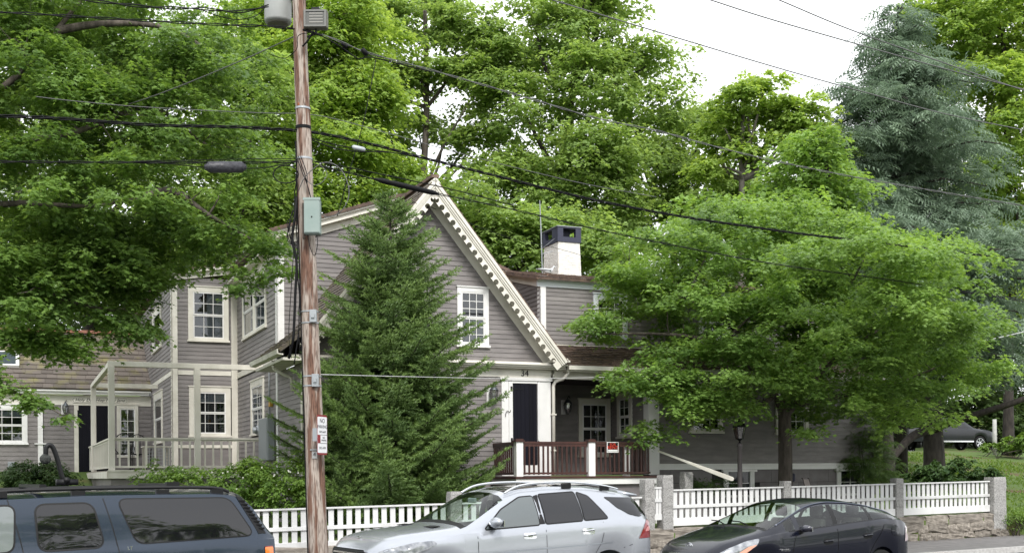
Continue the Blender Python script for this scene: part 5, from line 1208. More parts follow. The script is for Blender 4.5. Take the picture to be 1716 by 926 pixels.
sm = {'body': SUVP, 'door_seam': PLAST, 'windscreen': CARGLASS, 'rear_window': CARGLASS, 'sill_trim': PLAST}
seamx = [1.70, 2.84, 3.80]
suv.shell(lambda x, j, sd: ('windscreen' if (j >= 9 and 1.62 < x < 2.28) else 'sill_trim' if j == 0 else 'body'), sm, [1.62, 2.28])
for x in seamx: suv.band('door_seam', [(x - .16 * max(0, (z - 1.12) / .7) ** 1.3, z) for z in np.linspace(.45, 1.82, 22)], .011, PLAST, .0025)
side_window(suv, rr_poly([(2.98 - .0, 1.285), (3.63, 1.305), (3.52, 1.765), (2.95, 1.755)], .10))
side_window(suv, rr_poly([(1.98, 1.265), (2.72, 1.285), (2.74, 1.755), (2.26, 1.73)], .09), m=mat('grey_door_glass', (.16, .18, .18), .05, spec=.9))
side_window(suv, rr_poly([(3.98, 1.325), (5.30, 1.375), (5.03, 1.80), (3.79, 1.805)], .10), .014)
dp = suv.patch('vented_pillar', [(5.11, 1.835), (5.19, 1.80), (5.33, 1.60), (5.46, 1.385), (5.36, 1.385), (5.23, 1.62)], PLAST, .006, both=False, rings=3)
for k in range(9):
    f = k / 9; x = 5.17 + .24 * f; z = 1.77 - .36 * f; yy = suv.W / 2 - suv.Y(x + .02, z) - .012
    MB().box(x - .02, x + .055, yy - .010, yy + .02, z - .014, z + .004).build('louvre', RUB, dp)
tl = suv.patch('tail_lamp', rr_poly([(5.44, .92), (5.54, .92), (5.54, 1.24), (5.42, 1.24)], .02), REDL, .006, both=True, rings=2)
suv.patch('indicator', rr_poly([(5.43, 1.10), (5.54, 1.10), (5.54, 1.23), (5.42, 1.23)], .02), ORGL, .010, both=False, rings=2, parent=tl)
handle(suv, 3.52, 1.13, SUVP, .22); suv.patch('handle_bezel', rr_poly([(3.38, 1.075), (3.66, 1.075), (3.66, 1.165), (3.38, 1.165)], .04), PLAST, .0015, both=False, rings=2)
cap_ = suv.patch('fuel_cap_light', rr_poly([(5.10, 1.06), (5.20, 1.06), (5.20, 1.10), (5.10, 1.10)], .02), mat('lamp_white', (.8, .8, .75), .2), .006, both=False, rings=2)
lt = text_obj('badge', 'LT', .052, CHROME, suv.root, (3.90, suv.W / 2 - suv.Y(3.92, 1.285) - .006, 1.275), (R(90), 0, 0), .002)
for sd in (-1, 1):
    y = suv.W / 2 + sd * .76
    rk = MB().tube(smooth_path([(2.45, y, 1.85), (2.62, y, 1.905), (3.4, y, 1.925), (4.4, y, 1.93), (4.9, y, 1.915), (5.06, y, 1.87)], 6), .019, 8)
    for x in (2.62, 3.4, 4.3, 4.92): rk.box(x - .07, x + .07, y - .03, y + .03, 1.84, 1.905)
    rk.build('roof_rail', PLAST, suv.root)
for x in (3.05, 4.42): MB().box(x - .035, x + .035, suv.W / 2 - .72, suv.W / 2 + .72, 1.945, 1.975).build('cross_bar', PLAST, suv.root)
MB().box(4.36, 4.5, suv.W / 2 - .74, suv.W / 2 - .64, 1.925, 1.99).build('bar_clamp', PLAST, suv.root)
# folded bicycle-carrier arm on the rack
ca = MB(); yb = .36; ca.tube(smooth_path([(3.30, yb, 1.97), (3.26, yb, 2.06), (3.22, yb, 2.22), (3.175, yb, 2.36), (3.135, yb, 2.40), (3.10, yb, 2.37), (3.095, yb, 2.30)], 5), .026, 8); ca.box(3.2, 3.42, yb - .05, yb + .05, 1.965, 2.03); ca.tube([(3.3, yb - .06, 2.02), (3.3, yb + .06, 2.02)], .035, 10)
arm = ca.build('carrier_arm', PLAST, None, True); 
for p in (arm,): p.location = suv.root.location; p.rotation_euler = suv.root.rotation_euler
arm.location.z += .0; tag(arm, 'black goose-neck carrier arm with a round knob fixed on the SUV roof rack', 'roof carrier')
kb = MB().lathe([(.01, -.055), (.04, -.048), (.056, -.02), (.058, .01), (.045, .035), (.02, .055)], 14, (3.09, yb, 2.25)).build('round_knob', mat('worn_rubber', (.008, .009, .008), .8, (.05, .055, .05), 45, .4), arm, True)
for x in (.95, 4.27): suv.wheel(x)
MB().box(.5, 5.1, .12, 1.88, .34, .5).build('underbody', PLAST, suv.root)
# ---------------------------------------------------------------- silver SUV
SILV = paint('silver_paint', (.42, .44, .48), metal=.5, rough=.25)
mb = Car('parked_car', 'silver SUV with roof rails and sunroof parked in the middle, nose to the left', SILV, 4.80, 1.93,
  dict(hw=[(0, .62), (.05, .74), (.15, .84), (.35, .91), (.7, .945), (1.2, .955), (3.9, .965), (4.4, .94), (4.62, .88), (4.74, .78), (4.80, .66)],
       hr=[(0, .54), (.05, .62), (.2, .72), (.7, .81), (1.25, .85), (1.42, .84), (2.15, .70), (2.6, .68), (4.0, .67), (4.5, .64), (4.8, .60)],
       zb=[(0, .74), (.08, .86), (.3, .97), (.9, 1.06), (1.4, 1.11), (2, 1.15), (3, 1.20), (3.9, 1.24), (4.5, 1.24), (4.8, 1.17)],
       zr=[(0, .80), (.06, .94), (.2, 1.04), (.5, 1.10), (.9, 1.14), (1.3, 1.17), (1.44, 1.21), (2.12, 1.58), (2.4, 1.665), (2.9, 1.71), (3.6, 1.70), (4.2, 1.63), (4.48, 1.56), (4.62, 1.44), (4.72, 1.29), (4.8, 1.20)],
       zc=[(0, .84), (.06, .98), (.2, 1.08), (.5, 1.15), (.9, 1.19), (1.22, 1.22), (1.36, 1.25), (2.08, 1.68), (2.4, 1.755), (2.9, 1.79), (3.6, 1.78), (4.2, 1.72), (4.56, 1.65), (4.66, 1.46), (4.74, 1.27), (4.8, 1.18)]),
  [.92, 3.84], .37, .36, pos=(1108, 18.0), yaw=31, zoff=.06, grp='cars standing along the kerb')
mm = {'far_window': CLRD, 'body': SILV, 'windscreen': CLRG, 'rear_window': CARGLASS, 'cowl': PLAST, 'bonnet': SILV, 'sunroof': CARGLASS, 'lower_trim': PLAST}
def mbc(x, j, sd):
    if j == 0 and 1.4 < x < 3.35: return 'lower_trim'
    if sd > 0 and 5 <= j <= 7 and (1.75 < x < 2.6 or 2.7 < x < 3.7): return 'far_window'
    if j >= 9:
        if 1.42 < x < 2.10: return 'windscreen'
        if 1.33 < x < 1.42: return 'cowl'
        if 2.22 < x < 3.3 and j >= 10: return 'sunroof'
        if 4.56 < x < 4.74: return 'rear_window'
    return 'body'
mb.shell(mbc, mm, [1.75, 2.6, 2.7, 3.7, 1.33, 1.42, 2.10, 2.22, 3.3, 4.56, 4.74])
seam = lambda c, pts, w=.009: c.band('door_seam', pts, w, PLAST, .0025)
seam(mb, [(1.56, z) for z in np.linspace(.42, 1.07, 8)]); seam(mb, [(2.70, z) for z in np.linspace(.42, 1.13, 8)])
seam(mb, [(3.42, .50), (3.50, .62), (3.60, .78), (3.68, .92), (3.71, 1.05), (3.72, 1.22)]); seam(mb, [(4.10, .82), (4.25, .86), (4.42, .96), (4.50, 1.02)])
mb.band('crease_shade_line', [(x, .80 + .035 * (x - .9)) for x in np.linspace(1.2, 3.9, 20)], .02, mat('crease_shade', (.36, .39, .43), .35, metal=.45, coat=1.), .0015)  # flat strip: shade along the body line put into a darker colour
side_window(mb, rr_poly([(1.70, 1.165), (2.60, 1.21), (2.58, 1.615), (2.36, 1.60), (2.02, 1.43)], .03), .018, m=mat('grey_front_glass', (.10, .115, .12), .05, spec=.9))
side_window(mb, rr_poly([(2.72, 1.22), (3.36, 1.25), (3.33, 1.665), (2.70, 1.635)], .03), .018)
side_window(mb, rr_poly([(3.40, 1.255), (3.82, 1.275), (3.56, 1.60), (3.38, 1.66)], .03), .018)
side_window(mb, rr_poly([(4.05, 1.42), (4.25, 1.32), (4.42, 1.285), (4.65, 1.29), (4.53, 1.50), (4.42, 1.565), (3.86, 1.585)], .03), .004)
mb.patch('b_pillar_cover', [(2.61, 1.21), (2.70, 1.215), (2.68, 1.64), (2.60, 1.62)], PLAST, .004, both=False, rings=2)
sp = MB(); vs = []; fs = []
ys = np.linspace(-.56, .56, 9)
for y in ys: 
    for (x, z) in ((4.30, 1.715), (4.66, 1.675), (4.67, 1.645), (4.34, 1.66)): k = 1 - .18 * (y / .56) ** 2; vs.append((x - (1 - k) * .3, mb.W / 2 + y * 1.05, z - .06 * (y / .56) ** 2))
for i in range(8):
    for k in range(4): fs.append((i * 4 + k, i * 4 + (k + 1) % 4, i * 4 + 4 + (k + 1) % 4, i * 4 + 4 + k))
fs += [(0, 1, 2, 3), (35, 34, 33, 32)]
sp.add(vs, fs).build('roof_spoiler', SILV, mb.root, True)
for sd in (-1, 1):
    y = mb.W / 2 + sd * .65; P_ = [(2.16, y, 1.665), (2.4, y, 1.765), (2.8, y, 1.81), (3.4, y, 1.81), (3.9, y, 1.76), (4.2, y, 1.70)]
    MB().tube(smooth_path(P_, 6), .018, 8).build('roof_rail', CHROME, mb.root, True)
    for x in (3.25, 3.95): MB().box(x - .09, x + .07, y - .016, y + .016, 1.68 if x > 3.5 else 1.72, 1.795 if x < 3.5 else 1.745).build('rail_foot', PLAST, mb.root)
mirror_near(mb, 1.80, 1.25, SILV, (.17, .26, .17)); handle(mb, 2.42, 1.05); handle(mb, 3.44, 1.085)
hl = mb.patch('headlight', rr_poly([(.08, .78), (.28, .74), (.55, .82), (.92, .99), (.86, 1.035), (.60, 1.02), (.25, .95), (.10, .90)], .04), LENS, .010, both=True, rings=4)
mb.patch('tail_lamp', rr_poly([(4.38, .95), (4.67, .95), (4.67, 1.20), (4.60, 1.24)], .02), REDL, .010, both=True, rings=3)
mb.patch('tail_lamp_clear', rr_poly([(4.53, 1.05), (4.655, 1.06), (4.655, 1.12), (4.58, 1.12)], .02), mat('pink_lens', (.6, .25, .25), .15, coat=1), .013, both=False, rings=2)
gr_ = MB().box(-.03, .02, .42, 1.51, .55, .92).build('grille', PLAST, mb.root, bevel=.03)
for z in (.66, .76, .86): MB().box(-.045, -.02, .52, 1.41, z - .012, z + .012).build('grille_bar', CHROME, gr_)
st3 = MB().tube([(-.055, .965, .75), (-.04, .965, .75)], [.11, .11], 24).build('emblem', PLAST, gr_)
ring_ = MB()
ring_.tube([(-.062, .965 + .10 * math.cos(a), .75 + .10 * math.sin(a)) for a in np.linspace(0, 6.2832, 25)], .010, 6, False)
for a in (90, 210, 330): ring_.tube([(-.062, .965, .75), (-.062, .965 + .10 * math.cos(R(a)), .75 + .10 * math.sin(R(a)))], [.014, .004], 5)
ring_.build('star_emblem', CHROME, gr_)
MB().lathe([(.022, 0), (.022, .006), (.01, .008)], 12, (.16, .965, 1.075)).build('bonnet_badge', CHROME, mb.root)
for y in (.52, 1.41): MB().hexa([(1.02, y - .13, mb.cv('zc', 1.02) - .004), (1.15, y - .13, mb.cv('zc', 1.15) - .006), (1.15, y + .13, mb.cv('zc', 1.15) - .006), (1.02, y + .13, mb.cv('zc', 1.02) - .004), (1.02, y - .13, mb.cv('zc', 1.02) + .004), (1.15, y - .13, mb.cv('zc', 1.15) + .004), (1.15, y + .13, mb.cv('zc', 1.15) + .004), (1.02, y + .13, mb.cv('zc', 1.02) + .004)]).build('bonnet_vent', PLAST, mb.root)
def wipers(c, x0, z0, x1, z1, ys):
    for (ya, yb) in ys: MB().tube([(x0, ya, z0), ((x0 + x1) / 2, (ya + yb) / 2, (z0 + z1) / 2 + .02), (x1, yb, z1)], .010, 6).build('wiper', PLAST, c.root)
wipers(mb, 1.40, 1.215, 1.60, 1.335, [(.55, 1.05), (1.15, 1.6)])
seats(mb, (2.25, 3.1), .72, .52, .62)
MB().box(1.5, 1.95, .2, 1.73, .8, 1.12).build('dashboard', PLAST, mb.root, bevel=.05); MB().box(.6, 4.5, .15, 1.78, .36, .52).build('underbody', PLAST, mb.root)
MB().tube([(1.98 + .05 * math.sin(a), .52 + .19 * math.cos(a), 1.10 + .17 * math.sin(a)) for a in np.linspace(0, 6.2832, 20)], .014, 6, False).build('steering_wheel', PLAST, mb.root)
MB().box(1.98, 2.02, .87, 1.09, 1.52, 1.59).build('inner_mirror', GREYP, mb.root, bevel=.01)
for x in (.92, 3.84): mb.wheel(x, spokes=5)
# ---------------------------------------------------------------- black hatchback
BLK = paint('black_paint', (.004, .005, .012), metal=.0, rough=.25)
pr_ = Car('parked_car', 'black hybrid hatchback parked at the right, pale headlights facing left', BLK, 4.45, 1.725,
  dict(hw=[(0, .56), (.05, .66), (.15, .74), (.35, .80), (.7, .84), (1.2, .855), (3.3, .862), (3.9, .84), (4.2, .78), (4.36, .70), (4.45, .58)],
       hr=[(0, .48), (.05, .54), (.2, .63), (.6, .70), (1.0, .74), (1.2, .74), (2.0, .61), (2.4, .585), (3.2, .57), (3.8, .55), (4.2, .53), (4.45, .50)],
       zb=[(0, .58), (.1, .66), (.4, .79), (.9, .91), (1.3, .96), (2, 1.01), (3, 1.09), (3.6, 1.13), (4.1, 1.10), (4.45, .96)],
       zr=[(0, .60), (.06, .70), (.3, .83), (.7, .93), (1.0, .99), (1.12, 1.03), (1.95, 1.345), (2.2, 1.40), (2.5, 1.425), (2.9, 1.41), (3.4, 1.355), (3.9, 1.255), (4.15, 1.17), (4.3, 1.08), (4.45, .98)],
       zc=[(0, .63), (.06, .73), (.3, .87), (.7, .97), (.98, 1.03), (1.08, 1.07), (1.92, 1.42), (2.2, 1.475), (2.5, 1.49), (2.9, 1.475), (3.4, 1.405), (3.95, 1.27), (4.2, 1.18), (4.32, 1.10), (4.45, 1.0)]),
  [.90, 3.60], .31, .30, pos=(1541, 19.7), yaw=31, zoff=.05, grp='cars standing along the kerb')
pm = {'body': BLK, 'windscreen': CLRG, 'rear_window': CLRD, 'cowl': PLAST, **{a + b: CLRD for a in ('near_', 'far_') for b in ('quarter_window', 'front_window', 'rear_door_window', 'rear_quarter_window')}, 'pillar': PLAST, 'lower_trim': PLAST}
def prc(x, j, sd):
    if j >= 9:
        if 1.10 < x < 1.93: return 'windscreen'
        if 1.03 < x < 1.10: return 'cowl'
        if 3.42 < x < 4.10: return 'rear_window'
        return 'body'
    if 5 <= j <= 7:
        for a, c_, nm in ((1.42, 1.62, 'quarter_window'), (1.72, 2.46, 'front_window'), (2.56, 3.28, 'rear_door_window'), (3.36, 3.80, 'rear_quarter_window')):
            if a < x < c_: return ('near_' if sd < 0 else 'far_') + nm
        if 1.62 < x < 3.80: return 'pillar' if 2.4 < x < 3.4 else 'body'
    return 'body'
pr_.shell(prc, pm, [1.03, 1.10, 1.42, 1.62, 1.72, 1.93, 2.46, 2.56, 3.28, 3.36, 3.42, 3.80, 4.10])
pr_.band('window_trim', [(x, pr_.cv('zb', x) + .012) for x in np.linspace(1.5, 3.85, 30)], .016, PLAST, .004)
MB().tube([(x, pr_.W / 2 - pr_.cv('hr', x) - .01, pr_.cv('zr', x) + .0) for x in np.linspace(1.25, 4.1, 36)], .011, 6).build('drip_rail', mat('blue_black_trim', (.05, .06, .10), .15, metal=.5, coat=1), pr_.root, True)
for p in ([(1.50, .36), (1.52, .6), (1.56, .80), (1.62, .93)], [(2.52, .34), (2.52, .7), (2.52, 1.0)], [(3.18, .42), (3.26, .55), (3.36, .72), (3.50, .88), (3.60, 1.04)]):
    P_ = [tuple(q)[:3:2] for q in smooth_path([(a, 0, b) for a, b in p], 5)]; pr_.band('door_seam', P_, .010, RUB, .0025)
handle(pr_, 2.30, .80, BLK, .19); handle(pr_, 3.20, .865, BLK, .19)
pr_.patch('fuel_door', rr_poly([(3.78, .86), (3.98, .86), (3.98, 1.01), (3.78, 1.01)], .06), BLK, .005, both=False, rings=2); pr_.band('fuel_door_line', [(3.88 + .105 * math.cos(a), .935 + .08 * math.sin(a)) for a in np.linspace(0, 6.2832, 24)], .008, RUB, .004)
pr_.patch('headlight', rr_poly([(.10, .52), (.25, .52), (.42, .60), (.78, .80), (.86, .90), (.62, .865), (.30, .765), (.13, .68)], .04), LENS, .010, both=True, rings=4)
pr_.patch('indicator', rr_poly([(.40, .60), (.60, .70), (.78, .81), (.62, .78), (.44, .69)], .02), mat('pink_indicator', (.75, .35, .25), .2, coat=1), .014, both=False, rings=2)
pr_.patch('tail_lamp', rr_poly([(4.16, .74), (4.36, .76), (4.35, 1.05), (4.24, 1.08)], .02), mat('clear_red_lens', (.55, .45, .47), .15, coat=1), .008, both=True, rings=2)
mirror_near(pr_, 1.72, 1.02, mat('dark_mirror', (.03, .03, .045), .2, coat=1), (.14, .21, .13))
MB().tube([(.035 - .02 * math.cos((y - .8625) * 2.6), y, .655 - .0 * y) for y in np.linspace(.5, 1.225, 14)], .012, 6).build('chrome_strip', CHROME, pr_.root, True)
em = MB()
def ell(cx, cy, rx, ry): em.tube([(.165 + .09 * ((cy + ry * math.sin(a))) - .02, .8625 + cx + rx * math.cos(a), .775 + (cy + ry * math.sin(a)) * .9) for a in np.linspace(0, 6.2832, 22)], .0055, 5, False)
ell(0, 0, .075, .05); ell(0, .0, .028, .046); ell(0, .018, .055, .022); em.build('emblem', CHROME, pr_.root)
text_obj('badge', 'HYBRID', .055, CHROME, pr_.root, (1.36, pr_.W / 2 - pr_.Y(1.36, .70) - .008, .70), (R(90), 0, 0), .002)
wipers(pr_, 1.07, 1.085, 1.16, 1.13, [(.55, 1.0), (1.1, 1.5)])
seats(pr_, (2.15, 3.0), .55, .48, .60)
MB().box(1.25, 1.7, .2, 1.52, .65, .98).build('dashboard', PLAST, pr_.root, bevel=.05); MB().box(.5, 4.1, .15, 1.58, .30, .46).build('underbody', PLAST, pr_.root)
MB().tube([(1.82 + .05 * math.sin(a), .48 + .18 * math.cos(a), .98 + .16 * math.sin(a)) for a in np.linspace(0, 6.2832, 20)], .014, 6, False).build('steering_wheel', PLAST, pr_.root)
for x in (.90, 3.60): pr_.wheel(x, spokes=5)
# ---------------------------------------------------------------- dark pickup up on the rise, nose to the right
PKP = mat('dark_pickup_paint', (.012, .014, .018), .35, coat=.25)
pY = 66.; pg = at(1490, 757, pY); pk = Car('pickup_truck', 'dark pickup truck parked on the rise behind the cedar trunks, nose to the right', PKP, 5.6, 1.95,
  dict(hw=[(0, .8), (.2, .93), (5.2, .95), (5.6, .8)], hr=[(0, .7), (.9, .8), (1.3, .8), (2.0, .66), (3.2, .66), (3.5, .8), (5.6, .85)],
       zb=[(0, .95), (.3, 1.05), (1.4, 1.12), (3.5, 1.16), (5.6, 1.14)],
       zr=[(0, 1.0), (.3, 1.1), (1.3, 1.2), (2.0, 1.68), (2.3, 1.76), (3.1, 1.76), (3.35, 1.70), (3.45, 1.22), (5.6, 1.2)], zc=[(0, 1.02), (.3, 1.14), (1.3, 1.24), (2.0, 1.74), (2.3, 1.82), (3.1, 1.82), (3.35, 1.74), (3.45, 1.2), (5.6, 1.18)]),
  [.95, 4.35], .39, .45, pos=(1640, pY), yaw=31, cat='pickup truck')
pk.shell(lambda x, j, sd: ('windscreen' if (j >= 9 and 1.3 < x < 2.0) else 'body'), {'body': PKP, 'windscreen': CARGLASS}, [1.3, 2.0])
side_window(pk, rr_poly([(1.72, 1.22), (2.42, 1.23), (2.42, 1.68), (2.1, 1.66)], .05), far=True); side_window(pk, rr_poly([(2.50, 1.23), (3.25, 1.24), (3.22, 1.66), (2.50, 1.68)], .05), far=True)
MB().box(1.5, 3.9, 1.93, 2.01, .42, .50).build('side_step', CHROME, pk.root)
for x in (.95, 4.35): pk.wheel(x, spokes=6)
# turn it round so the nose points right; stand it on the ridge
t = R(17) + math.pi; c1 = at(1652, 795, pY); gz = at(1600, 759, pY).z
pk.root.rotation_euler = (0, 0, t); pk.root.location = (c1.x, c1.y + 1.9, gz + .2)
# a second dark car left of it
s2 = Car('parked_car', 'dark saloon car mostly hidden left of the pickup on the rise', PKP, 4.5, 1.8,
  dict(hw=[(0, .7), (.2, .85), (4.2, .88), (4.5, .7)], hr=[(0, .6), (.9, .75), (1.2, .74), (2.0, .58), (3.0, .56), (3.6, .62), (4.5, .65)],
       zb=[(0, .65), (.3, .8), (1.4, .92), (3.5, .98), (4.5, .9)], zr=[(0, .7), (.3, .86), (1.2, 1.0), (1.95, 1.36), (2.3, 1.42), (2.9, 1.4), (3.6, 1.1), (4.5, 1.0)], zc=[(0, .72), (.3, .9), (1.2, 1.04), (1.95, 1.42), (2.3, 1.47), (2.9, 1.45), (3.6, 1.13), (4.5, 1.02)]),
  [.85, 3.55], .32, .35, pos=(1540, 67), yaw=31, cat='car')
s2.shell(lambda x, j, sd: ('windscreen' if (j >= 9 and 1.2 < x < 1.95) else 'rear_window' if (j >= 9 and 2.95 < x < 3.55) else 'body'), {'body': PKP, 'windscreen': CARGLASS, 'rear_window': CARGLASS}, [1.2, 1.95, 2.95, 3.55])
side_window(s2, rr_poly([(1.6, 1.0), (2.35, 1.02), (2.35, 1.34), (2.0, 1.32)], .04), far=True); side_window(s2, rr_poly([(2.45, 1.02), (3.3, 1.06), (2.95, 1.33), (2.45, 1.34)], .04), far=True)
for x in (.85, 3.55): s2.wheel(x, spokes=6)
c2_ = at(1532, 795, 67); s2.root.rotation_euler = (0, 0, t); s2.root.location = (c2_.x, c2_.y + 1.5, at(1520, 760, 67).z)
# ================================================================== utility pole and what hangs on it
PY = 18.4
p0 = at(536.0, 991, PY); p0.z = .1; p1 = at(495.5, -150, PY)
wood = bpy.data.materials.new('weathered_pole_wood'); wood.use_nodes = True; MATS['pole'] = wood
n = wood.node_tree; L_ = n.links; bs = n.nodes['Principled BSDF']; bs.inputs['Roughness'].default_value = .85
tcn = n.nodes.new('ShaderNodeTexCoord'); mp = n.nodes.new('ShaderNodeMapping'); mp.inputs['Scale'].default_value = (1, 1, .10); L_.new(tcn.outputs['Object'], mp.inputs[0])
n1 = n.nodes.new('ShaderNodeTexNoise'); n1.inputs['Scale'].default_value = 9; n1.inputs['Detail'].default_value = 9; L_.new(mp.outputs[0], n1.inputs['Vector'])
r1 = n.nodes.new('ShaderNodeValToRGB'); r1.color_ramp.elements[0].position = .45; r1.color_ramp.elements[1].position = .54; r1.color_ramp.elements[0].color = (.165, .088, .060, 1); r1.color_ramp.elements[1].color = (.40, .34, .295, 1)
L_.new(n1.outputs[0], r1.inputs[0])
n2 = n.nodes.new('ShaderNodeTexNoise'); n2.inputs['Scale'].default_value = 55; n2.inputs['Detail'].default_value = 6; L_.new(mp.outputs[0], n2.inputs['Vector'])
r2 = n.nodes.new('ShaderNodeValToRGB'); r2.color_ramp.elements[0].position = .36; r2.color_ramp.elements[0].color = (.35, .3, .28, 1); r2.color_ramp.elements[1].position = .52; r2.color_ramp.elements[1].color = (1, 1, 1, 1)
L_.new(n2.outputs[0], r2.inputs[0]); mx_ = n.nodes.new('ShaderNodeMix'); mx_.data_type = 'RGBA'; mx_.blend_type = 'MULTIPLY'; mx_.inputs[0].default_value = .9
L_.new(r1.outputs[0], mx_.inputs[6]); L_.new(r2.outputs[0], mx_.inputs[7]); L_.new(mx_.outputs[2], bs.inputs['Base Color'])
bp = n.nodes.new('ShaderNodeBump'); bp.inputs['Strength'].default_value = .6; bp.inputs['Distance'].default_value = .01; L_.new(n2.outputs[0], bp.inputs['Height']); L_.new(bp.outputs[0], bs.inputs['Normal'])
pole = empty('utility_pole', tuple(p0)); tag(pole, 'tall weathered wooden utility pole standing between the slate SUV and the silver car', 'utility pole')
pts = [p0.lerp(p1, i / 24) - p0 for i in range(25)]
MB().tube([tuple(p + Vector((.004 * math.sin(i * 1.3), 0, 0))) for i, p in enumerate(pts)], [.158 - .062 * i / 24 for i in range(25)], 24).build('pole_shaft', wood, pole, True)
def pz(py):      # centre of the pole at picture height
    a = at(0, py, PY).z; t = (a - p0.z) / (p1.z - p0.z); return p0.lerp(p1, t), .158 - .062 * t
BLKC = mat('black_cable', (.004, .004, .005), .6, spec=.2); GRYC = mat('grey_cable', (.10, .10, .10), .6); PGREEN = mat('pale_green_box', (.225, .29, .27), .5, (.26, .32, .30), 4)
def band_(py, m=GALV, h=.02):
    c, r = pz(py); c = c - p0; MB().lathe([(r + .004, -h / 2), (r + .008, -h / 2), (r + .008, h / 2), (r + .004, h / 2)], 24, tuple(c)).build('metal_band', m, pole)
for y in (526, 545, 634, 650): band_(y)
band_(218, BLKC, .05); band_(186, GALV, .03); band_(270, GALV, .03)
for (y, sx_) in ((535, .06), (642, .05)):
    c, r = pz(y); c = c - p0; q = MB().box(c.x + .02, c.x + .13, c.y - r - .05, c.y - r + .03, c.z - .10, c.z + .10).build('steel_bracket', GALV, pole, bevel=.006)
    MB().box(c.x + .05, c.x + .10, c.y - r - .08, c.y - r - .05, c.z - .03, c.z + .03).build('bolt', GALV, q)
c, r = pz(765); c = c - p0; q = MB().box(c.x - .02, c.x + .06, c.y - r - .012, c.y - r + .02, c.z - .06, c.z + .05).build('number_plate', mat('aluminium_plate', (.5, .5, .5), .4, metal=.5), pole)
text_obj('numeral', '4', .09, IRON, q, (c.x + .02, c.y - r - .014, c.z), (R(90), 0, 0), .001)
MB().box(c.x - .05, c.x + .06, c.y - r - .014, c.y - r + .01, c.z + .065, c.z + .085).build('nail_strip', GALV, pole)
# knots
for (y, dx) in ((112, .0), (182, -.03)):
    c, r = pz(y); c = c - p0; MB().lathe([(.001, -.012), (.028, -.008), (.034, .0), (.02, .004)], 10, (0, 0, 0)).build('knot', mat('rusty_knot', (.30, .10, .03), .9, (.18, .06, .03), 30), pole, True, loc=(c.x + dx, c.y - r + .008, c.z), rot=(R(90), 0, 0))
# risers down the left side
def riser(pxo, y0, y1, rad, m, wob=.01, seed=0):
    q = random.Random(seed); P = []
    for i in range(24):
        y = y0 + (y1 - y0) * i / 23; c, r = pz(y); P.append(tuple(c - p0 + Vector((-r - rad * .6 - pxo + q.uniform(-wob, wob), -.02, 0))))
    return MB().tube(P, rad, 6).build('riser_cable', m, pole, True)
riser(.0, 240, 980, .013, BLKC, .002, 1); riser(.03, 300, 600, .010, BLKC, .015, 2)
def loosecable(pts, rad, m=BLKC, name='cable_run', parent=None, nseg=6):
    b = parent or pole; o = Vector(b.location)
    return MB().tube([tuple(p - o) for p in smooth_path([at(x, y, Y) for x, y, Y in pts], nseg)], rad, 6).build(name, m, b, True)
loosecable([(497, 330, 18.3), (494, 365, 18.2), (490, 400, 18.2), (497, 440, 18.2), (495, 490, 18.2), (493, 540, 18.2), (491, 570, 18.2), (484, 600, 18.3)], .022)
for k in range(5):
    q = random.Random(k + 40); loosecable([(498, 330 + 10 * k, 18.3), (486 + q.uniform(-5, 5), 372, 18.2), (487 + q.uniform(-6, 4), 400, 18.2), (497, 420 + q.uniform(-10, 10), 18.2)], .006)
loosecable([(492, 420, 18.2), (487, 500, 18.2), (484, 560, 18.2), (488, 600, 18.2)], .006); loosecable([(500, 560, 18.2), (493, 610, 18.2)], .010)
for (dx, s0) in ((0, 1), (4, 2), (-3, 3)): loosecable([(500 + dx, 262, 18.2), (510 + dx, 290, 18.15), (515, 310, 18.15), (522, 335, 18.15)], .008)
loosecable([(515, 392, 18.15), (520, 415, 18.1), (527, 428, 18.1), (532, 410, 18.1), (531, 392, 18.15)], .006)
# coil on the left, large loop on the right
loosecable([(497 + 21 * math.cos(a) - 18, 292 + 15 * math.sin(a), 18.2) for a in np.linspace(0, 12.4, 30)], .010, BLKC, 'cable_coil', nseg=2)
loosecable([(500, 320, 18.2), (514, 293, 18.1), (545, 272, 18.05), (572, 285, 18.05), (585, 320, 18.05), (575, 350, 18.05), (550, 364, 18.1), (533, 352, 18.1)], .007, GRYC, 'cable_loop')
loosecable([(512, 300, 18.2), (525, 310, 18.1), (540, 305, 18.1), (548, 290, 18.1), (535, 275, 18.1)], .006, GRYC, 'cable_loop')
# separate things fixed to the pole
box = empty('junction_box', tuple(at(524, 393, 18.12))); tag(box, 'pale green metal box fixed to the front of the utility pole', 'junction box')
MB().box(-.125, .125, -.07, .08, 0, .545).build('box_body', PGREEN, box, bevel=.012); MB().box(-.135, .135, -.085, -.072, .52, .56).build('lid_edge', PGREEN, box)
MB().box(-.118, .118, -.083, -.0715, .02, .515).build('box_door', PGREEN, box, bevel=.004); MB().box(-.01, .01, -.09, -.0835, .25, .27).build('lock', IRON, box)
MB().box(-.165, -.126, .02, .08, -.05, .50).build('mounting_board', mat('old_board', (.06, .045, .035), .9), box)
tr_ = empty('transformer', tuple(at(466, 38, 18.6))); tag(tr_, 'grey cylindrical transformer hung on the left of the pole top', 'transformer')
MB().lathe([(.17, -.02), (.21, 0), (.215, .03), (.215, .95), (.20, .99), (.1, 1.03)], 24).build('tank', mat('transformer_grey', (.33, .34, .33), .5, (.28, .29, .28), 3), tr_, True)
MB().lathe([(.01, -.045), (.165, -.035), (.175, -.021)], 24).build('tank_base', mat('transformer_base', (.12, .115, .09), .7), tr_, True)
for a in (.3, 2.0, 4.4): MB().lathe([(.03, 1.0), (.05, 1.05), (.03, 1.08), (.05, 1.12), (.03, 1.16), (.02, 1.25)], 10, (.12 * math.cos(a), .12 * math.sin(a), 0)).build('bushing', mat('brown_porcelain', (.12, .05, .03), .2), tr_, True)
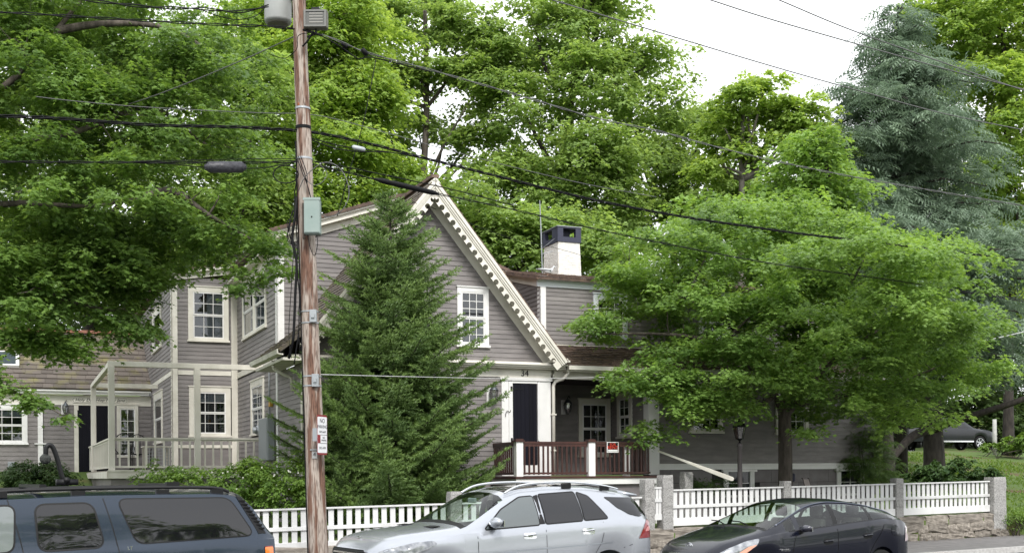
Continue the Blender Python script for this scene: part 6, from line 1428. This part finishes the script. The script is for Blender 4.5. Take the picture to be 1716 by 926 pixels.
MB().box(.2, .36, -.05, .05, .35, .42).box(.2, .36, -.05, .05, .75, .82).build('hanger', GALV, tr_)
fl_ = empty('floodlight', tuple(at(528, 31, 18.0))); tag(fl_, 'square grey floodlight mounted on the right of the pole top', 'floodlight')
MB().box(-.185, .185, 0, .14, -.145, .145).build('housing', mat('dark_housing', (.10, .095, .08), .5), fl_, bevel=.02)
MB().box(-.17, .17, -.02, -.001, -.13, -.105).box(-.17, .17, -.02, -.001, .105, .13).box(-.17, -.145, -.02, -.001, -.105, .105).box(.145, .17, -.02, -.001, -.105, .105).build('bezel', mat('bezel_grey', (.16, .16, .15), .5), fl_)
MB().box(-.145, .145, -.006, -.0015, -.105, .105).build('lamp_glass', mat('floodlight_glass', (.11, .11, .10), .15), fl_)
for k in range(4): MB().box(-.09, .12, -.012, -.007, -.07 + k * .045, -.05 + k * .045).build('reflector_rib', mat('reflector_strip', (.25, .24, .22), .3), fl_)
MB().box(-.06, .06, .04, .1, .146, .19).build('gear_box', PLAST, fl_); MB().tube([(0, .07, -.145), (0, .07, -.21), (-.15, .2, -.21)], .018, 8).build('bracket_arm', IRON, fl_)
loosecable([(508, 50, 18.1), (525, 55, 18.05), (540, 60, 18.0)], .02); loosecable([(525, 52, 18.0), (516, 68, 18.05), (507, 78, 18.1)], .014)
loosecable([(520, 55, 18.1), (500, 60, 18.1), (498, 80, 18.1), (490, 90, 18.2), (475, 98, 18.3), (450, 90, 18.2)], .006)
# parking sign
sg = empty('parking_sign', tuple(at(540, 728, 18.12)), R(69)); tag(sg, 'tall narrow white NO PARKING sign screwed to the right side of the pole', 'sign')
W_ = mat('sign_white', (.74, .74, .76), .35); RED = mat('sign_red', (.22, .015, .02), .4); INK = mat('sign_ink', (.05, .05, .06), .5)
MB().prism(roundrect(0, 0, .30, .62, .03), lambda x, y, d: (x, d, y), 0, .004).build('sign_plate', RED, sg)
MB().prism(roundrect(0, 0, .285, .56, .02), lambda x, y, d: (x, d, y), -.0015, -.0005).build('sign_face', W_, sg)
for (t_, z, s_) in (('NO', .215, .095), ('PARKING', .125, .07), ('1AM-6AM', .045, .05), ('PARKING', -.085, .035), ('NO', -.045, .045), ('DEC-APR', -.205, .05)):
    text_obj('lettering', t_, s_, INK, sg, (0 if z > 0 or z < -.15 else .045, -.003, z), (R(90), 0, 0), .0008)
MB().box(-.14, -.06, -.004, -.002, -.13, -.0).build('red_panel', RED, sg); MB().box(-.06, .14, -.003, -.002, -.004, .003).build('rule_line', INK, sg); MB().box(-.06, .14, -.003, -.002, -.135, -.128).build('rule_line', INK, sg)
MB().box(-.14, -.10, .005, .09, -.1, .1).build('sign_bracket', GALV, sg)
# ------------------------------------------------------------------ overhead lines: each lies in the upright plane that follows the street
C0, _ = pz(220)
def onstreet(px, py, th=29., off=0.):
    """point of the line's vertical plane through the pole (direction th) seen at the picture position"""
    t = R(th); a, b = de(px, py); ux, uy = math.cos(t), math.sin(t); ox = C0.x - uy * off; oy = C0.y + ux * off
    s = (a * oy - ox) / (ux - a * uy); Yq = oy + s * uy; return Vector((ox + s * ux, Yq, EYE + b * Yq))
def line(name, label, P, rad, m=BLKC, th=29., off=0., cat='cable', twist=0, grp=None, n=10):
    W3 = [onstreet(x, y, th, off) for x, y in P]; root_p = W3[0]; path = smooth_path(W3, n)
    if not twist: o = MB().tube([tuple(p - root_p) for p in path], rad, 6).build(name, m, None, True); o.location = root_p; return tag(o, label, cat, grp)
    r = empty(name, root_p); tag(r, label, cat, grp); dist = 0; D = [0]
    for i in range(1, len(path)): dist += (path[i] - path[i - 1]).length; D.append(dist)
    # resample finely and wind strands round each other
    K = int(dist / .10); fine = []
    for i in range(K + 1):
        d = dist * i / K; j = max(k for k in range(len(D)) if D[k] <= d + 1e-9); j = min(j, len(path) - 2); f = (d - D[j]) / max(1e-6, D[j + 1] - D[j]); fine.append(path[j].lerp(path[j + 1], min(1, f)))
    for s in range(twist):
        b = []
        for i, p in enumerate(fine): a = i * .10 * 6.0 + 6.283 * s / twist; b.append(tuple(p - root_p + Vector((0, math.cos(a) * rad, math.sin(a) * rad))))
        MB().tube(b, rad * .62, 5).build('strand', m, r, True)
    return r
kg = 'power and telephone lines on the pole'
mainR = line('power_cable', 'thickest twisted black cable running right from the pole band, over the gable', [(505, 219), (560, 228), (640, 246), (700, 262), (860, 302), (1000, 336), (1150, 364), (1260, 380), (1345, 392), (1500, 410), (1716, 436)], .0165, twist=3, grp=kg)
for o_ in (1, 2): line('telephone_cable', 'upper' if 0 else ('slack black cable just below the thickest cable, near the pole' if o_ == 1 else 'thin wire strung beside the thickest cable near the pole'), [(520, 228 + o_ * 3), (560, 236 + o_ * 6), (600, 244 + o_ * 5), (660, 256), (720, 268)], .009, grp=kg)
tc_ = line('telephone_cable', 'second black cable with a long splice sleeve, running right below the thickest cable', [(510, 272), (560, 284), (640, 303), (720, 322), (860, 351), (1000, 384), (1150, 415), (1310, 444), (1500, 470), (1716, 505)], .012, twist=2, grp=kg)
line('telephone_cable', 'thin black cable closely above the second cable near its splice sleeve', [(510, 268), (560, 276), (620, 288), (700, 305), (760, 318), (860, 344)], .009, grp=kg)
def sleeve(name, label, a, b, rad, m=BLKC, th=29.):
    A_, B_ = onstreet(*a, th), onstreet(*b, th); d = B_ - A_; o = MB().tube([tuple(d * t) for t in (0, .06, .1, .5, .9, .94, 1)], [rad * .5, rad * .7, rad, rad * 1.03, rad, rad * .7, rad * .5], 10).build(name, m, None, True); o.location = A_; return tag(o, label, 'splice case')
sleeve('splice_case', 'long black splice sleeve on the second cable above the gable peak', (628, 300), (735, 325), .042)
sleeve('splice_case', 'dark wrapped splice bundle on the cable left of the pole', (343, 280), (412, 280), .085, mat('wrapped_sleeve', (.02, .02, .026), .5, (.05, .05, .06), 20, .6, 12))
sleeve('splice_case', 'small pale grey splice case under the thickest cable right of the pole', (590, 246), (612, 251), .035, mat('pale_case', (.42, .45, .48), .4))
line('service_cable', 'grey double cable falling right from the pole top past the floodlight', [(540, 58), (575, 72), (620, 90), (720, 117), (860, 157), (1000, 198), (1100, 219), (1200, 246), (1300, 270), (1450, 300), (1716, 345)], .012, GRYC, twist=2, grp=kg)
line('service_cable', 'sagging insulated loop just below the grey double cable beside the floodlight', [(535, 58), (570, 78), (600, 98), (620, 96), (660, 105), (720, 120)], .010, grp=kg)
sleeve('splice_case', 'black connector on the falling cable nearest to the floodlight', (572, 72), (582, 80), .03); sleeve('splice_case', 'larger black connector on the falling cable right of the floodlight', (606, 82), (616, 93), .04)
line('power_line', 'lowest of the three bare wires crossing the white sky', [(880, -14), (925, 0), (1050, 38), (1290, 110), (1450, 155), (1580, 190), (1716, 218)], .011, GRYC, grp=kg)
line('power_line', 'middle of the three bare wires crossing the white sky', [(1120, -22), (1190, 0), (1290, 32), (1450, 78), (1600, 120), (1716, 150)], .012, GRYC, grp=kg)
line('power_line', 'topmost of the three bare wires crossing the white sky', [(1240, -26), (1305, 0), (1420, 48), (1560, 98), (1716, 152)], .012, GRYC, grp=kg)
line('guy_wire', 'thin grey wire between the falling cable and the thickest cable', [(508, 190), (560, 199), (660, 226), (760, 254), (860, 280), (980, 308), (1100, 330)], .006, GRYC, grp=kg)
line('power_cable', 'black bundled cable running left from the pole band into the maple leaves', [(508, 219), (400, 213), (300, 211), (230, 208), (120, 200), (45, 196), (-100, 190)], .017, twist=3, grp=kg)
line('telephone_cable', 'straight black cable left of the pole that carries the wrapped bundle', [(510, 270), (440, 272), (342, 272), (200, 272), (0, 271), (-100, 271)], .014, twist=2, grp=kg)
line('telephone_cable', 'lower slack telephone cable hanging under the wrapped bundle left of the pole', [(505, 268), (470, 276), (430, 282), (340, 280), (280, 274), (200, 271)], .008, grp=kg)
line('telephone_cable', 'thin strand above the wrapped bundle left of the pole', [(505, 266), (440, 266), (340, 268), (220, 270)], .006, grp=kg)
line('power_cable', 'topmost dark cable at the upper left edge of the sky', [(60, -8), (140, 0), (250, 12), (340, 15), (400, 20), (450, 10)], .016, th=29, grp=kg, twist=2)
line('power_cable', 'second dark cable at the upper left, sagging to the pole top', [(-60, 18), (60, 24), (160, 30), (300, 38), (400, 43), (450, 44), (500, 50)], .014, twist=2, grp=kg)
line('service_cable', 'slack drooping wire under the topmost cable beside the transformer', [(330, 14), (370, 28), (400, 33), (430, 26), (448, 8)], .007, grp=kg)
line('service_cable', 'thin pale horizontal wire crossing the maple above the black bundle', [(60, 162), (130, 170), (250, 180), (430, 189), (500, 190)], .006, GRYC, grp=kg)
for (lb, P, rad, m_) in (('thin grey wire slanting up to the pole from the left through the leaves', [(50, 232, 23.5), (110, 215, 23), (190, 184, 22), (260, 160, 21), (330, 133, 20.2), (420, 95, 19.2), (500, 58, 18.4)], .009, GRYC),
                        ('dark wire climbing steeply from behind the pole box to the falling cable', [(565, 362, 20), (585, 290, 20), (610, 200, 20), (630, 100, 20.2)], .008, BLKC),
                        ('pale thin wire stretched from the pole to the yard maple in front of the door', [(538, 627, 18.5), (700, 631, 22), (860, 634, 26), (945, 633, 27.5), (1080, 630, 27.5), (1215, 625, 28)], .007, mat('pale_wire', (.55, .55, .55), .5)),
                        ('thin wire slanting across the steep gable to the chimney', [(640, 330, 25), (715, 345, 27), (790, 375, 28.5), (860, 400, 31), (930, 415, 32), (1010, 438, 33)], .006, BLKC),
                        ('thin wire crossing the cedar at the far right edge', [(1600, 488, 30), (1660, 494, 31), (1740, 505, 32)], .010, BLKC),
                        ('pale service wire rising to the right edge below the cedar', [(1640, 572, 30), (1680, 564, 31), (1730, 552, 32)], .010, mat('pale_wire', (.55, .55, .55), .5))):
    W3 = [at(*p) for p in P]; o = MB().tube([tuple(p - W3[0]) for p in smooth_path(W3, 8)], rad, 6).build('service_wire', m_, None, True); o.location = W3[0]; tag(o, lb, 'wire', kg)
# ================================================================== small things around the house
# rental sign on the porch railing
rs = empty('rental_sign', tuple(HF.w(.90, -1.55, 2.585)), HF.th); tag(rs, 'small red and black FOR RENT sign hung on the mahogany porch railing', 'sign')
MB().box(-.155, .155, 0, .006, -.125, .125).build('sign_board', TRIMW, rs); MB().box(-.135, .135, -.002, -.0005, -.105, .108).build('black_panel', IRON, rs)
for t_, z, s_ in (('FOR', .062, .085), ('RENT', -.012, .115)): text_obj('lettering', t_, s_, mat('sign_orange_red', (.75, .06, .03), .4), rs, (0, -.003, z), (R(90), 0, 0), .0008)
MB().box(-.125, .125, -.0035, -.0022, -.098, -.058).build('white_strip', TRIMW, rs)
# aerial
ae = empty('antenna_mast', tuple(HF.w(1.60, 3.9, 7.6)), 0); tag(ae, 'thin vertical white aerial mast left of the chimney', 'antenna')
MB().tube([(0, 0, -.1), (-.03, 0, 1.2), (-.06, 0, 2.05)], [.018, .018, .012], 8).build('mast', GALV, ae); MB().tube([(0, 0, .55), (.30, 0, .62)], .010, 6).tube([(0, 0, .70), (.34, -.1, .95)], .006, 6).build('stay', GALV, ae)
# gull
gl = empty('seagull', tuple(HF.w(.52, 1.25, 7.035)), HF.th); tag(gl, 'white seagull standing on the dormer roof edge, tail to the left', 'seagull')
GW = mat('white_feathers', (.72, .73, .74), .8, (.62, .64, .66), 8)
bm = bmesh.new(); ly = bm.verts.layers.skin.verify() if False else None; bm.free()
gb = MB(); vs = []; fs = []; prof = [(-.24, .165, .006, .02), (-.18, .16, .02, .030), (-.10, .15, .035, .045), (-.02, .135, .055, .062), (.06, .13, .062, .068), (.12, .15, .050, .060), (.155, .185, .036, .042), (.17, .22, .030, .032), (.185, .245, .031, .030), (.205, .252, .026, .024), (.225, .248, .012, .012), (.245, .242, .007, .008), (.268, .236, .003, .003)]
for (x, z, ry, rz) in prof:
    for k in range(10): a = 6.2832 * k / 10; vs.append((x, ry * math.cos(a), z + rz * math.sin(a)))
for i in range(len(prof) - 1):
    for k in range(10): fs.append((i * 10 + k, i * 10 + (k + 1) % 10, (i + 1) * 10 + (k + 1) % 10, (i + 1) * 10 + k))
fs += [tuple(range(10)), tuple(120 + k for k in reversed(range(10)))]
gb.add(vs, fs).build('body', GW, gl, True)
for sd in (-1, 1):
    MB().hexa([(-.30, sd * .015, .165), (-.28, sd * .03, .155), (.08, sd * .066, .12), (.10, sd * .06, .15), (-.30, sd * .02, .175), (-.2, sd * .04, .178), (.05, sd * .068, .17), (.08, sd * .05, .19)]).build('wing', mat('grey_feathers', (.50, .52, .54), .8), gl, True)
    MB().tube([(.02, sd * .025, .07), (.0, sd * .025, -.005), (.04, sd * .025, -.005)], .005, 5).build('leg', mat('pink_leg', (.45, .28, .2), .7), gl)
    MB().lathe([(.001, -.004), (.005, 0), (.001, .004)], 6, (.205, sd * .027, .256)).build('eye', IRON, gl)
# garden lamp post
lp = empty('lamp_post', tuple(at(1240, 815, 28.2).xy) + (G(*at(1240, 815, 28.2).xy),)); tag(lp, 'brown lantern lamp post standing behind the fence before the right wing', 'lamp post')
LPM = mat('lamp_post_brown', (.095, .08, .085), .6, (.12, .105, .105), 5); zt = at(1240, 742, 28.2).z - lp.location.z
MB().lathe([(.10, 0), (.095, .3), (.062, .42), (.056, zt - .1), (.075, zt - .08), (.06, zt - .02), (.05, zt)], 14).build('post', LPM, lp, True)
c0_ = (0, 0, zt)
MB().lathe([(.03, 0), (.02, .05), (.06, .09), (.07, .10)], 8, c0_).build('collar', IRON, lp, True)
MB().lathe([(.085, .10), (.155, .38), (.15, .40)], 6, c0_).build('glass', glassmat('lamp_post_glass', (.55, .5, .48), .25, .3), lp)
cg = MB()
for k in range(6): a = math.pi / 3 * k; cg.tube([(.088 * math.cos(a), .088 * math.sin(a), zt + .10), (.158 * math.cos(a), .158 * math.sin(a), zt + .39)], .008, 5)
cg.lathe([(.10, .095), (.09, .115)], 6, c0_); cg.build('cage', IRON, lp)
MB().lathe([(.175, .39), (.17, .41), (.10, .50), (.05, .53), (.05, .57), (.02, .62), (.004, .66)], 12, c0_).build('hood', IRON, lp, True)
# granite post by the steps
gx, gy = at(1150, 812, 28.0).xy; q_ = ST.inv(gx, gy); granite_post(q_[0], q_[1], at(1150, 790, 28).z, .24, .22, 'dark granite post below the broad white hand rail', G(gx, gy) - .05)
# sling patio chairs
SL_ = mat('taupe_sling', (.20, .165, .15), .8, (.24, .20, .185), 30); BRZ = mat('bronze_tube', (.05, .035, .03), .4)
def patio_chair(px, Yc, rz, label, hgt=.0):
    x, y = at(px, 812, Yc).xy; r = empty('patio_chair', (x, y, G(x, y)), rz); tag(r, label, 'patio chair', 'sling patio chairs behind the fence')
    for s_ in (-.27, .27):
        MB().tube(smooth_path([(-.30, s_, 0), (-.27, s_, .40), (.18, s_, .36), (.36, s_, .98), (.40, s_, 1.02)], 4), .014, 6).build('side_frame', BRZ, r, True)
        MB().tube(smooth_path([(-.30, s_, .02), (-.30, s_, .60), (-.24, s_, .66), (.0, s_, .65), (.26, s_, .62)], 4), .016, 6).build('armrest', BRZ, r, True); MB().tube([(.25, s_, .40), (.32, s_, 0)], .014, 6).build('leg', BRZ, r)
    MB().hexa([(-.27, -.25, .40), (.18, -.25, .355), (.18, .25, .355), (-.27, .25, .40), (-.27, -.25, .405), (.18, -.25, .36), (.18, .25, .36), (-.27, .25, .405)]).build('seat', SL_, r)
    MB().hexa([(.18, -.25, .36), (.19, -.25, .355), (.19, .25, .355), (.18, .25, .36), (.37, -.25, 1.0), (.375, -.25, .995), (.375, .25, .995), (.37, .25, 1.0)]).build('backrest', SL_, r)
patio_chair(1375, 29.3, R(150), 'taupe sling chair right of the maple trunk behind the fence'); patio_chair(1338, 29.6, R(170), 'taupe sling chair directly behind the maple trunk')
bb_ = tag(MB().box(-.11, .11, -.11, .11, 0, .22).tube([(0, 0, .22), (0, 0, .32)], .03, 8).build('wall_spotlight', mat('navy_spotlight', (.02, .02, .05), .5), None, bevel=.03), 'small dark blue lamp head on the foundation right of the maple trunk', 'spotlight'); bb_.location = HF.w(7.0, -.14, 1.72)
# deck furniture
def iron_chair(u, v, rz, label):
    r = empty('iron_chair', tuple(HF.w(u, v, 2.125)), HF.th + rz); tag(r, label, 'patio chair', 'dark metal chairs on the deck')
    for s_ in (-.22, .22): MB().tube(smooth_path([(-.2, s_, 0), (-.2, s_, .44), (-.24, s_, .62), (.0, s_, .66), (.22, s_, .60)], 4), .012, 6).build('armrest', IRON, r, True); MB().tube([(.2, s_, 0), (.2, s_, .44)], .012, 6).build('leg', IRON, r)
    MB().lathe([(.01, .43), (.24, .43), (.24, .455), (.01, .455)], 16).build('seat', IRON, r)
    b = MB(); b.tube([(.22 + .03 * math.sin(a) , .24 * math.cos(a), .70 + .28 * math.sin(a)) for a in np.linspace(0, 6.2832, 20)], .013, 6, False)
    for y in (-.14, -.07, 0, .07, .14): b.tube([(.22, y, .46), (.23, y, .95)], .006, 5)
    b.build('backrest', IRON, r)
iron_chair(-9.5, 5.9, R(80), 'leftmost dark metal chair behind the deck railing'); iron_chair(-9.0, 6.6, R(100), 'second dark metal chair behind the deck railing, right of the first')
tb = empty('deck_table', tuple(HF.w(-8.7, 5.6, 2.125)), HF.th); tag(tb, 'small table with a wire rack on the deck behind the railing', 'table')
MB().box(-.35, .35, -.3, .3, .60, .63).build('table_top', WEATH, tb)
for (x, y) in ((-.3, -.25), (.3, -.25), (-.3, .25), (.3, .25)): MB().box(x - .02, x + .02, y - .02, y + .02, 0, .6).build('leg', WEATH, tb)
b = MB()
for k in range(8): b.box(-.28 + k * .08 - .006, -.28 + k * .08 + .006, -.31, -.302, .12, .58)
for k in range(6): b.box(-.3, .3, -.3105, -.3025, .14 + k * .085, .15 + k * .085)
b.build('wire_rack', GALV, tb)
# wall box left wing
wb = tag(MB().box(-.1, .1, -.09, 0, 0, .22).build('meter_box', GREYP, None, bevel=.01), 'small grey utility box low on the left wing wall', 'utility box'); wb.location = HF.w(-12.20, 13.96, 2.25); wb.rotation_euler = (0, 0, HF.th)
# white pole right of the pickup
wp = at(1667, 755, 62); wpo = tag(MB().tube([(0, 0, -.3), (0, 0, 1.75)], [.13, .10], 12).build('white_post', mat('birch_white', (.48, .48, .46), .7, (.36, .36, .34), 4), None, True), 'pale upright post on the rise right of the pickup', 'post'); wpo.location = (wp.x, wp.y, at(1667, 757, 62).z)
# fallen leaves on pavement edge
q = np.random.default_rng(99); n = 1500; s_ = q.uniform(-3, 30, n); t_ = -np.abs(q.normal(0, .35, n)) - .05; P = np.array([[*ST.w(a, b)[:2], zroad(a) + .131] for a, b in zip(s_, t_)])
V, F, k = place('oval', P, q.normal(size=(n, 3)) * [1, 1, .1], q.normal(size=(n, 3)) * .2 + [0, 0, 1], q.uniform(.02, .055, n), q)
tag(link('leaf_litter', npmesh('leaf_litter', V, F, leafmat('dry_leaf', (.10, .06, .03), (.26, .20, .10), .2), np.repeat(q.random(n), k))), 'dry leaf litter along the foot of the stone wall', 'leaf litter', kind='stuff')
